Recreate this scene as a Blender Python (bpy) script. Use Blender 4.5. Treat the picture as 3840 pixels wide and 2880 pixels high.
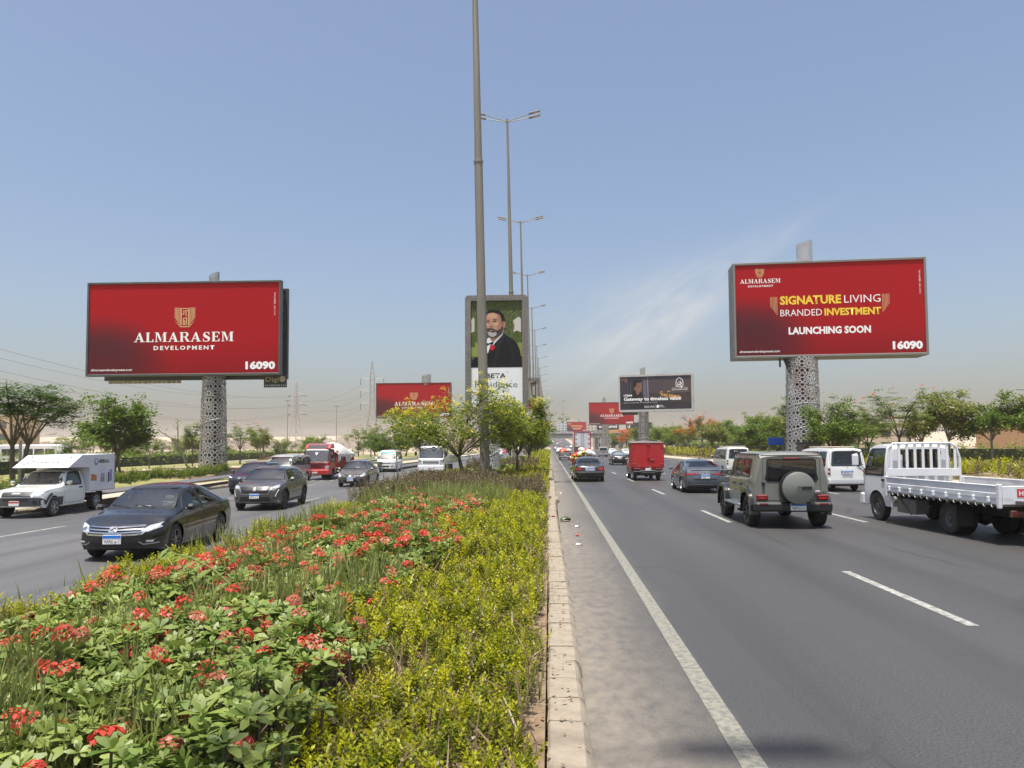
import bpy, bmesh, math, random
import numpy as np
from mathutils import Vector, Matrix
from mathutils.bvhtree import BVHTree
from mathutils.geometry import delaunay_2d_cdt, tessellate_polygon
R = math.radians
random.seed(7)
for _o in list(bpy.data.objects):
 bpy.data.objects.remove(_o)
SC = bpy.context.scene
COL = SC.collection
# ------------------------------------------------------------------ camera
cam_d = bpy.data.cameras.new("camera")
cam = bpy.data.objects.new("camera", cam_d)
COL.objects.link(cam)
SC.camera = cam
cam_d.sensor_width = 36.0
cam_d.lens = 26.7
cam_d.shift_y = 0.0216
cam_d.clip_end = 20000
cam_d.clip_start = 0.05
cam.location = (0, 0, 2.1)
cam.rotation_mode = 'QUATERNION'
cam.rotation_quaternion = (Matrix.Rotation(R(2.82), 3, 'Z') @ Matrix.Rotation(R(90 + 3.0), 3, 'X') @ Matrix.Rotation(R(-0.35), 3, 'Z')).to_quaternion()
# ------------------------------------------------------------------ sky, sun, exposure
SUN_DIR = Vector((-0.075, -0.20, 0.98)).normalized()
world = bpy.data.worlds.new("World")
SC.world = world
world.use_nodes = True
wt = world.node_tree
wt.nodes.clear()
w_out = wt.nodes.new('ShaderNodeOutputWorld')
w_bg = wt.nodes.new('ShaderNodeBackground')
w_sky = wt.nodes.new('ShaderNodeTexSky')
w_sky.sky_type = 'NISHITA'
w_sky.sun_disc = False
w_sky.sun_elevation = math.asin(SUN_DIR.z)
w_sky.sun_rotation = math.atan2(SUN_DIR.x, SUN_DIR.y)
w_sky.altitude = 100
w_sky.air_density = 1.0
w_sky.dust_density = 4.6
w_sky.ozone_density = 1.6
w_bg.inputs['Strength'].default_value = 0.134
# one soft cirrus streak: noise inside a long faint patch of sky
tc = wt.nodes.new('ShaderNodeTexCoord')
sep = wt.nodes.new('ShaderNodeSeparateXYZ')
wt.links.new(tc.outputs['Generated'], sep.inputs[0])
def wm(op, a, b=None, clamp=False):
 n = wt.nodes.new('ShaderNodeMath'); n.operation = op; n.use_clamp = clamp
 for i, v in enumerate((a, b)):
  if v is None: continue
  if isinstance(v, (int, float)): n.inputs[i].default_value = v
  else: wt.links.new(v, n.inputs[i])
 return n.outputs[0]
yy = wm('MAXIMUM', sep.outputs[1], 0.02)
cu = wm('SUBTRACT', wm('DIVIDE', sep.outputs[0], yy), 0.155)
cv = wm('SUBTRACT', wm('DIVIDE', sep.outputs[2], yy), 0.175)
ca, sa = math.cos(R(33)), math.sin(R(33))
al = wm('ADD', wm('MULTIPLY', cu, ca), wm('MULTIPLY', cv, sa))
ac = wm('SUBTRACT', wm('MULTIPLY', cv, ca), wm('MULTIPLY', cu, sa))
wid = wm('SUBTRACT', 0.050, wm('MULTIPLY', al, 0.17))
wid = wm('MAXIMUM', wid, 0.012)
q1 = wm('DIVIDE', al, 0.15); q2 = wm('DIVIDE', ac, wid)
g = wm('POWER', 2.718, wm('MULTIPLY', wm('ADD', wm('MULTIPLY', q1, q1), wm('MULTIPLY', q2, q2)), -1.0))
comb = wt.nodes.new('ShaderNodeCombineXYZ')
wt.links.new(wm('MULTIPLY', al, 6.0), comb.inputs[0]); wt.links.new(wm('MULTIPLY', ac, 22.0), comb.inputs[1])
nz = wt.nodes.new('ShaderNodeTexNoise')
nz.inputs['Scale'].default_value = 1.3; nz.inputs['Detail'].default_value = 6; nz.inputs['Roughness'].default_value = 0.55; nz.inputs['Distortion'].default_value = 0.8
wt.links.new(comb.outputs[0], nz.inputs['Vector'])
cr = wt.nodes.new('ShaderNodeMapRange')
cr.inputs['From Min'].default_value = 0.25; cr.inputs['From Max'].default_value = 0.75; cr.inputs['To Max'].default_value = 0.75
wt.links.new(nz.outputs[0], cr.inputs['Value'])
mixc = wt.nodes.new('ShaderNodeMix'); mixc.data_type = 'RGBA'
wt.links.new(wm('MULTIPLY', g, cr.outputs[0]), mixc.inputs['Factor'])
wt.links.new(w_sky.outputs[0], mixc.inputs[6])
mixc.inputs[7].default_value = (4.5, 4.35, 4.15, 1)
wt.links.new(mixc.outputs[2], w_bg.inputs['Color'])
wt.links.new(w_bg.outputs[0], w_out.inputs['Surface'])
sun_d = bpy.data.lights.new("sun", 'SUN')
sun_d.energy = 4.9
sun_d.angle = R(0.55)
sun_d.color = (1.0, 0.955, 0.88)
sun = bpy.data.objects.new("sun", sun_d)
COL.objects.link(sun)
sun.rotation_mode = 'QUATERNION'
sun.rotation_quaternion = SUN_DIR.to_track_quat('Z', 'Y')
SC.view_settings.view_transform = 'Standard'
SC.view_settings.look = 'None'
SC.view_settings.exposure = 0.42
SC.view_settings.gamma = 1.0
SC.cycles.max_bounces = 6
SC.cycles.diffuse_bounces = 3
SC.cycles.glossy_bounces = 3
SC.cycles.transparent_max_bounces = 12
SC.cycles.volume_bounces = 1
SC.cycles.sample_clamp_indirect = 8
# ------------------------------------------------------------------ helpers
def link(o, parent=None):
 COL.objects.link(o)
 if parent is not None:
  o.parent = parent
 return o
def tag(o, label=None, cat=None, group=None, kind=None):
 if label: o['label'] = label
 if cat: o['category'] = cat
 if group: o['group'] = group
 if kind: o['kind'] = kind
 return o
def thing(name, label, cat, loc=(0, 0, 0), rz=0.0, group=None):
 o = bpy.data.objects.new(name, None)
 o.empty_display_size = 0.2
 o.location = loc
 o.rotation_euler = (0, 0, rz)
 link(o)
 return tag(o, label, cat, group)
def children(o):
 return [c for c in bpy.data.objects if c.parent == o]
def copy_tree(o, parent=None, kids=None):
 if kids is None:
  kids = {}
  for c in bpy.data.objects:
   if c.parent is not None:
    kids.setdefault(c.parent.name, []).append(c)
 n = o.copy()
 COL.objects.link(n)
 n.parent = parent
 for c in kids.get(o.name, []):
  copy_tree(c, n, kids)
 return n
class MB:
 """collects vertices and faces of one mesh"""
 def __init__(s):
  s.v = []; s.f = []
 def add(s, verts, faces):
  b = len(s.v)
  s.v.extend([tuple(p) for p in verts])
  s.f.extend([tuple(i + b for i in f) for f in faces])
  return s
 def box(s, x0, y0, z0, x1, y1, z1, b=0.0, M=None):
  if x0 > x1: x0, x1 = x1, x0
  if y0 > y1: y0, y1 = y1, y0
  if z0 > z1: z0, z1 = z1, z0
  if b <= 0:
   v = [(x0, y0, z0), (x1, y0, z0), (x1, y1, z0), (x0, y1, z0), (x0, y0, z1), (x1, y0, z1), (x1, y1, z1), (x0, y1, z1)]
   f = [(0, 3, 2, 1), (4, 5, 6, 7), (0, 1, 5, 4), (1, 2, 6, 5), (2, 3, 7, 6), (3, 0, 4, 7)]
  else:
   b = min(b, (x1 - x0) * .45, (y1 - y0) * .45, (z1 - z0) * .45)
   X = (x0, x1); Y = (y0, y1); Z = (z0, z1)
   v = []; idx = {}
   for i in (0, 1):
    for j in (0, 1):
     for k in (0, 1):
      sx, sy, sz = (1 - 2 * i), (1 - 2 * j), (1 - 2 * k)
      idx[(i, j, k, 0)] = len(v); v.append((X[i], Y[j] + sy * b, Z[k] + sz * b))
      idx[(i, j, k, 1)] = len(v); v.append((X[i] + sx * b, Y[j], Z[k] + sz * b))
      idx[(i, j, k, 2)] = len(v); v.append((X[i] + sx * b, Y[j] + sy * b, Z[k]))
   f = []
   g = lambda i, j, k, a: idx[(i, j, k, a)]
   for i in (0, 1):
    q = [g(i, 0, 0, 0), g(i, 1, 0, 0), g(i, 1, 1, 0), g(i, 0, 1, 0)]; f.append(q if i else q[::-1])
    q = [g(0, i, 0, 1), g(1, i, 0, 1), g(1, i, 1, 1), g(0, i, 1, 1)]; f.append(q[::-1] if i else q)
    q = [g(0, 0, i, 2), g(1, 0, i, 2), g(1, 1, i, 2), g(0, 1, i, 2)]; f.append(q if i else q[::-1])
   for i in (0, 1):
    for j in (0, 1):
     f.append([g(i, j, 0, 0), g(i, j, 1, 0), g(i, j, 1, 1), g(i, j, 0, 1)])
     f.append([g(i, 0, j, 0), g(i, 1, j, 0), g(i, 1, j, 2), g(i, 0, j, 2)])
     f.append([g(0, i, j, 1), g(1, i, j, 1), g(1, i, j, 2), g(0, i, j, 2)])
   for i in (0, 1):
    for j in (0, 1):
     for k in (0, 1):
      f.append([g(i, j, k, 0), g(i, j, k, 1), g(i, j, k, 2)])
  if M is not None:
   v = [tuple(M @ Vector(p)) for p in v]
  return s.add(v, f)
 def cyl(s, p0, p1, r0, r1=None, n=12, caps=True):
  return s.tube([p0, p1], [r0, r0 if r1 is None else r1], n, caps)
 def tube(s, pts, rad, n=8, caps=True):
  pts = [Vector(p) for p in pts]
  if isinstance(rad, (int, float)): rad = [rad] * len(pts)
  rings = []
  prev = None
  for i, p in enumerate(pts):
   d = (pts[min(i + 1, len(pts) - 1)] - pts[max(i - 1, 0)])
   if d.length < 1e-9: d = Vector((0, 0, 1))
   d.normalize()
   if prev is None:
    a = Vector((0, 0, 1)) if abs(d.z) < .9 else Vector((1, 0, 0))
    u = d.cross(a).normalized()
   else:
    u = (prev - d * prev.dot(d))
    u = u.normalized() if u.length > 1e-6 else d.orthogonal().normalized()
   prev = u
   w = d.cross(u)
   rings.append([p + (u * math.cos(2 * math.pi * k / n) + w * math.sin(2 * math.pi * k / n)) * rad[i] for k in range(n)])
  b = len(s.v)
  for r in rings: s.v.extend([tuple(q) for q in r])
  for i in range(len(rings) - 1):
   for k in range(n):
    k2 = (k + 1) % n
    s.f.append((b + i * n + k, b + i * n + k2, b + (i + 1) * n + k2, b + (i + 1) * n + k))
  if caps:
   s.f.append(tuple(b + k for k in range(n))[::-1])
   s.f.append(tuple(b + (len(rings) - 1) * n + k for k in range(n)))
  return s
 def lathe(s, prof, n=24, M=None, close=False):
  """prof: (r, h) round the z axis"""
  b = len(s.v)
  M = M or Matrix.Identity(4)
  for r, h in prof:
   for k in range(n):
    a = 2 * math.pi * k / n
    s.v.append(tuple(M @ Vector((r * math.cos(a), r * math.sin(a), h))))
  m = len(prof)
  for i in range(m if close else m - 1):
   j = (i + 1) % m
   for k in range(n):
    k2 = (k + 1) % n
    s.f.append((b + i * n + k, b + i * n + k2, b + j * n + k2, b + j * n + k))
  return s
 def prism(s, poly, d0, d1, axis='y'):
  """2-D polygon extruded; axis y: poly is (x,z); axis x: (y,z); axis z: (x,y)"""
  def P(a, c, d):
   return (a, d, c) if axis == 'y' else ((d, a, c) if axis == 'x' else (a, c, d))
  n = len(poly)
  v = [P(a, c, d0) for a, c in poly] + [P(a, c, d1) for a, c in poly]
  f = [tuple(range(n))[::-1], tuple(range(n, 2 * n))]
  f += [(i, (i + 1) % n, n + (i + 1) % n, n + i) for i in range(n)]
  return s.add(v, f)
 def quad(s, a, b, c, d):
  return s.add([a, b, c, d], [(0, 1, 2, 3)])
 def mesh(s, name, sharp=35.0, smooth=True):
  m = bpy.data.meshes.new(name)
  m.from_pydata(s.v, [], s.f)
  fix(m, sharp if smooth else None)
  return m
 def build(s, name, mat, parent=None, sharp=35.0, smooth=True, loc=None):
  m = s.mesh(name, sharp, smooth)
  m.materials.append(mat)
  o = bpy.data.objects.new(name, m)
  if loc is not None: o.location = loc
  return link(o, parent)
def fix(m, sharp=35.0):
 bm = bmesh.new(); bm.from_mesh(m)
 bmesh.ops.recalc_face_normals(bm, faces=bm.faces)
 bm.to_mesh(m); bm.free()
 if sharp is not None:
  m.shade_smooth()
  m.set_sharp_from_angle(angle=R(sharp))
 m.update()
def obj_from(name, m, mat, parent=None, loc=None, rot=None):
 if mat is not None and len(m.materials) == 0: m.materials.append(mat)
 o = bpy.data.objects.new(name, m)
 if loc is not None: o.location = loc
 if rot is not None: o.rotation_euler = rot
 return link(o, parent)
def np_mesh(name, V, F, smooth=False):
 """V (n,3), F (m,k) constant face size"""
 m = bpy.data.meshes.new(name)
 V = np.ascontiguousarray(V, dtype=np.float32); F = np.ascontiguousarray(F, dtype=np.int32)
 m.vertices.add(len(V)); m.vertices.foreach_set('co', V.ravel())
 k = F.shape[1]
 m.loops.add(F.size); m.loops.foreach_set('vertex_index', F.ravel())
 m.polygons.add(len(F)); m.polygons.foreach_set('loop_start', np.arange(len(F), dtype=np.int32) * k)
 m.update(calc_edges=True)
 if smooth: m.shade_smooth()
 return m
def scatter(T, F, M, L):
 """copies of a template: T (n,3), F (m,k), M (c,3,3), L (c,3) -> V, F"""
 V = np.einsum('cij,nj->cni', M, T) + L[:, None, :]
 c, n = len(M), len(T)
 FF = F[None, :, :] + (np.arange(c) * n)[:, None, None]
 return V.reshape(-1, 3), FF.reshape(-1, F.shape[1])
def rotm(yaw, tilt, az, s):
 """(c,3,3): spin about z by yaw, tilt by tilt towards azimuth az, scale s"""
 c = len(yaw)
 def rz(a):
  M = np.zeros((c, 3, 3)); M[:, 0, 0] = np.cos(a); M[:, 0, 1] = -np.sin(a); M[:, 1, 0] = np.sin(a); M[:, 1, 1] = np.cos(a); M[:, 2, 2] = 1; return M
 def ry(a):
  M = np.zeros((c, 3, 3)); M[:, 0, 0] = np.cos(a); M[:, 0, 2] = np.sin(a); M[:, 2, 0] = -np.sin(a); M[:, 2, 2] = np.cos(a); M[:, 1, 1] = 1; return M
 return (rz(az) @ ry(tilt) @ rz(-az) @ rz(yaw)) * np.asarray(s).reshape(-1, 1, 1)
# ------------------------------------------------------------------ materials
MATS = {}
def pm(name, col, rough=0.55, metal=0.0, coat=0.0, col2=None, nscale=4.0, nlo=0.4, nhi=0.7, bump=0.0, bscale=40.0, spec=0.5,
  stretch=None, coat_rough=0.03, detail=6.0, rough2=None):
 if name in MATS: return MATS[name]
 m = bpy.data.materials.new(name); m.use_nodes = True
 nt = m.node_tree; b = nt.nodes['Principled BSDF']
 b.inputs['Base Color'].default_value = (*col, 1)
 b.inputs['Roughness'].default_value = rough
 b.inputs['Metallic'].default_value = metal
 b.inputs['Specular IOR Level'].default_value = spec
 b.inputs['Coat Weight'].default_value = coat
 b.inputs['Coat Roughness'].default_value = coat_rough
 vec = None
 if col2 is not None or bump > 0:
  tcn = nt.nodes.new('ShaderNodeTexCoord')
  vec = tcn.outputs['Object']
  if stretch is not None:
   mpn = nt.nodes.new('ShaderNodeMapping'); mpn.inputs['Scale'].default_value = stretch
   nt.links.new(vec, mpn.inputs[0]); vec = mpn.outputs[0]
 if col2 is not None:
  n = nt.nodes.new('ShaderNodeTexNoise'); n.inputs['Scale'].default_value = nscale; n.inputs['Detail'].default_value = detail
  n.inputs['Roughness'].default_value = 0.65
  nt.links.new(vec, n.inputs['Vector'])
  mr = nt.nodes.new('ShaderNodeMapRange'); mr.inputs['From Min'].default_value = nlo; mr.inputs['From Max'].default_value = nhi
  nt.links.new(n.outputs[0], mr.inputs['Value'])
  mx = nt.nodes.new('ShaderNodeMix'); mx.data_type = 'RGBA'
  mx.inputs[6].default_value = (*col, 1); mx.inputs[7].default_value = (*col2, 1)
  nt.links.new(mr.outputs[0], mx.inputs['Factor'])
  nt.links.new(mx.outputs[2], b.inputs['Base Color'])
  if rough2 is not None:
   m2 = nt.nodes.new('ShaderNodeMapRange'); m2.inputs['To Min'].default_value = rough; m2.inputs['To Max'].default_value = rough2
   nt.links.new(mr.outputs[0], m2.inputs['Value']); nt.links.new(m2.outputs[0], b.inputs['Roughness'])
 if bump > 0:
  n2 = nt.nodes.new('ShaderNodeTexNoise'); n2.inputs['Scale'].default_value = bscale; n2.inputs['Detail'].default_value = 4
  nt.links.new(vec, n2.inputs['Vector'])
  bp = nt.nodes.new('ShaderNodeBump'); bp.inputs['Strength'].default_value = bump; bp.inputs['Distance'].default_value = 0.02
  nt.links.new(n2.outputs[0], bp.inputs['Height']); nt.links.new(bp.outputs[0], b.inputs['Normal'])
 MATS[name] = m
 return m
def glass(name, tint, ior=1.5, refl=0.04):
 if name in MATS: return MATS[name]
 m = bpy.data.materials.new(name); m.use_nodes = True
 nt = m.node_tree; nt.nodes.clear()
 out = nt.nodes.new('ShaderNodeOutputMaterial')
 tr = nt.nodes.new('ShaderNodeBsdfTransparent'); tr.inputs[0].default_value = (*tint, 1)
 gl = nt.nodes.new('ShaderNodeBsdfGlossy'); gl.inputs['Roughness'].default_value = 0.02
 fr = nt.nodes.new('ShaderNodeFresnel'); fr.inputs['IOR'].default_value = ior
 ad = nt.nodes.new('ShaderNodeMath'); ad.operation = 'ADD'; ad.inputs[1].default_value = refl; ad.use_clamp = True
 nt.links.new(fr.outputs[0], ad.inputs[0])
 mx = nt.nodes.new('ShaderNodeMixShader')
 nt.links.new(ad.outputs[0], mx.inputs[0]); nt.links.new(tr.outputs[0], mx.inputs[1]); nt.links.new(gl.outputs[0], mx.inputs[2])
 nt.links.new(mx.outputs[0], out.inputs[0])
 MATS[name] = m
 return m
def leafmat(name, c1, c2, trans=0.35, gloss=0.08, rough=0.45, nscale=1.2):
 """two-tone leaf: colour differs from leaf to leaf and from patch to patch; light passes through"""
 if name in MATS: return MATS[name]
 m = bpy.data.materials.new(name); m.use_nodes = True
 nt = m.node_tree; nt.nodes.clear()
 out = nt.nodes.new('ShaderNodeOutputMaterial')
 g = nt.nodes.new('ShaderNodeNewGeometry')
 tcn = nt.nodes.new('ShaderNodeTexCoord')
 n = nt.nodes.new('ShaderNodeTexNoise'); n.inputs['Scale'].default_value = nscale; n.inputs['Detail'].default_value = 3
 nt.links.new(tcn.outputs['Object'], n.inputs['Vector'])
 ad = nt.nodes.new('ShaderNodeMath'); ad.operation = 'MULTIPLY_ADD'; ad.inputs[1].default_value = 0.65; ad.use_clamp = True
 mr = nt.nodes.new('ShaderNodeMapRange'); mr.inputs['From Min'].default_value = 0.3; mr.inputs['From Max'].default_value = 0.75; mr.inputs['To Min'].default_value = -0.1; mr.inputs['To Max'].default_value = 0.5
 nt.links.new(n.outputs[0], mr.inputs['Value'])
 nt.links.new(g.outputs['Random Per Island'], ad.inputs[0]); nt.links.new(mr.outputs[0], ad.inputs[2])
 mx = nt.nodes.new('ShaderNodeMix'); mx.data_type = 'RGBA'
 mx.inputs[6].default_value = (*c1, 1); mx.inputs[7].default_value = (*c2, 1)
 nt.links.new(ad.outputs[0], mx.inputs['Factor'])
 df = nt.nodes.new('ShaderNodeBsdfDiffuse'); tl = nt.nodes.new('ShaderNodeBsdfTranslucent'); gl = nt.nodes.new('ShaderNodeBsdfGlossy')
 gl.inputs['Roughness'].default_value = rough
 nt.links.new(mx.outputs[2], df.inputs[0]); nt.links.new(mx.outputs[2], tl.inputs[0])
 m1 = nt.nodes.new('ShaderNodeMixShader'); m1.inputs[0].default_value = trans
 nt.links.new(df.outputs[0], m1.inputs[1]); nt.links.new(tl.outputs[0], m1.inputs[2])
 m2 = nt.nodes.new('ShaderNodeMixShader'); m2.inputs[0].default_value = gloss
 nt.links.new(m1.outputs[0], m2.inputs[1]); nt.links.new(gl.outputs[0], m2.inputs[2])
 nt.links.new(m2.outputs[0], out.inputs[0])
 MATS[name] = m
 return m
def text_obj(body, size, mat, parent, loc, rot=(math.pi / 2, 0, 0), name='lettering', bold=0.0, spacing=1.0, align='CENTER', width=None, thick=0.0):
 c = bpy.data.curves.new('t', 'FONT')
 c.body = body; c.size = size; c.offset = bold * size; c.space_character = spacing; c.align_x = align
 c.resolution_u = 3
 c.extrude = thick
 o = bpy.data.objects.new('t', c); COL.objects.link(o)
 dg = bpy.context.evaluated_depsgraph_get()
 m = bpy.data.meshes.new_from_object(o.evaluated_get(dg))
 bpy.data.objects.remove(o); bpy.data.curves.remove(c)
 m.name = name
 if width is not None and len(m.vertices):
  xs = [v.co.x for v in m.vertices]
  k = width / max(1e-6, max(xs) - min(xs))
  for v in m.vertices: v.co.x *= k
 m.materials.clear(); m.materials.append(mat)
 return obj_from(name, m, None, parent, loc, rot)
def flat_poly(poly, d, mat, parent, name, axis='y'):
 """thin flat print: polygon (x,z) in a plane at y = d"""
 P = [Vector((a, c, 0)) for a, c in poly]
 tris = tessellate_polygon([P])
 mk = (lambda a, c: (a, d, c)) if axis == 'y' else (lambda a, c: (d, a, c))
 b = MB(); b.add([mk(a, c) for a, c in poly], tris)
 return b.build(name, mat, parent, smooth=False)
def ellipse(cx, cz, rx, rz, n=24, a0=0.0, a1=2 * math.pi):
 return [(cx + rx * math.cos(a0 + (a1 - a0) * k / n), cz + rz * math.sin(a0 + (a1 - a0) * k / n)) for k in range(n)]
def rrect(x0, z0, x1, z1, r, n=4):
 out = []
 for cx, cz, a in ((x1 - r, z1 - r, 0), (x0 + r, z1 - r, 90), (x0 + r, z0 + r, 180), (x1 - r, z0 + r, 270)):
  for k in range(n + 1):
   t = R(a + 90 * k / n)
   out.append((cx + r * math.cos(t), cz + r * math.sin(t)))
 return out
# common materials
M_STEEL = pm('galvanised_steel', (0.30, 0.29, 0.26), 0.45, 0.6, col2=(0.22, 0.21, 0.19), nscale=3)
M_DARK = pm('dark_steel', (0.035, 0.036, 0.04), 0.5, 0.3)
M_BLACK = pm('black_plastic', (0.014, 0.014, 0.015), 0.45)
M_TYRE = pm('tyre_rubber', (0.016, 0.016, 0.017), 0.8, col2=(0.045, 0.042, 0.038), nscale=6)
M_CHROME = pm('chrome', (0.72, 0.73, 0.75), 0.12, 1.0)
M_ALLOY = pm('alloy', (0.45, 0.46, 0.48), 0.3, 0.9)
M_DALLOY = pm('dark_alloy', (0.05, 0.05, 0.055), 0.3, 0.7)
M_WHITEP = pm('white_print', (0.82, 0.82, 0.82), 0.5)
M_BLACKP = pm('black_print', (0.02, 0.02, 0.022), 0.5)
M_YELP = pm('yellow_print', (0.80, 0.56, 0.04), 0.5)
M_GOLDP = pm('gold_print', (0.62, 0.42, 0.20), 0.5)
M_BLUEP = pm('blue_plate_print', (0.02, 0.17, 0.62), 0.45)
M_REDP = pm('red_plate_print', (0.55, 0.03, 0.03), 0.45)
M_GLASS = glass('tinted_glass', (0.46, 0.53, 0.53))
M_WSCREEN = glass('windscreen_glass', (0.66, 0.74, 0.74), refl=0.17)
M_DGLASS = glass('privacy_glass', (0.07, 0.08, 0.09))
M_LAMP = pm('lamp_lens', (0.62, 0.65, 0.68), 0.08, 0.2, coat=1.0, col2=(0.25, 0.27, 0.3), nscale=9)
M_TAIL = pm('tail_lens', (0.17, 0.007, 0.008), 0.2, coat=.6, col2=(0.07, 0.003, 0.004), nscale=8)
M_TAILW = pm('tail_lens_pale', (0.75, 0.55, 0.5), 0.15, coat=1.0)
M_SEAT = pm('seat_fabric', (0.20, 0.195, 0.19), 0.8)
M_DASH = pm('dashboard', (0.10, 0.10, 0.105), 0.6)
M_CONC = pm('concrete', (0.36, 0.33, 0.28), 0.85, col2=(0.24, 0.22, 0.19), nscale=2.5, bump=0.3)
# ------------------------------------------------------------------ setting: ground, roads, verges
def road_z(y):
 if y < 380: return 0.0
 t = y - 380
 return 0.000045 * t * t if t < 300 else 4.05 + 0.027 * (t - 300)
def strip(name, xs, ys, zf, mat, parent=None, kind=None, label=None, cat=None):
 """sheet over xs columns and ys rows; zf(x, y)"""
 V = []; F = []
 for y in ys:
  for x in xs: V.append((x, y, zf(x, y)))
 n = len(xs)
 for j in range(len(ys) - 1):
  for i in range(n - 1):
   a = j * n + i
   F.append((a, a + 1, a + 1 + n, a + n))
 b = MB(); b.add(V, F)
 o = b.build(name, mat, parent, smooth=True, sharp=60)
 if kind: tag(o, label, cat, None, kind)
 return o
def asphalt(name, kx, side, shift, lt=.60):
 """worn asphalt; sand drifts in towards the kerb at x = kx (own outline), tyre lanes along y"""
 m = bpy.data.materials.new(name); m.use_nodes = True
 nt = m.node_tree; b = nt.nodes['Principled BSDF']; L = nt.links.new
 tcn = nt.nodes.new('ShaderNodeTexCoord'); vec = tcn.outputs['Object']
 def noise(scale, detail=5, st=None, rough=0.6):
  v = vec
  if st:
   mpn = nt.nodes.new('ShaderNodeMapping'); mpn.inputs['Scale'].default_value = st; L(vec, mpn.inputs[0]); v = mpn.outputs[0]
  n = nt.nodes.new('ShaderNodeTexNoise'); n.inputs['Scale'].default_value = scale; n.inputs['Detail'].default_value = detail
  n.inputs['Roughness'].default_value = rough; L(v, n.inputs['Vector']); return n.outputs[0]
 def mr(v, a, c, lo=0.0, hi=1.0):
  n = nt.nodes.new('ShaderNodeMapRange'); n.inputs['From Min'].default_value = a; n.inputs['From Max'].default_value = c
  n.inputs['To Min'].default_value = lo; n.inputs['To Max'].default_value = hi; L(v, n.inputs['Value']); return n.outputs[0]
 def mix(f, c1, c2):
  n = nt.nodes.new('ShaderNodeMix'); n.data_type = 'RGBA'
  L(f, n.inputs['Factor'])
  for k, c in ((6, c1), (7, c2)):
   if isinstance(c, tuple): n.inputs[k].default_value = (*c, 1)
   else: L(c, n.inputs[k])
  return n.outputs[2]
 def math_(op, a, c, clamp=False):
  n = nt.nodes.new('ShaderNodeMath'); n.operation = op; n.use_clamp = clamp
  for k, v in ((0, a), (1, c)):
   if isinstance(v, (int, float)): n.inputs[k].default_value = v
   else: L(v, n.inputs[k])
  return n.outputs[0]
 sp0 = nt.nodes.new('ShaderNodeSeparateXYZ'); L(vec, sp0.inputs[0])
 base = mix(mr(noise(48, 4), .33, .66), (0.048 * lt, 0.048 * lt, 0.048 * lt), (0.135 * lt, 0.134 * lt, 0.131 * lt))
 base = mix(mr(noise(1.0, 6, (0.9, 0.035, 1)), .42, .66, 0, .7), base, (0.076 * lt, 0.075 * lt, 0.074 * lt))
 base = mix(mr(noise(0.35, 5, (1, 0.12, 1)), .50, .72, 0, .5), base, (0.118 * lt * 1.1, 0.112 * lt * 1.1, 0.104 * lt * 1.1))
 trk = math_('COSINE', math_('MULTIPLY', math_('SUBTRACT', sp0.outputs[0], 3.24), 2 * math.pi / 1.76), 0.0)
 trk = math_('MULTIPLY', mr(trk, .0, -1.0), mr(noise(0.8, 4, (1, .04, 1)), .35, .65))
 base = mix(math_('MULTIPLY', trk, .55), base, (0.048 * lt, 0.048 * lt, 0.050 * lt))
 base = mix(mr(noise(1.6, 7, (1.6, 0.05, 1)), .60, .72, 0, .45), base, (0.045 * lt, 0.045 * lt, 0.048 * lt))
 vo = nt.nodes.new('ShaderNodeTexVoronoi'); vo.feature = 'DISTANCE_TO_EDGE'; vo.inputs['Scale'].default_value = .42
 mv = nt.nodes.new('ShaderNodeMapping'); mv.inputs['Scale'].default_value = (1, .35, 1); L(vec, mv.inputs[0])
 wv = nt.nodes.new('ShaderNodeMix'); wv.data_type = 'VECTOR'; wv.inputs['Factor'].default_value = .12
 nv = nt.nodes.new('ShaderNodeTexNoise'); nv.inputs['Scale'].default_value = 2.2; nv.inputs['Detail'].default_value = 5; L(vec, nv.inputs['Vector'])
 L(mv.outputs[0], wv.inputs[4]); L(nv.outputs['Color'], wv.inputs[5]); L(wv.outputs[1], vo.inputs['Vector'])
 crk = math_('MULTIPLY', mr(vo.outputs['Distance'], .010, .002), mr(noise(.22, 3), .50, .60))
 base = mix(math_('MULTIPLY', crk, .7), base, (0.025, 0.025, 0.026))
 pt = mr(noise(.16, 1, (1, .5, 1)), .60, .605, 0, .35)
 base = mix(pt, base, (0.050 * lt, 0.050 * lt, 0.052 * lt))
 sp = nt.nodes.new('ShaderNodeSeparateXYZ'); L(vec, sp.inputs[0])
 dist = math_('MULTIPLY', math_('SUBTRACT', sp.outputs[0], kx), side)
 wob = math_('MULTIPLY', math_('SUBTRACT', noise(0.5, 5, (1, .25, 1)), .5), 1.3)
 d2 = math_('ADD', dist, wob)
 dust = math_('MULTIPLY', mr(d2, shift, 0.0, 0.0, 0.92), mr(noise(7, 6, (1, .6, 1)), .25, .62, .35, 1.0))
 grain = mr(noise(160, 2), .3, .7)
 sand = mix(grain, (0.175, 0.150, 0.117), (0.30, 0.262, 0.205))
 base = mix(dust, base, sand)
 base = mix(mr(noise(5.5, 4, (1, .5, 1)), .73, .78, 0, .6), base, (0.05, 0.048, 0.046))
 L(base, b.inputs['Base Color'])
 b.inputs['Roughness'].default_value = 0.55
 b.inputs['Specular IOR Level'].default_value = 0.42
 bp = nt.nodes.new('ShaderNodeBump'); bp.inputs['Strength'].default_value = 0.35; bp.inputs['Distance'].default_value = 0.01
 L(noise(120, 4), bp.inputs['Height']); L(bp.outputs[0], b.inputs['Normal'])
 return m
M_ASPH_R = asphalt('asphalt_outbound', 0.24, 1, 1.25)
M_ASPH_L = asphalt('asphalt_inbound', -6.5, -1, 0.8, 1.08)
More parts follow.
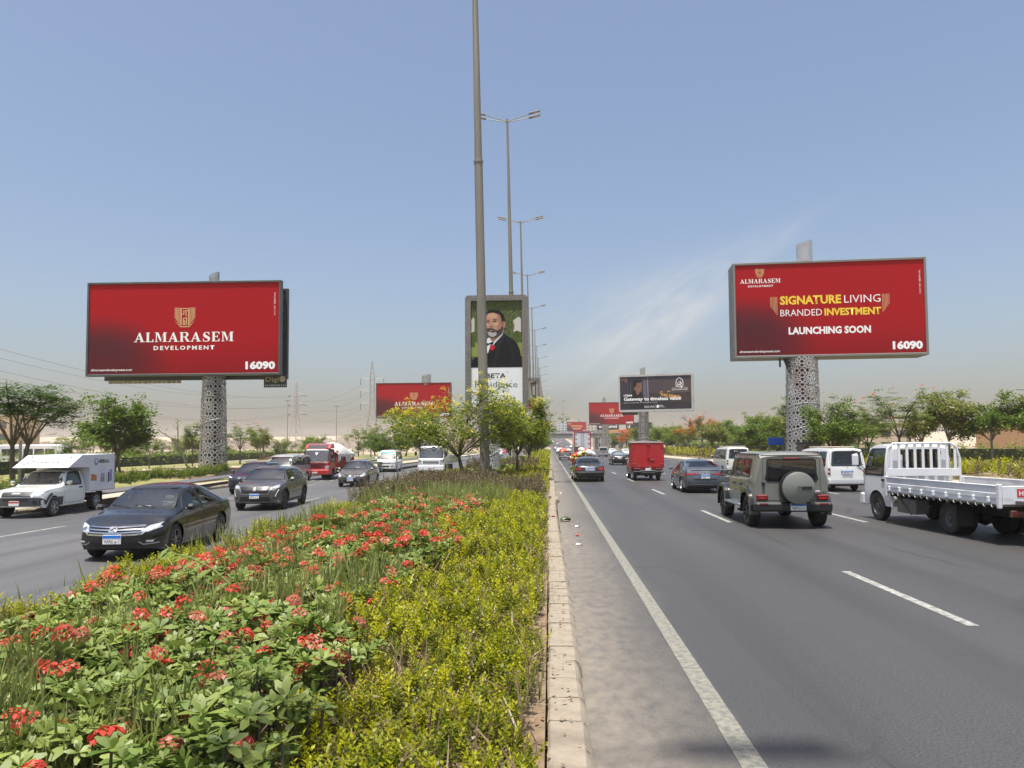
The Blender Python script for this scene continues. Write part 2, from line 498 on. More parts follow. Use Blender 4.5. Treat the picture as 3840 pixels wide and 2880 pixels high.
M_DESERT = pm('desert_sand', (0.40, 0.31, 0.21), 0.9, col2=(0.28, 0.22, 0.15), nscale=0.03, detail=9)
M_SOIL = pm('bed_soil', (0.17, 0.115, 0.07), 0.95, col2=(0.26, 0.19, 0.12), nscale=5, bump=0.8, bscale=25)
M_LAWN = pm('lawn_turf', (0.16, 0.17, 0.045), 0.9, col2=(0.26, 0.22, 0.085), nscale=0.35, bump=0.9, bscale=30, detail=9)
M_PAVE = pm('pavement_tiles', (0.42, 0.36, 0.28), 0.85, col2=(0.33, 0.28, 0.21), nscale=1.6, bump=0.3)
M_KERB = pm('kerb_concrete', (0.285, 0.245, 0.185), 0.85, col2=(0.20, 0.165, 0.125), nscale=5, bump=0.5, bscale=60)
M_PAINT = pm('road_paint', (0.225, 0.22, 0.175), 0.7, col2=(0.12, 0.117, 0.105), nscale=16, nlo=.40, nhi=.62, detail=9)
M_PAINTW = pm('road_paint_white', (0.33, 0.325, 0.30), 0.7, col2=(0.14, 0.138, 0.13), nscale=9, nlo=.42, nhi=.64, detail=9)
ground = strip('ground', [-4000, -1500, -400, -46, 0, 60, 400, 1500, 4000], [-600, -100, 100, 400, 1000, 2500, 6000],
    lambda x, y: -0.42, M_DESERT, kind='structure')
YS = [-40, 0, 40, 80, 150, 250, 380] + [380 + 30 * k for k in range(1, 22)]
strip('road_outbound', [0.24, 9, 18.3], YS, lambda x, y: road_z(y), M_ASPH_R, kind='structure')
strip('road_inbound', [-18.3, -12, -6.45], YS, lambda x, y: -0.15 + road_z(y), M_ASPH_L, kind='structure')
strip('median_soil', [-6.2, -5.2, -3, -1, -0.05], [-40, 0, 8, 20, 40, 80, 160, 380], lambda x, y: 0.10 + (0.06 if -5.5 < x < -.5 else 0), M_SOIL, kind='structure')
strip('verge_lawn', [-46, -30, -20.9], [-40, 20, 60, 120, 240, 330], lambda x, y: -0.02 + max(0, (-20.9 - x)) * .004, M_LAWN, kind='structure')
strip('verge_ground', [21.4, 36, 60], [-40, 20, 60, 120, 240, 330], lambda x, y: 0.16, pm('verge_soil', (0.22, 0.16, 0.085), .95, col2=(0.16, 0.15, 0.05), nscale=.5, bump=.6), kind='structure')
strip('pavement_far_side', [18.55, 21.4], [-40, 60, 160, 330], lambda x, y: 0.155, M_PAVE, kind='structure')
strip('pavement_inbound_side', [-20.9, -18.55], [-40, 60, 160, 330], lambda x, y: 0.0, M_PAVE, kind='structure')
strip('footpath', [49, 51], [-20, 60, 160, 300], lambda x, y: 0.20, M_PAVE, kind='structure')
strip('service_road', [-66, -58], [-20, 100, 260], lambda x, y: -0.40, pm('dusty_asphalt', (0.20, 0.18, 0.155), .9, col2=(0.27, 0.23, 0.18), nscale=.4), kind='structure')
# road embankment beyond the bridge
b = MB()
for s_, xo in ((1, 18.3), (-1, -18.3)):
 for k in range(19):
  y0, y1 = 380 + 30 * k, 410 + 30 * k
  b.quad((xo, y0, road_z(y0) - .02), (xo + s_ * (3 + road_z(y0) * 3), y0, -.42), (xo + s_ * (3 + road_z(y1) * 3), y1, -.42), (xo, y1, road_z(y1) - .02))
for k in range(19):
 y0, y1 = 380 + 30 * k, 410 + 30 * k
 b.quad((-6.45, y0, road_z(y0) + .02), (.24, y0, road_z(y0) + .02), (.24, y1, road_z(y1) + .02), (-6.45, y1, road_z(y1) + .02))
tag(b.build('embankment_terrain', M_DESERT), kind='structure')
# painted markings: one sheet per road, 4 mm above it
def paint(name, rects, mat, z0):
 b = MB()
 for x0, x1, y0, y1 in rects:
  z = z0 + .004
  b.quad((x0, y0, z + road_z(y0)), (x1, y0, z + road_z(y0)), (x1, y1, z + road_z(y1)), (x0, y1, z + road_z(y1)))
 return tag(b.build(name, mat, smooth=False), kind='structure')
paint('road_edge_line', [(1.23, 1.40, 1 + 10 * k, 11 + 10 * k) for k in range(-2, 37)], M_PAINT, 0.0)
paint('road_far_edge_line', [(17.35, 17.53, -20 + 10 * k, -10 + 10 * k) for k in range(39)], M_PAINTW, 0.0)
for nm, X in (('road_lane_dashes', 4.85), ('road_lane_dashes', 8.45), ('road_lane_dashes', 12.1), ('road_lane_dashes', 15.0)):
 paint(nm, [(X - .07, X + .07, 9.1 + 11.8 * k, 12.9 + 11.8 * k) for k in range(-1, 31)], M_PAINTW, 0.0)
paint('road_inbound_edge_line', [(-6.95, -6.80, -20 + 10 * k, -10 + 10 * k) for k in range(39)], M_PAINTW, -0.15)
for X in (-10.2, -14.1):
 paint('road_inbound_lane_dashes', [(X - .06, X + .06, 6 + 11.8 * k, 9.8 + 11.8 * k) for k in range(-1, 30)], M_PAINTW, -0.15)
for yy in (50.5, 52.0):
 paint('road_rumble_marks', [(-16.6 + .62 * k, -16.45 + .62 * k, yy - .5, yy + .5) for k in range(15)], M_PAINTW, -0.15)
# kerb stones: nearest ones piece by piece, the rest as one strip
def kerb_line(name, x_in, x_out, ztop, zroad, y0, n, length, y_end, seed, wobble=True):
 rnd = random.Random(seed)
 root = bpy.data.objects.new(name, None); link(root); tag(root, kind='structure')
 s = 1 if x_out > x_in else -1
 meshes = []
 for k in range(5):
  w = x_out - x_in
  b = MB()
  c = .018
  h0 = zroad - ztop - .05
  prof = [(0, h0), (w + s * .045, h0), (w + s * .035, -.06), (w - s * .002, -.012), (w - s * c, 0), (s * c, 0), (0, -c)]
  g = .006 + rnd.random() * .006
  b.prism(prof, g, length - g, 'y')
  for i, p in enumerate(b.v):
   b.v[i] = (p[0] + rnd.uniform(-.004, .004), p[1] + rnd.uniform(-.004, .004), p[2] + rnd.uniform(-.003, .003))
  m = b.mesh('kerb_stone', 30); m.materials.append(M_KERB); meshes.append(m)
 for k in range(n):
  o = bpy.data.objects.new('kerb_stone', meshes[rnd.randrange(5)])
  y = y0 + k * length
  dx = rnd.uniform(-.006, .006) + .03 * math.sin(y * .21)
  rz_ = rnd.uniform(-.006, .006)
  if wobble and 26 < y < 27.9: rz_ = .05; dx += .05
  if wobble and 27.9 <= y < 29.2: rz_ = -.09; dx += .07
  o.location = (x_in + dx, y, ztop + rnd.uniform(-.006, .004)); o.rotation_euler = (rnd.uniform(-.01, .01), rnd.uniform(-.015, .02), rz_)
  link(o, root)
 ys = y0 + n * length
 b = MB(); w = x_out - x_in
 yb = ys
 while yb < y_end:
  ye = min(yb + 20, y_end)
  z = road_z(yb)
  b.box(x_in, yb, zroad - .05 + z, x_out, ye, ztop + z, .012)
  yb = ye + .01
 o = b.build('kerb_run', M_KERB, root); tag(o, kind='structure')
 return root
kerb_line('kerb', -0.06, 0.20, 0.155, 0.0, 2.0, 150, 0.5, 380, 1)
kerb_line('kerb_inbound_median', -6.2, -6.45, 0.10, -0.15, 2.0, 60, 0.8, 380, 2, False)
kerb_line('kerb_inbound_verge', -18.55, -18.3, 0.01, -0.15, 14.0, 80, 1.0, 330, 3, False)
kerb_line('kerb_far_side', 18.55, 18.3, 0.16, 0.0, 20.0, 120, 1.0, 330, 4, False)
# far ridge on the horizon
def ridge(name, x0, x1, y, h, seed, mat):
 rnd = random.Random(seed); V = []; F = []
 n = 90
 for i in range(n + 1):
  x = x0 + (x1 - x0) * i / n
  hh = h * (0.92 + .06 * math.sin(i * .35) + rnd.uniform(-.025, .025))
  V += [(x, y - 260, -.45), (x, y - 60, hh * .8), (x, y, hh), (x, y + 500, hh * 1.02)]
 for i in range(n):
  for k in range(3):
   a = i * 4 + k
   F.append((a, a + 4, a + 5, a + 1))
 b = MB(); b.add(V, F)
 return tag(b.build(name, mat, sharp=80), kind='structure')
ridge('hills', -2400, 2400, 1800, 31, 5, M_DESERT)
# ------------------------------------------------------------------ vehicles: builder
def pchip(pts):
 xs = np.array([p[0] for p in pts], float); ys = np.array([p[1] for p in pts], float)
 n = len(xs)
 if n == 1: return lambda x: ys[0]
 h = np.diff(xs); d = np.diff(ys) / h
 m = np.zeros(n)
 m[0] = d[0]; m[-1] = d[-1]
 for i in range(1, n - 1):
  m[i] = 0 if d[i - 1] * d[i] <= 0 else 2 * d[i - 1] * d[i] / (d[i - 1] + d[i])
 def f(x):
  x = min(max(x, xs[0]), xs[-1])
  i = min(int(np.searchsorted(xs, x, side='right')) - 1, n - 2)
  t = (x - xs[i]) / h[i]
  return float((1 + 2 * t) * (1 - t) ** 2 * ys[i] + t * (1 - t) ** 2 * h[i] * m[i] + t * t * (3 - 2 * t) * ys[i + 1] + t * t * (t - 1) * h[i] * m[i + 1])
 return f
def lin(pts):
 xs = [p[0] for p in pts]; ys = [p[1] for p in pts]
 return lambda x: float(np.interp(x, xs, ys))
def inpoly(p, poly):
 x, y = p; c = False; n = len(poly); j = n - 1
 for i in range(n):
  xi, yi = poly[i]; xj, yj = poly[j]
  if (yi > y) != (yj > y) and x < (xj - xi) * (y - yi) / (yj - yi + 1e-12) + xi: c = not c
  j = i
 return c
def inset(poly, d):
 n = len(poly)
 area = sum(poly[i][0] * poly[(i + 1) % n][1] - poly[(i + 1) % n][0] * poly[i][1] for i in range(n))
 s = 1 if area > 0 else -1
 out = []
 for i in range(n):
  p0 = Vector(poly[i - 1]); p1 = Vector(poly[i]); p2 = Vector(poly[(i + 1) % n])
  a = (p1 - p0).normalized(); c = (p2 - p1).normalized()
  n1 = Vector((-a.y, a.x)) * s; n2 = Vector((-c.y, c.x)) * s
  k = (n1 + n2)
  k = k / max(.35, k.length_squared / 2) if k.length > 1e-6 else n1
  out.append(tuple(p1 + k * d))
 return out
def rounded(poly, r=0.05, k=3):
 """round the corners of a polygon"""
 out = []; n = len(poly)
 for i in range(n):
  p0 = Vector(poly[i - 1]); p1 = Vector(poly[i]); p2 = Vector(poly[(i + 1) % n])
  a = (p0 - p1); c = (p2 - p1)
  ra = min(r, a.length * .4); rc = min(r, c.length * .4)
  A = p1 + a.normalized() * ra; C = p1 + c.normalized() * rc
  for t in range(k + 1):
   u = t / k
   out.append(tuple(A * (1 - u) ** 2 + p1 * 2 * u * (1 - u) + C * u * u))
 return out
def loft(S):
 """lofted vehicle shell along y. returns (V, F, tags): tags 'low','side','top','front','rear'"""
 f = {k: (pchip(S[k]) if not S.get('linear') else lin(S[k])) for k in ('zbot', 'zbelt', 'ztop', 'wb', 'wt')}
 crown = pchip(S['crown']) if isinstance(S['crown'], list) else (lambda y: S['crown'])
 prof = pchip(S.get('prof', [(0, .93), (.25, .985), (.5, 1.0), (.8, .985), (1, .955)]))
 y0, y1 = S['yr'], S['yf']
 ys = set(np.round(np.linspace(y0, y1, max(8, int((y1 - y0) / S.get('step', .09)))), 4))
 for w, r, ra in S['arches']:
  for k in range(13): ys.add(round(w - ra + 2 * ra * k / 12, 4))
  ys.add(round(w - ra - .004, 4)); ys.add(round(w + ra + .004, 4))
 for k in S.get('keys', []): ys.add(k)
 ys = sorted(y for y in ys if y0 <= y <= y1)
 nl, nu, ntp = 7, S.get('nu', 5), 5
 rows = []
 for y in ys:
  zb, zl, zt = f['zbot'](y), f['zbelt'](y), f['ztop'](y)
  wb, wt_ = f['wb'](y), f['wt'](y)
  ze = max(zl + .004, zt - crown(y))
  za = zb
  for w, r, ra in S['arches']:
   if abs(y - w) < ra: za = max(za, r + math.sqrt(max(0, ra * ra - (y - w) ** 2)))
  za = min(za, zl - .02)
  sec = []
  for k in range(nl):
   z = za + (zl - za) * k / (nl - 1)
   sec.append((wb * prof((z - zb) / max(.01, zl - zb)), z))
  xb = sec[-1][0]
  for k in range(1, nu + 1):
   t = k / nu
   sec.append((xb + (wt_ - xb) * t + S.get('bulge', .02) * math.sin(math.pi * t), zl + (ze - zl) * t))
  for k in range(1, ntp + 1):
   a = k / ntp * math.pi / 2
   x = wt_ * (1 - k / ntp)
   q = max(0.0, 1 - (x / max(.01, wt_)) ** 2.4)
   sec.append((x, ze + (zt - ze) * q ** .75 if zt > ze else ze))
  rows.append(sec)
 ns = len(rows[0])
 full = 2 * ns - 1
 V = [];
 for y, sec in zip(ys, rows):
  pts = [(x, z) for x, z in sec] + [(-x, z) for x, z in sec[-2::-1]]
  V += [(x, y, z) for x, z in pts]
 F = []; T = []
 for j in range(len(ys) - 1):
  for i in range(full - 1):
   a = j * full + i
   F.append((a, a + 1, a + 1 + full, a + full))
   q = i if i < ns - 1 else full - 2 - i
   T.append('low' if q < nl - 1 else ('side' if q < nl - 1 + nu else 'top'))
 for end, j in (('rear', 0), ('front', len(ys) - 1)):
  mcol = 8
  prev = None
  for i in range(ns):
   x, z = rows[j][i]; y = ys[j]
   if i == ns - 1:
    row = [j * full + i] * (mcol + 1)
   else:
    row = [j * full + i]
    for c in range(1, mcol):
     V.append((x * (1 - 2 * c / mcol), y, z)); row.append(len(V) - 1)
    row.append(j * full + full - 1 - i)
   if prev:
    for c in range(mcol):
     q = [prev[c], prev[c + 1], row[c + 1], row[c]]
     q2 = []
     for t in q:
      if t not in q2: q2.append(t)
     if len(q2) >= 3: F.append(tuple(q2)); T.append(end)
   prev = row
 # bend the ends
 V2 = []
 for x, y, z in V:
  for end, ya, yb in (('front', S.get('fa', y1 - .7), y1), ('rear', S.get('ra', y0 + .6), y0)):
   e = S.get(end)
   if not e: continue
   t = (y - ya) / (yb - ya)
   if t > 0:
    t = min(1, t)
    wgt = t ** e.get('p', 1.6)
    sb = e['kx'] * (abs(x) / max(.3, f['wb'](0 if not S.get('wref') else S['wref']))) ** e.get('xp', 2.6) + lin(e['kz'])(z)
    y = y - wgt * sb * (1 if end == 'front' else -1)
  V2.append((x, y, z))
 return V2, F, T
class Car:
 def __init__(s, name, label, cat, loc, rz, S, paint, group=None, cuts=(), body='body', hollow=True):
  s.root = thing(name, label, cat, loc, rz, group)
  V, F, T = loft(S)
  s.S = S; s.paint = paint
  s.bvh = BVHTree.FromPolygons([Vector(v) for v in V], F)
  s.cuts = cuts
  keep = []
  for f, t in zip(F, T):
   if hollow and t in ('side', 'top', 'rear', 'front'):
    c = [sum(V[i][k] for i in f) / len(f) for k in range(3)]
    hit = False
    for view, poly in cuts:
     if view == 'S' and t == 'side' and inpoly((c[1], c[2]), poly): hit = True
     if view == 'F' and t in ('top', 'front') and c[1] > S.get('ymid', 0) and inpoly((c[0], c[2]), poly): hit = True
     if view == 'B' and t in ('top', 'rear') and c[1] < S.get('ymid', 0) and inpoly((c[0], c[2]), poly): hit = True
    if hit: continue
   keep.append(f)
  b = MB(); b.add(V, keep)
  s.body = b.build(body, paint, s.root, sharp=28)
  bmx = bmesh.new(); bmx.from_mesh(s.body.data)
  bmesh.ops.remove_doubles(bmx, verts=bmx.verts, dist=.0005)
  bmesh.ops.recalc_face_normals(bmx, faces=bmx.faces)
  bmx.to_mesh(s.body.data); bmx.free()
  s.body.data.shade_smooth(); s.body.data.set_sharp_from_angle(angle=R(28))
 def proj(s, p, view, off):
  a, c = p
  big = 6.0
  o, d = {'F': ((a, big, c), (0, -1, 0)), 'B': ((a, -big, c), (0, 1, 0)), 'R': ((big, a, c), (-1, 0, 0)),
    'L': ((-big, a, c), (1, 0, 0)), 'T': ((a, c, big), (0, 0, -1))}[view]
  d = Vector(d)
  h = s.bvh.ray_cast(Vector(o), d)
  if h[0] is None:
   h0 = s.bvh.find_nearest(Vector(o) + d * (big - 1.2))
   q = Vector(h0[0])
   k = {'F': (0, 2), 'B': (0, 2), 'R': (1, 2), 'L': (1, 2), 'T': (0, 1)}[view]
   q[k[0]] = a; q[k[1]] = c
   return q - d * off
  return h[0] - d * off
 def patch(s, name, poly, view, mat, off=.006, hole=None, res=.1, parent=None, skirt=True, depth=.012):
  """panel that follows the shell: poly in the view's plane"""
  if view == 'S':
   return [s.patch(name, poly, v, mat, off, hole, res, parent, skirt, depth) for v in ('R', 'L')]
  loops = [poly] + ([hole] if hole else [])
  pts = []; edges = []
  for lp in loops:
   st = len(pts); n = len(lp)
   for i in range(n):
    p, q = Vector(lp[i]), Vector(lp[(i + 1) % n])
    m = max(1, int((q - p).length / res))
    for k in range(m): pts.append(p + (q - p) * (k / m))
   edges += [(i, i + 1) for i in range(st, len(pts) - 1)] + [(len(pts) - 1, st)]
  xs = [p[0] for p in poly]; zs = [p[1] for p in poly]
  x = min(xs) + res * .5
  while x < max(xs):
   z = min(zs) + res * .5
   while z < max(zs):
    if inpoly((x, z), inset(poly, res * .25)) and not (hole and inpoly((x, z), hole)): pts.append(Vector((x, z)))
    z += res
   x += res
  r = delaunay_2d_cdt(pts, edges, [], 0, 1e-5)
  vs, fs = r[0], r[2]
  tri = []
  for f in fs:
   c = sum((vs[i] for i in f), Vector((0, 0))) / len(f)
   if inpoly(c, poly) and not (hole and inpoly(c, hole)): tri.append(tuple(f))
  V = [s.proj(v, view, off) for v in vs]
  b = MB(); b.add(V, tri)
  if skirt:
   cnt = {}
   for f in tri:
    for i in range(3):
     e = (f[i], f[(i + 1) % 3]); k = tuple(sorted(e)); cnt.setdefault(k, []).append(e)
   dn = {'F': Vector((0, -1, 0)), 'B': Vector((0, 1, 0)), 'R': Vector((-1, 0, 0)), 'L': Vector((1, 0, 0)), 'T': Vector((0, 0, -1))}[view] * (off + depth)
   low = {}
   for k, es in cnt.items():
    if len(es) == 1:
     a, c = es[0]
     for t in (a, c):
      if t not in low:
       low[t] = len(b.v); b.v.append(tuple(V[t] + dn))
     b.f.append((a, c, low[c], low[a]))
  return b.build(name, mat, parent or s.root, sharp=30)
 def line(s, name, pts, view, mat, w=.012, off=.003, parent=None):
  """thin shut line or trim along a polyline in the view plane"""
  if view == 'S':
   return [s.line(name, pts, v, mat, w, off, parent) for v in ('R', 'L')]
  P = [Vector(p) for p in pts]
  dense = []
  for i in range(len(P) - 1):
   m = max(1, int((P[i + 1] - P[i]).length / .07))
   dense += [P[i] + (P[i + 1] - P[i]) * (k / m) for k in range(m)]
  dense.append(P[-1])
  V = []; F = []
  for i, p in enumerate(dense):
   d = dense[min(i + 1, len(dense) - 1)] - dense[max(0, i - 1)]
   n = Vector((-d.y, d.x)).normalized() * (w / 2)
   V += [s.proj(p + n, view, off), s.proj(p - n, view, off)]
  for i in range(len(dense) - 1): F.append((2 * i, 2 * i + 1, 2 * i + 3, 2 * i + 2))
  b = MB(); b.add(V, F)
  return b.build(name, mat, parent or s.root, smooth=False)
 def window(s, name, poly, view, mat, frame=.035, fmat=None, rim=None, off=.004):
  poly = rounded(poly, .05)
  views = ('R', 'L') if view == 'S' else (view,)
  for v in views:
   fr = s.patch('window_frame', inset(poly, -frame * .35), v, fmat or M_BLACK, off + .003, inset(poly, frame * .8), .12, depth=.02)
   fr.name = 'window_frame'
   g = s.patch(name, inset(poly, frame * .5), v, mat, off, res=.16, skirt=False)
 def wheels(s, ys, half, r, w=.21, style='five', rim=None, dual=False, rr=.66):
  rim = rim or M_ALLOY
  t, rm = wheel_mesh(r, w, style, rr)
  for y in ys:
   for sd in (1, -1):
    o = bpy.data.objects.new('wheel', t); o.location = (sd * half, y, r)
    o.rotation_euler = (random.uniform(0, 6) if False else 0, 0, 0 if sd > 0 else math.pi)
    link(o, s.root)
    if len(t.materials) == 0: t.materials.append(M_TYRE)
    q = bpy.data.objects.new('rim', rm); link(q, o)
    q.rotation_euler = (R(17 * (1 + y)), 0, 0)
    if len(rm.materials) == 0: rm.materials.append(rim)
 def under(s, hw, y0, y1, z0, z1):
  b = MB(); b.box(-hw, y0, z0, hw, y1, z1, .03)
  b.build('underbody', M_BLACK, s.root)
 def plate(s, y, z, view='F', band=M_BLUEP, txt='١٢٣٦ ب د', w=.34, h=.17, x=0.0, off=.02):
  p = s.proj((x, z), view, off)
  sg = 1 if view == 'F' else -1
  b = MB(); b.box(-w / 2, -.008, -h / 2, w / 2, .008, h / 2, .006)
  o = b.build('number_plate', pm('plate_white', (0.72, 0.73, 0.72), .4), s.root)
  o.location = p; o.rotation_euler = (0, 0, math.pi if sg > 0 else 0)
  b = MB(); b.box(-w / 2 + .008, -.0125, h * .14, w / 2 - .008, -.009, h / 2 - .008)
  b.build('plate_band', band, o)
  if txt:
   text_obj(txt, h * .52, M_BLACKP, o, (0, -.0105, -h * .40), name='plate_lettering', bold=.012, width=w * .82)
  return o
 def mirrors(s, y, z, x, mat, size=(.20, .10, .14)):
  for sd in (1, -1):
   b = MB()
   w, d, h = size
   b.box(-w / 2, -d / 2, -h / 2, w / 2, d / 2, h / 2, min(size) * .42)
   o = b.build('door_mirror', mat, s.root); o.location = (sd * (x + w / 2), y, z)
   b = MB(); b.box(-w * .42, -d / 2 - .006, -h * .38, w * .42, -d / 2 - .001, h * .38)
   b.build('mirror_glass', pm('mirror_glass', (.5, .55, .6), .05, 1.0), o)
   b = MB(); b.box(-sd * (w / 2 + .09) - .05, -.03, -h * .45, -sd * w * .3 + .0, .03, -h * .15, .015)
   b.build('mirror_arm', M_BLACK, o)
 def handles(s, ys, z, mat, w=.17, hgt=.028):
  for y in ys:
   s.patch('door_handle', [(y - w / 2, z - hgt / 2), (y + w / 2, z - hgt / 2), (y + w / 2, z + hgt / 2), (y - w / 2, z + hgt / 2)], 'S', mat, .022, depth=.02)
 def interior(s, yd, yfs, yrs, hw, zf, zs, belt, wheel_side=-1, head=True):
  b = MB(); b.box(-hw, yrs - .55, zf, hw, yd + .12, zf + .05)
  b.build('cabin_floor', M_DASH, s.root)
  b = MB(); b.box(-hw, yd - .05, zf + .3, hw, yd + .35, belt - .04, .06)
  b.build('dashboard', M_DASH, s.root)
  for sd in (1, -1):
   b = MB(); b.box(sd * hw * .5 - .24, yfs - .25, zf + .1, sd * hw * .5 + .24, yfs + .25, zs, .06)
   M = Matrix.Translation((sd * hw * .5, yfs - .24, zs - .05)) @ Matrix.Rotation(R(14), 4, 'X')
   b.box(-.23, -.07, 0, .23, .07, .58, .06, M)
   if head: b.box(-.12, -.06, .60, .12, .05, .76, .05, M)
   b.build('seat', M_SEAT, s.root)
  if yrs is not None and yrs > -90:
   b = MB(); b.box(-hw * .95, yrs - .25, zf + .1, hw * .95, yrs + .25, zs, .06)
   M = Matrix.Translation((0, yrs - .24, zs - .05)) @ Matrix.Rotation(R(18), 4, 'X')
   b.box(-hw * .92, -.07, 0, hw * .92, .07, .52, .06, M)
   for sx in (-.5, .5): b.box(hw * sx - .12, -.05, .53, hw * sx + .12, .05, .66, .04, M)
   b.build('rear_seat', M_SEAT, s.root)
  b = MB()
  c = Vector((wheel_side * hw * .5, yd - .14, belt - .02))
  pts = []
  for k in range(17):
   a = 2 * math.pi * k / 16
   pts.append(c + Vector((.18 * math.cos(a), -.06 * math.sin(a), .17 * math.sin(a))))
  b.tube(pts, .016, 6, False)
  b.box(c.x - .17, c.y - .012, c.z - .03, c.x + .17, c.y + .012, c.z + .03, .01)
  b.build('steering_wheel', M_BLACK, s.root)
_WM = {}
def wheel_mesh(r, w, style, rr=.66):
 key = (round(r, 3), round(w, 3), style, rr)
 if key in _WM: return tuple(m.copy() for m in _WM[key])
 M = Matrix.Rotation(R(90), 4, 'Y')
 ri = r * rr
 b = MB()
 h = w / 2
 b.lathe([(ri, -h * .86), (ri + (r - ri) * .35, -h), (r - .025, -h * .92), (r, -h * .66), (r, -h * .2), (r - .006, -h * .17), (r - .006, -h * .08), (r, -h * .05), (r, h * .05), (r - .006, h * .08), (r - .006, h * .17), (r, h * .2), (r, h * .66), (r - .025, h * .92), (ri + (r - ri) * .35, h), (ri, h * .86)], 28, M)
 b.lathe([(ri, -h * .86), (ri * .9, -h * .5), (.02, -h * .5)], 20, M)
 t = b.mesh('wheel', 40)
 b = MB()
 b.lathe([(ri * 1.01, h * .86), (ri * 1.0, h * .97), (ri * .93, h * .95), (ri * .90, h * .60), (ri * .88, -h * .2)], 28, M)
 if style == 'disc' or style == 'steel':
  b.lathe([(ri * .90, h * .55), (ri * .72, h * .30), (ri * .40, h * .42), (ri * .36, h * .75), (ri * .30, h * .85), (.012, h * .85)], 20, M)
  for k in range(6):
   a = 2 * math.pi * k / 6
   b.cyl((h * .6, ri * .3 * math.cos(a), ri * .3 * math.sin(a)), (h * .95, ri * .3 * math.cos(a), ri * .3 * math.sin(a)), .018, n=6)
 else:
  n = {'five': 5, 'six': 6, 'ten': 10, 'seven': 7}[style]
  b.lathe([(ri * .24, h * .60), (ri * .22, h * .86), (ri * .12, h * .90), (.01, h * .90)], 16, M)
  for k in range(n):
   a = 2 * math.pi * k / n
   ca, sa = math.cos(a), math.sin(a)
   wd = ri * (.11 if n > 6 else .15)
   def P(rad, t_, x): return (x, rad * ca - t_ * sa, rad * sa + t_ * ca)
   for dt in ((-wd * .8, wd * .8) if style in ('five',) else (0,)):
    ww = wd * (.55 if style == 'five' else 1.0)
    v = [P(ri * .15, dt * .4 - ww * .8, h * .62), P(ri * .15, dt * .4 + ww * .8, h * .62), P(ri * .95, dt * 1.7 + ww * .7, h * .62), P(ri * .95, dt * 1.7 - ww * .7, h * .62),
      P(ri * .15, dt * .4 - ww * .7, h * .88), P(ri * .15, dt * .4 + ww * .7, h * .88), P(ri * .95, dt * 1.7 + ww * .55, h * .92), P(ri * .95, dt * 1.7 - ww * .55, h * .92)]
    b.add(v, [(0, 3, 2, 1), (4, 5, 6, 7), (0, 1, 5, 4), (1, 2, 6, 5), (2, 3, 7, 6), (3, 0, 4, 7)])
  b.lathe([(ri * .88, -h * .1), (.02, -h * .1)], 20, M)
 q = b.mesh('rim', 30)
 _WM[key] = (t, q)
 return t.copy(), q.copy()
def paintmat(name, c, rough=.35, coat=1.0, metal=0.0, dust=(0.30, 0.25, 0.19), amt=.25):
 """car paint with a thin film of road dust in patches"""
 if name in MATS: return MATS[name]
 c2 = tuple(c[i] * (1 - amt) + dust[i] * amt for i in range(3))
 return pm(name, c, rough, metal, coat, col2=c2, nscale=2.2, nlo=.42, nhi=.75, rough2=min(1, rough + .25), coat_rough=.06, spec=.3)
# ------------------------------------------------------------------ vehicles: sedans and crossovers
def sedan_spec(L=4.6, W=1.73, H=1.47, r=.315, fo=.92, wbase=2.62, belt=.92, hood=.97, trunk=1.02, fast=0.0):
 yf = L / 2; yr = -L / 2
 wf = yf - fo; wr = wf - wbase
 hw = W / 2
 S = dict(yr=yr, yf=yf, arches=[(wf, r, r + .055), (wr, r, r + .055)],
    zbot=[(yr, .30), (yr + .35, .22), (wr, .20), (wf, .20), (yf - .35, .20), (yf, .26)],
    zbelt=[(yr, .80), (yr + .25, belt + .0), (wr, belt + .03), (0, belt), (wf - .2, belt - .06), (yf - .35, .74), (yf, .60)],
    ztop=[(yr, .84), (yr + .08, trunk - .05), (yr + .18, trunk), (yr + .62 - fast * .3, trunk + .03), (yr + 1.5, H - .06), (-.25, H), (.35, H - .035), (.62, H - .11),
     (wf - .12, hood), (wf + .35, hood - .09), (yf - .30, hood - .20), (yf - .08, hood - .28), (yf, .62)],
    wb=[(yr, hw * .86), (yr + .3, hw * .96), (wr, hw * 1.0), (wf - .2, hw * 1.0), (yf - .45, hw * .97), (yf - .12, hw * .88), (yf, hw * .80)],
    wt=[(yr, hw * .80), (yr + .6, hw * .82), (yr + 1.4, hw * .66), (-.2, hw * .67), (.5, hw * .67), (wf - .12, hw * .86), (yf - .4, hw * .84), (yf, hw * .72)],
    crown=[(yr, .03), (yr + .6, .03), (yr + 1.4, .085), (.4, .085), (wf, .05), (yf, .04)],
    front=dict(kx=.30, xp=2.4, p=1.4, kz=[(.15, .06), (.35, 0), (.55, .0), (.72, .04), (.8, .1)]),
    rear=dict(kx=.16, xp=3, p=1.5, kz=[(.2, .07), (.45, 0), (.65, .0), (.85, .05), (1.1, .09)]), keys=[])
 S['wf'] = wf; S['wr'] = wr; S['H'] = H; S['r'] = r; S['hw'] = hw; S['belt'] = belt; S['hood'] = hood; S['trunk'] = trunk
 return S
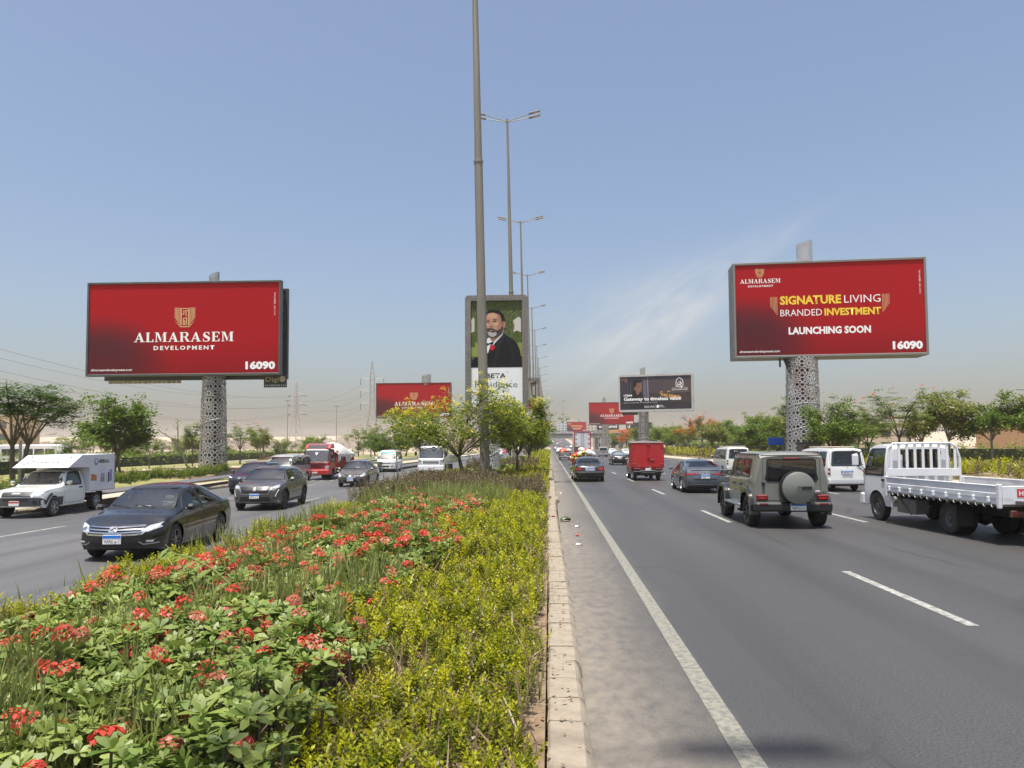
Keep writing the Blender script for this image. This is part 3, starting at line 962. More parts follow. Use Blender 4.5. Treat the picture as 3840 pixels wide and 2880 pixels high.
def sedan_glass(S, kind='sedan'):
 H, wf, wr, hw, be = S['H'], S['wf'], S['wr'], S['hw'], S['belt']
 zt = H - .125
 fw = [(-.02, be + .025), (wf - .42, be + .015), (wf - .52, be + .12), (.62, H - .25), (.38, H - .155), (.0, zt), (-.02, zt)]
 rw = [(-.09, be + .025), (-.09, zt), (-.45, H - .14), (-.85, H - .24), (wr - .02, be + .16), (wr - .10, be + .07), (wr + .15, be + .035)]
 ws = [(-hw * .80, S['hood'] + .015), (hw * .80, S['hood'] + .015), (hw * .64, H - .085), (-hw * .64, H - .085)]
 bw = [(-hw * .72, S['trunk'] + .07), (hw * .72, S['trunk'] + .07), (hw * .60, H - .10), (-hw * .60, H - .10)]
 return fw, rw, ws, bw
def doors(c, S, ysplit=-.055, yfr=None, yre=None, sill=.27):
 be, H, wf, wr, r = S['belt'], S['H'], S['wf'], S['wr'], S['r']
 yfr = yfr if yfr is not None else wf - r - .13
 yre = yre if yre is not None else wr + r * .55
 c.line('door_seam', [(yfr + .1, be - .02), (yfr, be - .2), (yfr - .02, sill)], 'S', M_BLACK, .010)
 c.line('door_seam', [(ysplit, H - .13), (ysplit, sill)], 'S', M_BLACK, .010)
 c.line('door_seam', [(yre - .25, be + .0), (yre - .05, be - .22), (wr + r + .1, .48), (wr + r + .16, sill)], 'S', M_BLACK, .010)
 c.line('door_seam', [(yfr - .02, sill), (wr + r + .16, sill)], 'S', M_BLACK, .010)
def common_sedan(c, S, glass_=None, wsmat=None, rim=None, style='five', tmat=None):
 fw, rw, ws, bw = sedan_glass(S)
 c.window('side_window', fw, 'S', glass_ or M_GLASS)
 c.window('side_window', rw, 'S', glass_ or M_GLASS)
 c.window('windscreen', ws, 'F', wsmat or M_WSCREEN)
 c.window('rear_window', bw, 'B', glass_ or M_GLASS)
 c.wheels((S['wf'], S['wr']), S['hw'] - .115, S['r'], .20, style, rim)
 c.under(S['hw'] - .24, S['yr'] + .35, S['yf'] - .35, .19, .62)
 doors(c, S)
 c.mirrors(S['wf'] - .48, S['belt'] + .06, S['hw'] + .0, c.paint, (.19, .12, .13))
 c.handles((-.22, -1.0), S['belt'] - .12, tmat or c.paint)
 c.interior(S['wf'] - .45, .12, -.75, S['hw'] - .16, .24, .52, S['belt'])
 for sx in (-.34, .18):
  p0 = c.proj((sx, S['hood'] + .02), 'F', .02); p1 = c.proj((sx + .44, S['hood'] + .075), 'F', .02)
  b = MB(); b.tube([p0, p1], .010, 5); b.build('wiper', M_BLACK, c.root)
def cuts_of(S):
 fw, rw, ws, bw = sedan_glass(S)
 return [('S', inset(rounded(fw, .05), .012)), ('S', inset(rounded(rw, .05), .012)), ('F', inset(ws, .012)), ('B', inset(bw, .012))]
def black_sedan(loc, rz):
 S = sedan_spec(4.62, 1.75, 1.47, .33, .93, 2.64)
 P = paintmat('black_paint', (0.005, 0.005, 0.006), .30, amt=.012)
 c = Car('sedan', 'dusty black sedan with chrome striped grille coming beside the flower bed', 'car', loc, rz, S, P, cuts=cuts_of(S))
 common_sedan(c, S, style='five', rim=pm('machined_alloy', (.30, .30, .31), .25, .9, col2=(.03, .03, .03), nscale=7))
 c.handles((-.22, -1.0), S['belt'] - .12, M_CHROME, .16, .03)
 g = c.patch('grille', [(-.50, .55), (.50, .55), (.56, .70), (.52, .72), (-.52, .72), (-.56, .70)], 'F', M_BLACK, .012)
 for z in (.585, .64, .69):
  c.line('grille_bar', [(-.54, z + .008), (0, z - .01), (.54, z + .008)], 'F', M_CHROME, .022, .026, parent=g)
 c.line('grille_trim', [(-.60, .62), (-.52, .545), (0, .53), (.52, .545), (.60, .62)], 'F', M_CHROME, .030, .030, parent=g)
 b = c.patch('emblem', rounded([(-.075, .575), (.075, .575), (.075, .70), (-.075, .70)], .03), 'F', M_CHROME, .045)
 c.line('emblem_mark', [(-.05, .60), (.0, .645), (.05, .635), (-.01, .675), (-.05, .66)], 'F', M_BLACK, .018, .050, parent=b)
 for s_ in (1, -1):
  h = c.patch('headlight', [(s_ * .50, .60), (s_ * .62, .585), (s_ * .80, .66), (s_ * .845, .735), (s_ * .80, .755), (s_ * .60, .70)], 'F', M_LAMP, .012, res=.05)
  c.patch('lamp_reflector', ellipse(s_ * .66, .655, .055, .035, 10), 'F', M_CHROME, .022, res=.04, parent=h)
  c.patch('fog_lamp', [(s_ * .52, .36), (s_ * .74, .37), (s_ * .76, .44), (s_ * .58, .43)], 'F', M_BLACK, .012)
  c.line('fog_trim', [(s_ * .48, .40), (s_ * .56, .345), (s_ * .78, .36)], 'F', M_ALLOY, .022, .022)
  c.patch('fog_lens', [(s_ * .60, .385), (s_ * .71, .39), (s_ * .72, .42), (s_ * .61, .415)], 'F', M_LAMP, .02)
 li = c.patch('lower_intake', [(-.50, .27), (.50, .27), (.46, .42), (-.46, .42)], 'F', M_BLACK, .006)
 for z in (.31, .36, .40): c.line('intake_bar', [(-.48, z), (.48, z)], 'F', M_DALLOY, .016, .014, parent=li)
 c.patch('bumper_lip', [(-.80, .21), (.80, .21), (.78, .25), (-.78, .25)], 'F', M_DALLOY, .03)
 c.plate(0, .455, 'F', txt='٧٨٩٨ ج ا', w=.36, h=.185, off=.035)
 for s_ in (1, -1):
  c.patch('tail_light', [(s_ * .50, .74), (s_ * .78, .76), (s_ * .80, .88), (s_ * .52, .88)], 'B', M_TAIL, .012)
 b = MB()
 b.box(-.17, S['wf'] - .40, S['hood'] - .02, .10, S['wf'] - .28, S['hood'] + .05, .02)
 b.build('dashboard_tray', pm('white_tissue', (.75, .76, .72), .7), c.root)
 return c
def grey_sedan(loc, rz):
 S = sedan_spec(4.45, 1.70, 1.50, .30, .88, 2.60)
 P = paintmat('bronze_grey_paint', (0.115, 0.098, 0.085), .3, metal=.35, amt=.12)
 c = Car('sedan', 'bronze grey sedan with chrome V shaped grille following the dark grey crossover', 'car', loc, rz, S, P, cuts=cuts_of(S))
 common_sedan(c, S, style='ten', rim=M_DALLOY)
 g = c.patch('grille', [(-.26, .53), (.26, .53), (.44, .70), (-.44, .70)], 'F', M_BLACK, .012)
 for z in (.57, .61, .65, .685): c.line('grille_bar', [(-.40, z), (.40, z)], 'F', M_DALLOY, .012, .018, parent=g)
 c.line('grille_trim', [(-.46, .71), (-.24, .54), (.24, .54), (.46, .71)], 'F', M_CHROME, .045, .024, parent=g)
 c.patch('emblem', ellipse(0, .63, .065, .065, 12), 'F', M_CHROME, .04, res=.05)
 for s_ in (1, -1):
  c.patch('headlight', [(s_ * .52, .58), (s_ * .66, .57), (s_ * .80, .66), (s_ * .83, .80), (s_ * .74, .79), (s_ * .56, .68)], 'F', M_LAMP, .012, res=.05)
  c.patch('fog_lamp', ellipse(s_ * .62, .38, .09, .055, 12), 'F', M_BLACK, .012, res=.05)
  c.line('fog_trim', [(s_ * .46, .45), (s_ * .54, .33), (s_ * .74, .33)], 'F', P, .03, .02)
 c.patch('lower_intake', [(-.42, .29), (.42, .29), (.36, .42), (-.36, .42)], 'F', M_BLACK, .006)
 c.line('bumper_chrome', [(-.46, .275), (0, .26), (.46, .275)], 'F', M_CHROME, .03, .018)
 c.plate(0, .43, 'F', txt='٢٣٥٦ س', off=.03)
 b = MB(); b.box(-.22, S['wf'] - .36, S['hood'] - .02, .0, S['wf'] - .34, S['hood'] + .12, .005); b.build('dashboard_card', M_WHITEP, c.root)
 return c
def crossover_spec(L=4.3, W=1.77, H=1.55, r=.345):
 yf = L / 2; yr = -L / 2
 wf = yf - .85; wr = wf - 2.60; hw = W / 2; be = 1.0
 S = dict(yr=yr, yf=yf, arches=[(wf, r, r + .06), (wr, r, r + .06)],
    zbot=[(yr, .36), (yr + .3, .26), (wr, .24), (wf, .24), (yf - .3, .22), (yf, .28)],
    zbelt=[(yr, .95), (yr + .3, 1.06), (wr, 1.06), (-.4, be + .01), (.3, be - .02), (wf - .2, .95), (yf - .35, .88), (yf, .72)],
    ztop=[(yr, 1.02), (yr + .10, 1.10), (yr + .22, 1.18), (yr + .62, H - .10), (yr + 1.0, H - .03), (-.1, H), (.3, H - .03), (.58, H - .10),
     (wf - .14, 1.05), (wf + .2, 1.0), (yf - .3, .94), (yf - .08, .86), (yf, .74)],
    wb=[(yr, hw * .88), (yr + .25, hw * .97), (wr, hw), (wf - .2, hw), (yf - .4, hw * .98), (yf - .1, hw * .90), (yf, hw * .84)],
    wt=[(yr, hw * .76), (yr + .5, hw * .68), (-.2, hw * .70), (.5, hw * .69), (wf - .12, hw * .86), (yf - .4, hw * .86), (yf, hw * .78)],
    crown=[(yr, .04), (yr + .6, .07), (.4, .08), (wf, .05), (yf, .04)],
    front=dict(kx=.26, xp=2.6, p=1.4, kz=[(.2, .06), (.4, 0), (.7, .0), (.85, .03), (.95, .1)]),
    rear=dict(kx=.14, xp=3, p=1.5, kz=[(.2, .06), (.5, 0), (.85, .0), (1.1, .03), (1.5, .05)]))
 S.update(wf=wf, wr=wr, H=H, r=r, hw=hw, belt=be, hood=1.04, trunk=1.10)
 return S
def crossover_glass(S):
 H, wf, wr, hw, be = S['H'], S['wf'], S['wr'], S['hw'], S['belt']
 fw = [(-.02, be + .035), (wf - .40, be - .0), (wf - .50, be + .10), (.60, H - .24), (.36, H - .15), (-.02, H - .12)]
 rw = [(-.09, be + .04), (-.09, H - .12), (-.70, H - .13), (-1.05, H - .17), (-1.38, be + .17), (-1.25, be + .09)]
 ws = [(-hw * .80, 1.06), (hw * .80, 1.06), (hw * .65, H - .085), (-hw * .65, H - .085)]
 bw = [(-hw * .68, 1.17), (hw * .68, 1.17), (hw * .62, H - .10), (-hw * .62, H - .10)]
 return fw, rw, ws, bw
def crossover(loc, rz, label, P, kind):
 S = crossover_spec()
 fw, rw, ws, bw = crossover_glass(S)
 cuts = [('S', inset(rounded(fw, .05), .012)), ('S', inset(rounded(rw, .05), .012)), ('F', inset(ws, .012)), ('B', inset(bw, .012))]
 c = Car('crossover_car', label, 'car', loc, rz, S, P, cuts=cuts)
 c.window('side_window', fw, 'S', M_GLASS); c.window('side_window', rw, 'S', M_GLASS)
 c.window('windscreen', ws, 'F', M_WSCREEN); c.window('rear_window', bw, 'B', M_DGLASS)
 c.wheels((S['wf'], S['wr']), S['hw'] - .12, S['r'], .215, 'five', M_DALLOY)
 c.under(S['hw'] - .24, S['yr'] + .35, S['yf'] - .35, .23, .68)
 doors(c, S, sill=.33)
 c.mirrors(S['wf'] - .46, S['belt'] + .07, S['hw'], P, (.20, .13, .15))
 c.handles((-.22, -.95), S['belt'] - .13, P)
 c.interior(S['wf'] - .45, .10, -.75, S['hw'] - .16, .30, .60, S['belt'])
 # dark cladding on sill and arches
 c.patch('sill_cladding', [(S['wr'] + .41, .26), (S['wf'] - .41, .26), (S['wf'] - .41, .36), (S['wr'] + .41, .36)], 'S', M_BLACK, .008)
 for w in (S['wf'], S['wr']):
  ra = S['r'] + .06
  pts = [(w + (ra + .03) * math.cos(a), S['r'] + (ra + .03) * math.sin(a)) for a in np.linspace(.05, math.pi - .05, 15)]
  c.line('arch_cladding', pts, 'S', M_BLACK, .06, .008)
 if kind == 'grey':
  g = c.patch('grille', [(-.44, .62), (.44, .62), (.56, .86), (-.56, .86)], 'F', M_BLACK, .012)
  for k in range(7): c.line('grille_slat', [(-.48, .65 + .032 * k), (.48, .65 + .032 * k)], 'F', M_DALLOY, .008, .016, parent=g)
  c.line('grille_trim', [(-.58, .84), (-.46, .60), (.46, .60), (.58, .84)], 'F', M_ALLOY, .02, .02, parent=g)
  e = c.patch('emblem', [(-.03, .69), (.01, .74), (.04, .68), (.055, .70), (.03, .77), (.05, .82), (-.02, .83), (-.05, .80), (-.01, .79), (-.05, .72)], 'F', M_CHROME, .03, res=.04)
  for s_ in (1, -1):
   c.patch('headlight', [(s_ * .58, .79), (s_ * .74, .79), (s_ * .85, .86), (s_ * .84, .93), (s_ * .60, .86)], 'F', M_LAMP, .012, res=.05)
   c.patch('side_intake', [(s_ * .60, .42), (s_ * .70, .42), (s_ * .83, .74), (s_ * .76, .74)], 'F', M_BLACK, .008, res=.06)
   c.patch('daytime_lamp', [(s_ * .68, .50), (s_ * .71, .50), (s_ * .80, .74), (s_ * .775, .74)], 'F', pm('lamp_white', (.85, .86, .88), .3), .02, res=.06)
  c.patch('lower_intake', [(-.58, .33), (.58, .33), (.52, .50), (-.52, .50)], 'F', M_BLACK, .008)
  c.patch('skid_plate', [(-.78, .27), (.78, .27), (.80, .37), (.55, .31), (-.55, .31), (-.80, .37)], 'F', M_ALLOY, .03)
  c.plate(0, .52, 'F', txt='١٣٦١ د ن', off=.035)
 else:
  c.patch('grille', [(-.50, .70), (.50, .70), (.54, .80), (-.54, .80)], 'F', M_BLACK, .012)
  for s_ in (1, -1):
   c.patch('headlight', [(s_ * .56, .80), (s_ * .82, .84), (s_ * .85, .90), (s_ * .60, .84)], 'F', pm('lamp_white', (.85, .86, .88), .3), .012, res=.05)
  c.patch('lower_intake', [(-.60, .34), (.60, .34), (.50, .58), (-.50, .58)], 'F', M_BLACK, .008)
  c.plate(0, .50, 'F', txt='', off=.03)
  for s_ in (1, -1):
   b = MB(); b.box(s_ * .60, -1.5, S['H'] - .04, s_ * .64, .3, S['H'] + .0, .012); b.build('roof_rail', M_ALLOY, c.root)
 return c
def octavia(loc, rz):
 S = sedan_spec(4.69, 1.83, 1.47, .335, .90, 2.69, belt=.94, trunk=1.06, fast=1.0)
 P = paintmat('blue_grey_paint', (0.085, 0.098, 0.118), .25, metal=.5, amt=.05)
 c = Car('sedan', 'blue grey liftback sedan with wide red tail lamps ahead of the boxy off-roader', 'car', loc, rz, S, P, cuts=cuts_of(S))
 common_sedan(c, S, style='seven', rim=M_ALLOY, glass_=glass('rear_tint', (.14, .17, .20)))
 for s_ in (1, -1):
  c.patch('tail_light', [(s_ * .30, .82), (s_ * .62, .80), (s_ * .86, .74), (s_ * .87, .86), (s_ * .60, .89), (s_ * .32, .865)], 'B', M_TAIL, .012, res=.06)
  c.line('tail_light_bar', [(s_ * .36, .845), (s_ * .80, .82)], 'B', pm('tail_glow', (.55, .03, .04), .2), .018, .02)
  c.patch('reflector', [(s_ * .55, .37), (s_ * .80, .38), (s_ * .80, .405), (s_ * .55, .395)], 'B', M_TAIL, .012)
 c.patch('boot_lip', [(-.62, 1.0), (.62, 1.0), (.66, 1.045), (-.66, 1.045)], 'B', P, .03)
 c.line('boot_seam', [(-.62, .80), (-.52, .62), (.52, .62), (.62, .80)], 'B', M_BLACK, .012, .004)
 c.patch('boot_recess', [(-.48, .595), (.48, .595), (.46, .635), (-.46, .635)], 'B', M_BLACK, .006)
 text_obj('SKODA', .075, M_CHROME, c.root, c.proj((0, .885), 'B', .03), name='badge_lettering', bold=.01, width=.62, spacing=2.2)
 p = c.proj((-.42, .68), 'B', .03)
 text_obj('A7', .07, M_CHROME, c.root, p, name='badge_lettering', bold=.02, width=.16)
 c.line('bumper_chrome', [(-.80, .395), (0, .385), (.80, .395)], 'B', M_CHROME, .012, .02)
 c.patch('bumper_skirt', [(-.78, .26), (.78, .26), (.80, .35), (-.80, .35)], 'B', M_BLACK, .012)
 c.plate(0, .72, 'B', txt='٢٥٨٤ ن ر', off=.03, w=.36, h=.17)
 p0 = c.proj((.10, 1.17), 'B', .03); p1 = c.proj((.42, 1.16), 'B', .03)
 b = MB(); b.tube([p0, p1], .012, 5); b.build('rear_wiper', M_BLACK, c.root)
 b = MB(); b.prism([(-.9, S['H'] - .03), (-.76, S['H'] - .01), (-.88, S['H'] + .05)], -.015, .015, 'x'); b.build('roof_fin', M_BLACK, c.root)
 return c
def black_saloon(loc, rz):
 S = sedan_spec(4.80, 1.80, 1.43, .315, .86, 2.83, belt=.90, trunk=.98)
 P = paintmat('black_green_paint', (0.010, 0.011, 0.011), .28, amt=.08)
 c = Car('sedan', 'old black saloon with oval tail lamps driving nearest the median', 'car', loc, rz, S, P, cuts=cuts_of(S))
 common_sedan(c, S, style='five', rim=M_ALLOY, glass_=glass('pale_rear', (.30, .36, .35)))
 for s_ in (1, -1):
  t = c.patch('tail_light', rounded([(s_ * .46, .66), (s_ * .83, .64), (s_ * .84, .84), (s_ * .52, .85)], .06), 'B', M_TAIL, .014, res=.06)
  for xx in (.58, .72): c.patch('lamp_ring', ellipse(s_ * xx, .75, .05, .05, 10), 'B', pm('tail_glow', (.55, .03, .04), .2), .02, res=.04, parent=t)
 bp = c.patch('bumper', [(-.88, .40), (.88, .40), (.88, .60), (-.88, .60)], 'B', P, .05, depth=.06)
 c.line('bumper_strip', [(-.86, .575), (.86, .575)], 'B', M_ALLOY, .05, .056, parent=bp)
 c.patch('bumper_skirt', [(-.82, .27), (.82, .27), (.84, .395), (-.84, .395)], 'B', P, .02)
 c.patch('plate_surround', [(-.27, .65), (.27, .65), (.29, .84), (-.29, .84)], 'B', M_ALLOY, .008)
 c.plate(0, .735, 'B', txt='٦٩٤ ل ا', off=.03, w=.36, h=.17)
 c.line('boot_seam', [(-.5, .96), (-.44, .62), (.44, .62), (.5, .96)], 'B', M_BLACK, .010, .004)
 b = MB(); b.tube([(-.25, S['yr'] + .05, .24), (-.25, S['yr'] - .03, .24)], .03, 8); b.build('exhaust', M_STEEL, c.root)
 return c
def small_sedan(loc, rz, label, P, name='sedan', tailp=True):
 """farther saloon seen from behind"""
 S = sedan_spec(4.45, 1.70, 1.50, .30, .88, 2.60)
 c = Car(name, label, 'car', loc, rz, S, P, cuts=(), hollow=False)
 fw, rw, ws, bw = sedan_glass(S)
 dk = pm('window_dark', (.03, .035, .04), .05, coat=1.0)
 for q in (fw, rw): c.patch('side_window', rounded(q, .05), 'S', dk, .006, skirt=False)
 c.patch('windscreen', ws, 'F', dk, .006, skirt=False)
 c.patch('rear_window', bw, 'B', pm('window_pale', (.16, .19, .20), .06, coat=1.0), .006, skirt=False)
 c.wheels((S['wf'], S['wr']), S['hw'] - .115, S['r'], .20, 'ten', M_ALLOY)
 c.under(S['hw'] - .24, S['yr'] + .35, S['yf'] - .35, .19, .62)
 c.mirrors(S['wf'] - .48, S['belt'] + .06, S['hw'], P, (.19, .12, .13))
 for s_ in (1, -1):
  t = c.patch('tail_light', [(s_ * .56, .68), (s_ * .74, .66), (s_ * .84, .78), (s_ * .82, .90), (s_ * .64, .86)], 'B', M_TAIL, .012, res=.08)
  c.patch('tail_lens', [(s_ * .56, .69), (s_ * .70, .67), (s_ * .72, .74), (s_ * .60, .76)], 'B', M_TAILW, .018, res=.08, parent=t)
  c.patch('headlight', [(s_ * .52, .58), (s_ * .66, .57), (s_ * .80, .66), (s_ * .83, .76), (s_ * .56, .68)], 'F', M_LAMP, .012, res=.08)
 c.patch('grille', [(-.4, .55), (.4, .55), (.44, .68), (-.44, .68)], 'F', M_BLACK, .01)
 c.patch('lower_intake', [(-.5, .28), (.5, .28), (.45, .42), (-.45, .42)], 'F', M_BLACK, .006)
 c.line('boot_chrome', [(-.28, .87), (.28, .87)], 'B', M_CHROME, .03, .015)
 c.patch('bumper_skirt', [(-.7, .28), (.7, .28), (.7, .42), (-.7, .42)], 'B', M_BLACK, .008)
 c.plate(0, .75, 'B', txt='', off=.02)
 c.plate(0, .47, 'F', txt='', off=.02)
 return c
# ------------------------------------------------------------------ vehicles: vans, off-roader, pickups
def van_spec(L=4.7, W=1.70, H=1.97, r=.31, nose=.55):
 yf = L / 2; yr = -L / 2; hw = W / 2
 wf = yf - .95; wr = wf - 2.57
 S = dict(yr=yr, yf=yf, arches=[(wf, r, r + .05), (wr, r, r + .05)],
    zbot=[(yr, .34), (yr + .2, .27), (wr, .24), (wf, .24), (yf - .2, .24), (yf, .30)],
    zbelt=[(yr, 1.08), (wr, 1.10), (wf, 1.08), (yf - .35, 1.02), (yf, .86)],
    ztop=[(yr, H - .10), (yr + .12, H - .04), (-.8, H), (.9, H - .02), (1.25, H - .07), (1.50, H - .20), (yf - .28, 1.14), (yf - .12, 1.03), (yf, .90)],
    wb=[(yr, hw * .96), (yr + .2, hw), (wf, hw), (yf - .2, hw * .97), (yf, hw * .90)],
    wt=[(yr, hw * .80), (-.5, hw * .82), (1.1, hw * .81), (yf - .3, hw * .90), (yf, hw * .82)],
    crown=[(yr, .06), (1.2, .07), (yf - .3, .05), (yf, .04)], nu=6,
    front=dict(kx=.20, xp=2.8, p=1.3, kz=[(.2, .02), (.45, 0), (.7, .0), (1.2, .02)]),
    rear=dict(kx=.05, xp=3, p=1.5, kz=[(.2, .05), (.5, 0), (1.0, .0), (1.9, .10)]), prof=[(0, .95), (.25, .99), (.6, 1.0), (1, .985)])
 S.update(wf=wf, wr=wr, H=H, r=r, hw=hw, belt=1.09)
 return S
def van(loc, rz, label, P, kind='rear', name='minibus', H=1.97, W=1.70, detail=True, side_dark=True, L=4.7):
 S = van_spec(L=L, H=H, W=W)
 hw, wf, wr = S['hw'], S['wf'], S['wr']
 fd = [(wf - .22, 1.13), (wf + .38, 1.13), (wf + .20, H - .36), (wf - .02, H - .21), (wf - .22, H - .20)]
 w1 = [(.0, 1.13), (wf - .32, 1.13), (wf - .32, H - .20), (.0, H - .19)]
 w2 = [(-1.05, 1.13), (-.08, 1.13), (-.08, H - .19), (-1.05, H - .19)]
 w3 = [(S['yr'] + .28, 1.13), (-1.13, 1.13), (-1.13, H - .19), (S['yr'] + .36, H - .19)]
 ws = [(-hw * .84, 1.16), (hw * .84, 1.16), (hw * .76, H - .16), (-hw * .76, H - .16)]
 bw = [(-hw * .78, 1.14), (hw * .78, 1.14), (hw * .70, H - .20), (-hw * .70, H - .20)]
 sides = [fd, w1, w2, w3]
 cuts = [('S', inset(q, .012)) for q in sides] + [('F', inset(ws, .012)), ('B', inset(bw, .012))]
 c = Car(name, label, 'van', loc, rz, S, P, cuts=cuts)
 for q in sides: c.window('side_window', q, 'S', M_GLASS, .03)
 c.window('windscreen', ws, 'F', M_WSCREEN, .03)
 c.window('rear_window', bw, 'B', M_GLASS, .03)
 c.wheels((wf, wr), hw - .11, S['r'], .19, 'steel', pm('steel_wheel', (.5, .5, .5), .45, .4))
 c.under(hw - .24, S['yr'] + .3, S['yf'] - .3, .24, .60)
 c.mirrors(wf + .30, 1.22, hw + .04, P if kind != 'silver' else M_BLACK, (.16, .10, .22))
 c.interior(wf + .45, wf - .15, -.4, hw - .14, .45, .78, 1.09)
 for yy in (-1.25, -1.95):
  b = MB(); b.box(-hw + .16, yy - .2, .5, hw - .16, yy + .2, .82, .05); b.box(-hw + .18, yy - .24, .8, hw - .18, yy - .12, 1.28, .05)
  b.build('rear_seat', M_SEAT, c.root)
 c.line('door_seam', [(wf - .27, H - .16), (wf - .27, .32)], 'S', M_BLACK, .012)
 c.line('door_seam', [(wf + .44, 1.1), (wf + .36, .70)], 'S', M_BLACK, .012)
 c.line('door_seam', [(-.03, H - .16), (-.03, .32)], 'S', M_BLACK, .010)
 c.line('side_moulding', [(S['yr'] + .1, .72), (wr - .38, .72)], 'S', P, .05, .012)
 c.handles((wf - .14,), .98, M_BLACK, .15, .035)
 # front
 c.patch('grille', [(-.42, .74), (.42, .74), (.44, .84), (-.44, .84)], 'F', pm('van_grille', (.18, .18, .19), .4), .010)
 for s_ in (1, -1):
  c.patch('headlight', rounded([(s_ * .46, .72), (s_ * .78, .72), (s_ * .80, .87), (s_ * .48, .85)], .04), 'F', M_LAMP, .012, res=.06)
  c.patch('fog_lamp', rounded([(s_ * .42, .48), (s_ * .66, .48), (s_ * .66, .56), (s_ * .42, .56)], .03), 'F', M_BLACK, .040, res=.06)
 bp = c.patch('front_bumper', [(-.82, .34), (.82, .34), (.82, .64), (-.82, .64)], 'F', P, .035, depth=.04)
 c.patch('lower_intake', rounded([(-.30, .45), (.30, .45), (.30, .57), (-.30, .57)], .05), 'F', M_BLACK, .040, parent=bp)
 for sx in (-.36, .12):
  p0 = c.proj((sx, 1.17), 'F', .02); p1 = c.proj((sx + .45, 1.26), 'F', .02)
  b = MB(); b.tube([p0, p1], .011, 5); b.build('wiper', M_BLACK, c.root)
 # rear
 rb = c.patch('rear_bumper', [(-.82, .32), (.82, .32), (.82, .56), (-.82, .56)], 'B', P, .05, depth=.06)
 for s_ in (1, -1):
  t = c.patch('tail_light', rounded([(s_ * .72, .74), (s_ * .82, .74), (s_ * .815, 1.04), (s_ * .72, 1.04)], .02), 'B', M_TAIL, .012, res=.08)
  c.patch('tail_lens', [(s_ * .73, .85), (s_ * .81, .85), (s_ * .81, .91), (s_ * .73, .91)], 'B', M_TAILW, .018, res=.08, parent=t)
 c.line('tailgate_seam', [(-.70, 1.80 - 1.97 + H), (-.71, .60), (.71, .60), (.70, 1.80 - 1.97 + H)], 'B', M_BLACK, .010, .003)
 c.patch('plate_recess', [(-.24, .76), (.24, .76), (.26, .93), (-.26, .93)], 'B', M_DARK, .006)
 return c, S
def minibus_roofload(c, S, tyre=True):
 H = S['H']
 b = MB()
 for sx in (-.55, .55): b.box(sx - .02, S['yr'] + .3, H + .03, sx + .02, 1.0, H + .06, .008)
 for yy in np.linspace(S['yr'] + .35, .9, 6): b.box(-.6, yy - .02, H + .0, .6, yy + .02, H + .045, .008)
 b.build('roof_rack', pm('rack_cream', (.45, .40, .32), .7), c.root)
 if tyre:
  b = MB(); b.lathe([(.17, -.09), (.30, -.10), (.32, -.04), (.32, .04), (.30, .10), (.17, .09)], 24, None, True)
  o = b.build('roof_tyre', M_TYRE, c.root, loc=(.05, S['yr'] + .75, H + .15))
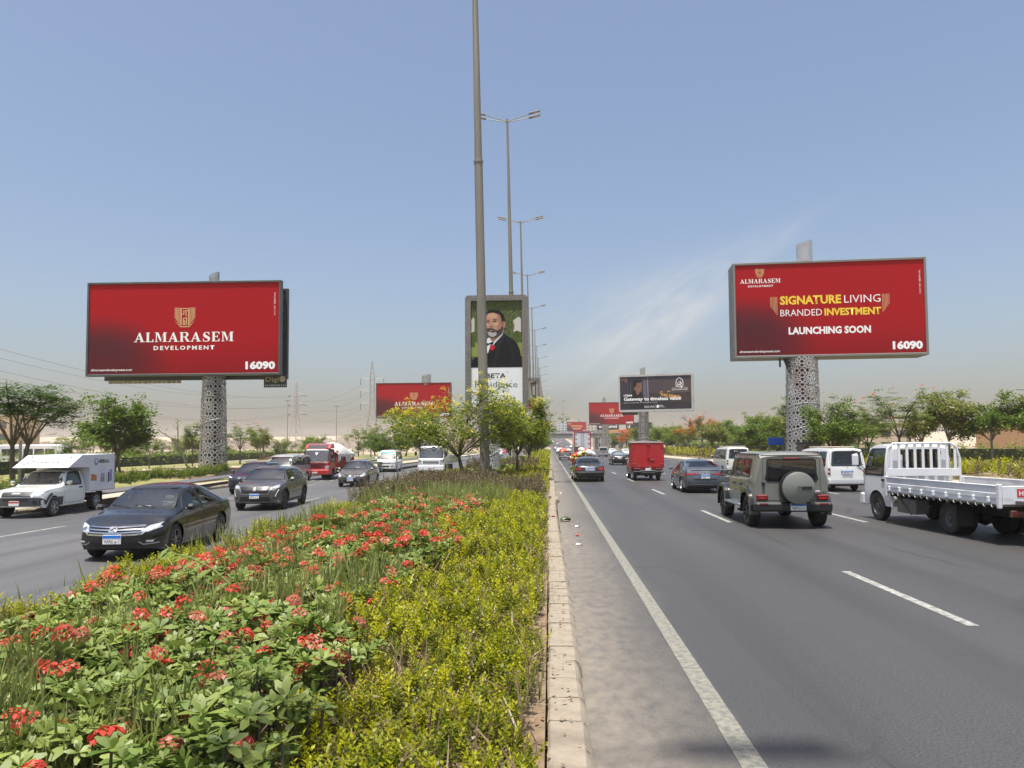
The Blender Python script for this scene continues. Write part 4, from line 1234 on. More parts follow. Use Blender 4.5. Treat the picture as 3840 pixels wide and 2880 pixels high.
def off_roader(loc, rz):
 H, hw, r = 1.92, .93, .40
 yf, yr = 2.25, -2.08
 wf, wr = 1.49, -1.40
 S = dict(yr=yr, yf=yf, arches=[(wf, r, r + .10), (wr, r, r + .10)], linear=True, step=.09,
    zbot=[(yr, .52), (yf, .50)], zbelt=[(yr, 1.20), (.95, 1.17), (yf - .02, 1.10), (yf, 1.05)],
    ztop=[(yr, H - .12), (yr + .04, H - .05), (yr + .3, H), (.45, H - .0), (.62, H - .06), (.98, 1.28), (1.05, 1.25), (yf - .1, 1.20), (yf, 1.12)],
    wb=[(yr, hw * .97), (yr + .06, hw), (.9, hw * .99), (1.1, hw * .90), (yf - .05, hw * .86), (yf, hw * .82)],
    wt=[(yr, hw * .80), (yr + .1, hw * .83), (.5, hw * .82), (1.0, hw * .86), (1.2, hw * .80), (yf, hw * .76)],
    crown=[(yr, .06), (.5, .07), (1.0, .04), (yf, .04)], prof=[(0, .97), (.3, 1.0), (.55, 1.0), (.58, .985), (1, .975)], bulge=.0, nu=5)
 S.update(wf=wf, wr=wr, H=H, r=r, hw=hw, belt=1.19)
 P = paintmat('stone_grey_paint', (0.165, 0.172, 0.152), .33, amt=.08)
 fd = [(.28, 1.26), (.84, 1.25), (.60, H - .20), (.28, H - .19)]
 w1 = [(-.50, 1.26), (.16, 1.26), (.16, H - .19), (-.50, H - .19)]
 w2 = [(-1.50, 1.26), (-.62, 1.26), (-.62, H - .19), (-1.47, H - .19)]
 ws = [(-.72, 1.32), (.72, 1.32), (.68, H - .12), (-.68, H - .12)]
 bw = [(-.62, 1.16), (.62, 1.16), (.60, H - .20), (-.60, H - .20)]
 cuts = [('S', inset(q, .01)) for q in (fd, w1, w2)] + [('F', inset(ws, .01)), ('B', inset(bw, .01))]
 c = Car('off_roader', 'grey green boxy off-roader with covered spare wheel on its back door', 'car', loc, rz, S, P, cuts=cuts)
 gl = glass('suv_tint', (.16, .17, .17))
 for q in (fd, w1, w2): c.window('side_window', q, 'S', gl, .03)
 c.window('windscreen', ws, 'F', M_WSCREEN); c.window('rear_window', bw, 'B', M_DGLASS, .03)
 c.wheels((wf, wr), hw - .10, r, .29, 'five', pm('black_alloy', (.03, .03, .032), .25, .7), rr=.70)
 c.under(hw - .30, yr + .1, yf - .2, .42, .80)
 c.interior(.75, .25, -.85, hw - .14, .62, .95, 1.19)
 c.mirrors(.72, 1.30, hw + .02, M_BLACK, (.22, .14, .19))
 # roof edge drip rail, body mouldings, door seams
 for s_ in (1, -1):
  b = MB(); b.tube([(s_ * hw * .835, yr + .06, H - .065), (s_ * hw * .83, .45, H - .07), (s_ * hw * .86, .62, H - .12)], .014, 6); b.build('drip_rail', M_BLACK, c.root)
 b = MB(); b.tube([(-hw * .8, yr - .005, H - .10), (hw * .8, yr - .005, H - .10)], .014, 6); b.build('drip_rail', M_BLACK, c.root)
 c.line('body_moulding', [(-1.35, 1.0), (1.0, .99)], 'S', P, .05, .022)
 c.line('moulding_insert', [(-1.33, 1.0), (.98, .99)], 'S', M_ALLOY, .012, .026)
 c.line('body_crease', [(-.95, .80), (.90, .79)], 'S', M_ALLOY, .010, .008)
 for yy in (.22, -.56): c.line('door_seam', [(yy, H - .16), (yy, .56)], 'S', M_BLACK, .012)
 c.line('door_seam', [(.90, 1.22), (.95, 1.0), (.93, .56)], 'S', M_BLACK, .012)
 c.line('door_seam', [(-1.54, H - .16), (-1.55, 1.05), (-.98, .86), (-.90, .56)], 'S', M_BLACK, .012)
 for yy in (.10, -.66):
  c.patch('door_handle', [(yy - .09, 1.03), (yy + .09, 1.03), (yy + .09, 1.065), (yy - .09, 1.065)], 'S', M_BLACK, .04, depth=.03)
 # flared arches
 for w in (wf, wr):
  for s_ in (1, -1):
   V = []; F = []
   n = 12
   for k in range(n + 1):
    a = R(-8) + (math.pi + R(16)) * k / n
    ca, sa = math.cos(a), math.sin(a)
    sq = 1.0 / max(abs(ca), abs(sa)) ** .28
    ri, ro = r + .09, r + .17
    hw_in = S['wb'][2][1] * (1.0 if w < 0 else .90)
    for (rad, x) in ((ro * sq, hw * (.97 if w < 0 else .88)), (ro * sq, hw + .075), (ri * sq * .98, hw + .085), (ri * sq * .98, hw * .82)):
     V.append((s_ * x, w + rad * ca, r + rad * sa))
   for k in range(n):
    for q in range(3):
     a = k * 4 + q
     F.append((a, a + 1, a + 5, a + 4))
   b = MB(); b.add(V, F); b.build('wheel_arch', pm('gloss_black', (.012, .012, .014), .2, coat=1), c.root, sharp=40)
 for s_ in (1, -1):
  b = MB(); b.box(s_ * (hw - .10), wr + .52, .46, s_ * (hw + .10), wf - .52, .53, .02); b.build('side_step', M_ALLOY, c.root)
  b = MB(); b.tube([(s_ * (hw - .05), wr + .62, .40), (s_ * (hw + .12), wr + .55, .38)], .035, 8); b.build('exhaust', M_DALLOY, c.root)
 # rear
 b = MB(); b.box(-hw - .02, yr - .16, .42, hw + .02, yr + .10, .66, .05)
 bp = b.build('rear_bumper', M_BLACK, c.root)
 for s_ in (1, -1):
  b = MB(); b.box(s_ * .62, yr - .172, .60, s_ * .84, yr - .155, .635); b.build('reflector', M_TAIL, bp)
  b = MB(); b.box(s_ * .60, yr - .07, .70, s_ * .88, yr + .05, .84, .025)
  t = b.build('tail_light', M_TAIL, c.root)
  b = MB(); b.box(s_ * .64, yr - .078, .745, s_ * .84, yr - .066, .765); b.build('tail_light_bar', pm('tail_glow', (.55, .03, .04), .2), t)
 b = MB(); b.box(-.20, yr - .05, H - .20, .20, yr + .04, H - .155, .015); b.build('brake_light', M_TAIL, c.root)
 c.line('back_door_seam', [(-.70, H - .14), (-.70, .70), (.70, .70), (.70, H - .14)], 'B', M_BLACK, .012, .004)
 M = Matrix.Translation((.08, yr - .26, 1.02)) @ Matrix.Rotation(R(90), 4, 'X')
 b = MB(); b.lathe([(.02, -.24), (.37, -.24), (.40, -.20), (.40, .0), (.395, .06), (.36, .085), (.02, .095)], 36, M)
 sp = b.build('spare_wheel_cover', P, c.root)
 b = MB(); b.lathe([(.405, -.235), (.415, -.20), (.415, -.02), (.40, .03)], 36, M); b.build('cover_ring', M_BLACK, sp)
 b = MB(); b.box(.08, yr - .366, .98, .38, yr - .357, 1.06); b.build('cover_bar', M_BLACK, sp)
 Mc = Matrix.Translation((.07, yr - .362, 1.02)) @ Matrix.Rotation(R(90), 4, 'X')
 b = MB(); b.lathe([(.048, -.005), (.062, -.005), (.062, .008), (.048, .008)], 20, Mc, True)
 for k in range(3):
  a = R(90 + 120 * k)
  b.box(-.006, 0, -.004, .006, .052, .008, M=Mc @ Matrix.Rotation(a - R(90), 4, 'Z'))
 b.build('emblem', M_CHROME, sp)
 b = MB(); b.box(.50, yr - .05, .86, .70, yr - .01, .94, .015); b.build('door_handle', M_CHROME, c.root)
 for zz in (1.12, .80):
  b = MB(); b.box(-.74, yr - .05, zz - .05, -.66, yr + .0, zz + .05, .015); b.build('door_hinge', M_BLACK, c.root)
 text_obj('G 63', .085, M_BLACK, c.root, (.74, yr - .03, .86), name='badge_lettering', bold=.02, width=.16)
 c.plate(0, .55, 'B', txt='٦٤٩٣ ه ا ط', w=.38, h=.18, x=.10, off=.185)
 for s_ in (1, -1):
  c.patch('headlight', ellipse(s_ * .58, .92, .12, .12, 16), 'F', M_LAMP, .02, res=.06)
 c.patch('grille', [(-.40, .78), (.40, .78), (.40, 1.02), (-.40, 1.02)], 'F', M_BLACK, .015)
 b = MB(); b.box(-hw, yf - .12, .45, hw, yf + .10, .70, .05); b.build('front_bumper', P, c.root)
 return c
def pickup_cab_spec(H=1.72, hw=.86, r=.36):
 yf, yr = 2.55, -.42
 wf = 1.70
 S = dict(yr=yr, yf=yf, arches=[(wf, r, r + .06)],
    zbot=[(yr, .34), (wf, .34), (yf - .2, .36), (yf, .42)],
    zbelt=[(yr, 1.10), (.6, 1.09), (1.1, 1.06), (yf - .3, .98), (yf, .82)],
    ztop=[(yr, H - .07), (yr + .12, H - .02), (.1, H), (.45, H - .04), (.66, H - .12), (1.22, 1.15), (1.5, 1.12), (yf - .35, 1.04), (yf - .08, .96), (yf, .84)],
    wb=[(yr, hw), (1.2, hw), (yf - .4, hw * .99), (yf - .1, hw * .94), (yf, hw * .88)],
    wt=[(yr, hw * .78), (.5, hw * .77), (1.22, hw * .88), (yf - .4, hw * .88), (yf, hw * .80)],
    crown=[(yr, .06), (.5, .07), (1.3, .05), (yf, .04)],
    front=dict(kx=.24, xp=2.6, p=1.4, kz=[(.3, .02), (.5, 0), (.8, 0), (1.0, .08)]))
 S.update(wf=wf, H=H, r=r, hw=hw, belt=1.1, ymid=.3)
 return S
def nebula_truck(loc, rz):
 S = pickup_cab_spec()
 H, hw, wf = S['H'], S['hw'], S['wf']
 P = paintmat('van_white', (0.72, 0.74, 0.70), .3, amt=.12)
 fd = [(-.22, 1.14), (.95, 1.12), (.84, 1.22), (.52, H - .16), (.30, H - .11), (-.22, H - .10)]
 ws = [(-.70, 1.17), (.70, 1.17), (.60, H - .10), (-.60, H - .10)]
 c = Car('box_pickup', 'white pickup with sloping white box body printed with a purple logo', 'truck', loc, rz, S, P, cuts=[('S', inset(fd, .012)), ('F', inset(ws, .012))])
 c.window('side_window', fd, 'S', M_GLASS); c.window('windscreen', ws, 'F', M_WSCREEN)
 c.wheels((wf, -1.30), hw - .10, S['r'], .24, 'six', M_ALLOY)
 c.under(.55, -2.2, 2.2, .38, .66)
 c.mirrors(.98, 1.22, hw + .03, M_CHROME, (.20, .12, .17))
 c.interior(1.0, .35, -99, hw - .14, .55, .80, 1.1)
 c.handles((-.12,), 1.0, M_BLACK, .18, .05)
 c.line('door_seam', [(1.02, 1.08), (1.05, .9), (1.0, .45), (-.28, .45), (-.30, H - .08)], 'S', M_BLACK, .010)
 d = pm('dark_grey_plastic', (.05, .052, .056), .5)
 g = c.patch('grille', [(-.48, .78), (.48, .78), (.52, .98), (-.52, .98)], 'F', d, .014)
 for z in (.84, .90): c.line('grille_bar', [(-.46, z), (.46, z)], 'F', M_BLACK, .03, .018, parent=g)
 c.patch('emblem', [(-.14, .88), (.14, .88), (.14, .94), (-.14, .94)], 'F', pm('badge_grey', (.3, .3, .3), .4, .5), .026)
 for s_ in (1, -1):
  c.patch('headlight', [(s_ * .54, .76), (s_ * .80, .80), (s_ * .83, 1.0), (s_ * .60, .98)], 'F', M_LAMP, .014, res=.06)
  c.patch('fog_lamp', ellipse(s_ * .62, .60, .06, .05, 10), 'F', M_BLACK, .05, res=.05)
 bp = c.patch('front_bumper', [(-.86, .40), (.86, .40), (.88, .72), (.55, .75), (-.55, .75), (-.88, .72)], 'F', d, .035, depth=.06)
 c.patch('lower_intake', [(-.42, .64), (.42, .64), (.42, .72), (-.42, .72)], 'F', M_BLACK, .042, parent=bp)
 ra = S['r'] + .06
 c.line('arch_cladding', [(wf + (ra + .085) * math.cos(a), S['r'] + (ra + .085) * math.sin(a)) for a in np.linspace(.25, 1.35, 9)], 'S', d, .11, .010)
 c.plate(0, .55, 'F', band=M_REDP, txt='', off=.05)
 # chassis and box
 b = MB()
 for sx in (-.42, .42): b.box(sx - .05, -2.45, .50, sx + .05, -.35, .64, .01)
 for yy in (-.6, -1.4, -2.3): b.box(-.42, yy - .04, .54, .42, yy + .04, .62)
 b.build('chassis', M_BLACK, c.root)
 for s_ in (1, -1):
  b = MB(); b.box(s_ * (hw - .22), -1.74, .30, s_ * (hw + .02), -1.70, .74); b.build('mudguard', M_BLACK, c.root)
 W = .98
 bx = pm('box_panel', (0.66, 0.67, 0.70), .4, col2=(.60, .60, .62), nscale=1.5)
 b = MB(); b.prism([(-2.52, .80), (-.50, .80), (-.50, 1.78), (1.05, 1.80), (.10, 2.27), (-2.52, 2.30)], -W, W, 'x')
 bd = b.build('box_body', bx, c.root, sharp=20)
 b = MB()
 for s_ in (1, -1):
  b.box(s_ * W - .012, -2.53, .79, s_ * W + .012, -2.49, 2.31); b.box(s_ * W - .012, -2.53, .78, s_ * W + .012, -.50, .81)
 b.box(-W, -2.54, .78, W, -2.50, .82); b.build('box_trim', M_ALLOY, bd)
 pur = pm('purple_print', (.22, .14, .42), .5)
 for s_ in (1, -1):
  X = s_ * (W + .004)
  def SP(poly, mat, dd=0.0, nm='logo_print'):
   return flat_poly([(a, z) for a, z in poly], X + s_ * dd, mat, bd, nm, 'x')
  SP(ellipse(-.98 if s_ < 0 else -1.9, 1.98, .15, .15, 20), pur)
  SP(ellipse(-.98 if s_ < 0 else -1.9, 2.0, .085, .085, 14), bx, .002)
  text_obj('NEBULA', .20, M_BLACKP, bd, (X + s_ * .003, -1.60 if s_ < 0 else -1.25, 1.93), (math.pi / 2, 0, s_ * math.pi / 2), bold=.03, width=.86)
  o0 = -1.55
  SP([(o0 + .5, 1.20), (o0 + .95, 1.22), (o0 + .93, 1.50), (o0 + .52, 1.44)], pm('orange_print', (.45, .16, .06), .5))
  SP(ellipse(o0 + .05, 1.62, .26, .22, 16), pm('lilac_print', (.60, .58, .72), .5))
  SP([(o0 - .15, 1.14), (o0 + .22, 1.14), (o0 + .18, 1.5), (o0 - .12, 1.5)], pm('grey_print', (.33, .33, .38), .5), .001)
  SP([(o0 - .05, 1.14), (o0 + .0, 1.14), (o0 - .0, 1.36), (o0 - .05, 1.32)], pm('maroon_print', (.12, .03, .05), .5), .002)
  SP([(o0 + .12, 1.14), (o0 + .17, 1.14), (o0 + .16, 1.38), (o0 + .12, 1.36)], pm('maroon_print', (.12, .03, .05), .5), .002)
  SP([(o0 - .34, 1.08), (o0 - .24, 1.08), (o0 - .24, 1.48), (o0 - .34, 1.48)], pm('mint_print', (.40, .60, .50), .5), .001)
  SP([(o0 - .52, 1.10), (o0 - .40, 1.10), (o0 - .40, 1.54), (o0 - .52, 1.50)], pm('maroon_print', (.12, .03, .05), .5), .001)
  SP([(o0 - .74, 1.14), (o0 - .54, 1.14), (o0 - .54, 1.62), (o0 - .72, 1.64)], pm('violet_print', (.20, .20, .45), .5), .001)
  SP([(o0 - .30, 1.04), (o0 + .60, 1.04), (o0 + .55, 1.12), (o0 - .2, 1.12)], pm('lilac_print', (.60, .58, .72), .5), .003)
 # logo on the sloping front
 for k, sx in enumerate((-.7, .7)):
  for t in (.25, .8):
   b = MB(); b.cyl((sx, .10 + .95 * (1 - t), 2.27 - .47 * (1 - t) - .01), (sx, .12 + .95 * (1 - t), 2.27 - .47 * (1 - t) + .03), .022, n=8); b.build('box_bolt', M_DARK, bd)
 sl = math.atan2(.47, .95)
 text_obj('NEBULA', .22, pm('soft_black_print', (.10, .10, .12), .5), bd, (-.05, .74, 1.958), (sl, 0, math.pi), bold=.02, width=.85, name='lettering')
 b = MB(); b.lathe([(.085, 0), (.13, 0)], 20, Matrix.Translation((.55, .66, 2.003)) @ Matrix.Rotation(-sl, 4, 'X')); b.build('logo_print', pur, bd, smooth=False)
 return c
# ------------------------------------------------------------------ vehicles: trucks
def cab_spec(H=2.2, hw=.88, yr=.85, yf=2.5, wf=1.65, r=.39, zb=.42, belt=1.22):
 S = dict(yr=yr, yf=yf, arches=[(wf, r, r + .07)], linear=True, step=.08,
    zbot=[(yr, zb), (yf, zb - .02)], zbelt=[(yr, belt), (yf - .15, belt), (yf, belt - .06)],
    ztop=[(yr, H - .10), (yr + .06, H - .02), (yr + .5, H), (yf - .62, H - .01), (yf - .46, H - .08), (yf - .10, belt + .10), (yf - .03, belt + .0), (yf, belt - .04)],
    wb=[(yr, hw * .99), (yr + .05, hw), (yf - .25, hw), (yf - .08, hw * .96), (yf, hw * .90)],
    wt=[(yr, hw * .84), (yr + .1, hw * .88), (yf - .6, hw * .88), (yf - .1, hw * .93), (yf, hw * .86)],
    crown=[(yr, .07), (yf - .5, .08), (yf, .04)], prof=[(0, .97), (.4, 1.0), (1, .99)], nu=5,
    front=dict(kx=.10, xp=3, p=1.2, kz=[(.3, .0), (1.2, .0)]), fa=yf - .4)
 S.update(wf=wf, H=H, r=r, hw=hw, belt=belt, ymid=(yr + yf) / 2)
 return S
def cab(name, label, loc, rz, S, P, rearwin=False):
 H, hw, yr, yf, be = S['H'], S['hw'], S['yr'], S['yf'], S['belt']
 sw = [(yr + .30, be + .03), (yf - .25, be - .0 + .03), (yf - .50, H - .22), (yf - .60, H - .16), (yr + .30, H - .15)]
 ws = [(-hw * .88, be + .05), (hw * .88, be + .05), (hw * .82, H - .13), (-hw * .82, H - .13)]
 cuts = [('S', inset(sw, .012)), ('F', inset(ws, .012))]
 bw = [(-.48, be + .25), (.48, be + .25), (.48, H - .22), (-.48, H - .22)]
 if rearwin: cuts.append(('B', inset(bw, .012)))
 c = Car(name, label, 'truck', loc, rz, S, P, cuts=cuts)
 c.window('side_window', sw, 'S', M_GLASS, .03)
 c.window('windscreen', ws, 'F', M_WSCREEN, .03)
 if rearwin: c.window('rear_window', bw, 'B', M_DGLASS, .03)
 c.interior(yf - .42, yr + .55, -99, hw - .1, be - .35, be - .08, be + .02)
 c.line('door_seam', [(yr + .22, H - .12), (yr + .22, S['zbot'][0][1] + .08)], 'S', M_BLACK, .012)
 c.line('door_seam', [(yf - .17, be), (yf - .20, .9)], 'S', M_BLACK, .012)
 c.handles((yr + .33,), be - .10, M_BLACK, .16, .06)
 for s_ in (1, -1):
  b = MB(); b.box(-.09, -.05, -.17, .09, .05, .17, .035)
  m = b.build('door_mirror', M_BLACK if P.name != 'truck_white_near' else P, c.root); m.location = (s_ * (hw + .17), yf - .10, be + .42)
  b = MB(); b.tube([(-s_ * .0, 0, .1), (-s_ * .2, -.1, .3)], .012, 5); b.tube([(0, 0, -.1), (-s_ * .2, -.1, -.35)], .012, 5); b.build('mirror_arm', M_BLACK, m)
 for sx in (-.55, .05):
  p0 = c.proj((sx, be + .06), 'F', .02); p1 = c.proj((sx + .50, be + .15), 'F', .02)
  b = MB(); b.tube([p0, p1], .012, 5); b.build('wiper', M_BLACK, c.root)
 return c
def chassis(c, y0, y1, z=.62, hw=.38):
 b = MB()
 for sx in (-hw, hw): b.box(sx - .04, y0, z - .10, sx + .04, y1, z + .08, .01)
 n = max(2, int((y1 - y0) / .9))
 for k in range(n + 1):
  yy = y0 + .05 + (y1 - y0 - .1) * k / n
  b.box(-hw, yy - .03, z - .06, hw, yy + .03, z + .04)
 b.build('chassis', M_BLACK, c.root)
def truck_wheels(c, wf, wr, half, r, w=.22, rim=None):
 rim = rim or pm('truck_rim', (.10, .10, .105), .5, .4)
 c.wheels((wf,), half, r, w, 'steel', rim, rr=.60)
 c.wheels((wr,), half, r, w, 'steel', rim, rr=.60)
 c.wheels((wr,), half - w - .05, r, w, 'steel', rim, rr=.60)
 b = MB(); b.tube([(-half, wr, r), (half, wr, r)], .07, 8); b.lathe([(.02, -.16), (.14, -.13), (.19, 0), (.14, .13), (.02, .16)], 14, Matrix.Translation((0, wr, r)) @ Matrix.Rotation(R(90), 4, 'Y'))
 b.build('rear_axle', M_BLACK, c.root)
def front_truck_face(c, S, P, lights='square', chrome=False, z0=.75):
 hw, be = S['hw'], S['belt']
 g = c.patch('grille', [(-hw * .62, be - .36), (hw * .62, be - .36), (hw * .66, be - .18), (-hw * .66, be - .18)], 'F', P, .012)
 for z in (be - .33, be - .26, be - .20):
  c.line('grille_slot', [(-hw * .60, z), (hw * .60, z)], 'F', M_BLACK, .035, .018, parent=g)
 for s_ in (1, -1):
  c.patch('headlight', rounded([(s_ * hw * .68, be - .46), (s_ * hw * .95, be - .44), (s_ * hw * .95, be - .20), (s_ * hw * .72, be - .24)], .04), 'F', M_LAMP, .015, res=.07)
  b = MB(); b.box(s_ * hw * .25, S['yf'] - .02, be - .60, s_ * hw * .5, S['yf'] + .05, be - .54, .015); b.build('fog_lamp', M_BLACK, c.root)
 b = MB(); b.box(-hw * 1.0, S['yf'] - .22, S['zbot'][0][1] - .04, hw * 1.0, S['yf'] + .06, be - .50, .05)
 b.build('front_bumper', P, c.root)
 b = MB(); b.box(-.18, S['yf'] + .062, S['zbot'][0][1] + .05, .18, S['yf'] + .075, S['zbot'][0][1] + .20); o = b.build('number_plate', pm('plate_white', (0.72, 0.73, 0.72), .4), c.root)
 b = MB(); b.box(-.17, S['yf'] + .076, S['zbot'][0][1] + .145, .17, S['yf'] + .079, S['zbot'][0][1] + .19); b.build('plate_band', M_REDP, o)
def red_tarp_truck(loc, rz):
 S = cab_spec(H=2.18, hw=.98, yr=.95, yf=2.55, wf=1.60, r=.38)
 P = paintmat('truck_red', (0.42, 0.018, 0.020), .35, amt=.10)
 c = cab('covered_truck', 'red cab-over truck carrying a load under a white tarpaulin', loc, rz, S, P)
 front_truck_face(c, S, P)
 c.patch('scuttle_panel', [(-.84, S['belt'] - .14), (.84, S['belt'] - .14), (.84, S['belt'] + .04), (-.84, S['belt'] + .04)], 'F', M_BLACK, .010)
 truck_wheels(c, 1.60, -1.9, .82, .38)
 chassis(c, -3.2, 1.5)
 # white visor strip and roof deflector
 c.line('visor_strip', [(-.80, S['H'] - .10), (.80, S['H'] - .10)], 'F', M_WHITEP, .07, .02)
 b = MB(); b.prism([(1.0, 2.14), (2.05, 2.16), (1.75, 2.42), (1.2, 2.50)], -.88, .88, 'x'); d = b.build('roof_deflector', P, c.root, sharp=20)
 b = MB(); b.prism([(1.80, 2.395), (2.02, 2.185), (2.035, 2.195), (1.815, 2.405)], -.70, .70, 'x'); b.build('deflector_panel', pm('smoked_panel', (.03, .03, .035), .25), d)
 # penant on the windscreen
 b = c.patch('windscreen_pennant', [(-.12, 1.88), (.12, 1.88), (0, 1.68)], 'F', pm('pennant_white', (.75, .7, .68), .6), .012)
 # bed
 b = MB(); b.box(-1.05, -3.3, .82, 1.05, .75, .90, .01); b.build('bed_floor', M_DARK, c.root)
 Q = paintmat('bed_red', (0.24, 0.022, 0.022), .6, coat=0.1, amt=.25)
 for s_ in (1, -1):
  b = MB(); b.box(s_ * 1.02, -3.3, .80, s_ * 1.07, .75, 1.75, .008); sd = b.build('bed_side', Q, c.root)
  for yy in np.linspace(-3.2, .65, 8):
   b = MB(); b.box(s_ * 1.07, yy - .04, .80, s_ * 1.10, yy + .04, 1.75, .006); b.build('bed_rib', Q, sd)
 b = MB(); b.box(-1.05, -3.34, .80, 1.05, -3.29, 1.75); b.build('tailboard', Q, c.root)
 b = MB(); b.box(-1.05, .73, .80, 1.05, .78, 2.0); b.build('headboard', Q, c.root)
 # tarpaulin: domed load with draped side
 nx, ny = 28, 40
 rnd = random.Random(4)
 V = []; F = []
 for j in range(ny + 1):
  v = j / ny; y = .85 - 4.25 * v
  e = min(1, v / .10, (1 - v) / .12)
  top = 2.02 + .52 * math.sin(math.pi * min(1, v * 1.05) ** .8) ** .6 * (e ** .5) + .05 * math.sin(y * 3.1)
  for i in range(nx + 1):
   u = i / nx * 2 - 1
   a = abs(u)
   hang = 1.35 + .22 * math.sin(y * 2.3 + (0 if u > 0 else 2)) + .08 * math.sin(y * 7)
   if a < .62:
    x = u / .62 * 1.06; z = 1.78 + (top - 1.78) * (1 - (a / .62) ** 2.4) ** .7
   else:
    t = (a - .62) / .38
    x = math.copysign(1.085 + .035 * math.sin(y * 11 + t * 3) * t + .03 * t, u); z = 1.78 - (1.78 - hang) * t
   z += rnd.uniform(-.012, .012) + .018 * math.sin(y * 9 + u * 6)
   V.append((x, y, z))
 for j in range(ny):
  for i in range(nx):
   a = j * (nx + 1) + i
   F.append((a, a + 1, a + nx + 2, a + nx + 1))
 b = MB(); b.add(V, F)
 b.build('tarpaulin', pm('tarp_white', (.62, .61, .57), .55, col2=(.50, .49, .45), nscale=1.4), c.root, sharp=80)
 b = MB(); b.tube([(1.14, .82, 1.80), (1.15, -1.2, 1.84), (1.14, -3.35, 1.80)], .015, 5); b.build('tarp_rope', M_WHITEP, c.root)
 return c
def white_truck(loc, rz):
 S = cab_spec(H=2.30, hw=1.02, yr=.80, yf=2.5, wf=1.60, r=.42, belt=1.30)
 P = paintmat('truck_white', (0.74, 0.75, 0.76), .3, amt=.06)
 c = cab('cargo_truck', 'white cab-over truck with grey cargo bed partly behind the yellow flowering tree', loc, rz, S, P)
 front_truck_face(c, S, P)
 for s_ in (1, -1):
  c.patch('corner_panel', [(s_ * .74, 1.08), (s_ * .98, 1.10), (s_ * .98, 1.26), (s_ * .90, 1.28)], 'F', M_BLACK, .012, res=.08)
 truck_wheels(c, 1.60, -1.7, .86, .42)
 chassis(c, -3.4, 1.5)
 b = MB(); b.box(-1.10, -3.5, .95, 1.10, .70, 1.03); b.build('bed_floor', M_DARK, c.root)
 G_ = paintmat('bed_grey', (.40, .41, .40), .5, coat=.2, amt=.2)
 for s_ in (1, -1):
  b = MB(); b.box(s_ * 1.06, -3.5, .95, s_ * 1.11, .70, 1.55, .008); sd = b.build('bed_side', G_, c.root)
  for yy in np.linspace(-3.4, .6, 7):
   b = MB(); b.box(s_ * 1.11, yy - .035, .95, s_ * 1.135, yy + .035, 1.55, .006); b.build('bed_rib', G_, sd)
 b = MB(); b.box(-1.06, .68, .95, 1.06, .73, 2.1, .01); b.build('headboard', G_, c.root)
 b = MB(); b.box(-1.06, -3.53, .95, 1.06, -3.48, 1.55, .01); b.build('tailboard', G_, c.root)
 for s_ in (1, -1):
  b = MB(); b.box(s_ * .5, -.9, .45, s_ * .95, .3, .85, .03); b.build('side_tank', M_BLACK, c.root)
 return c
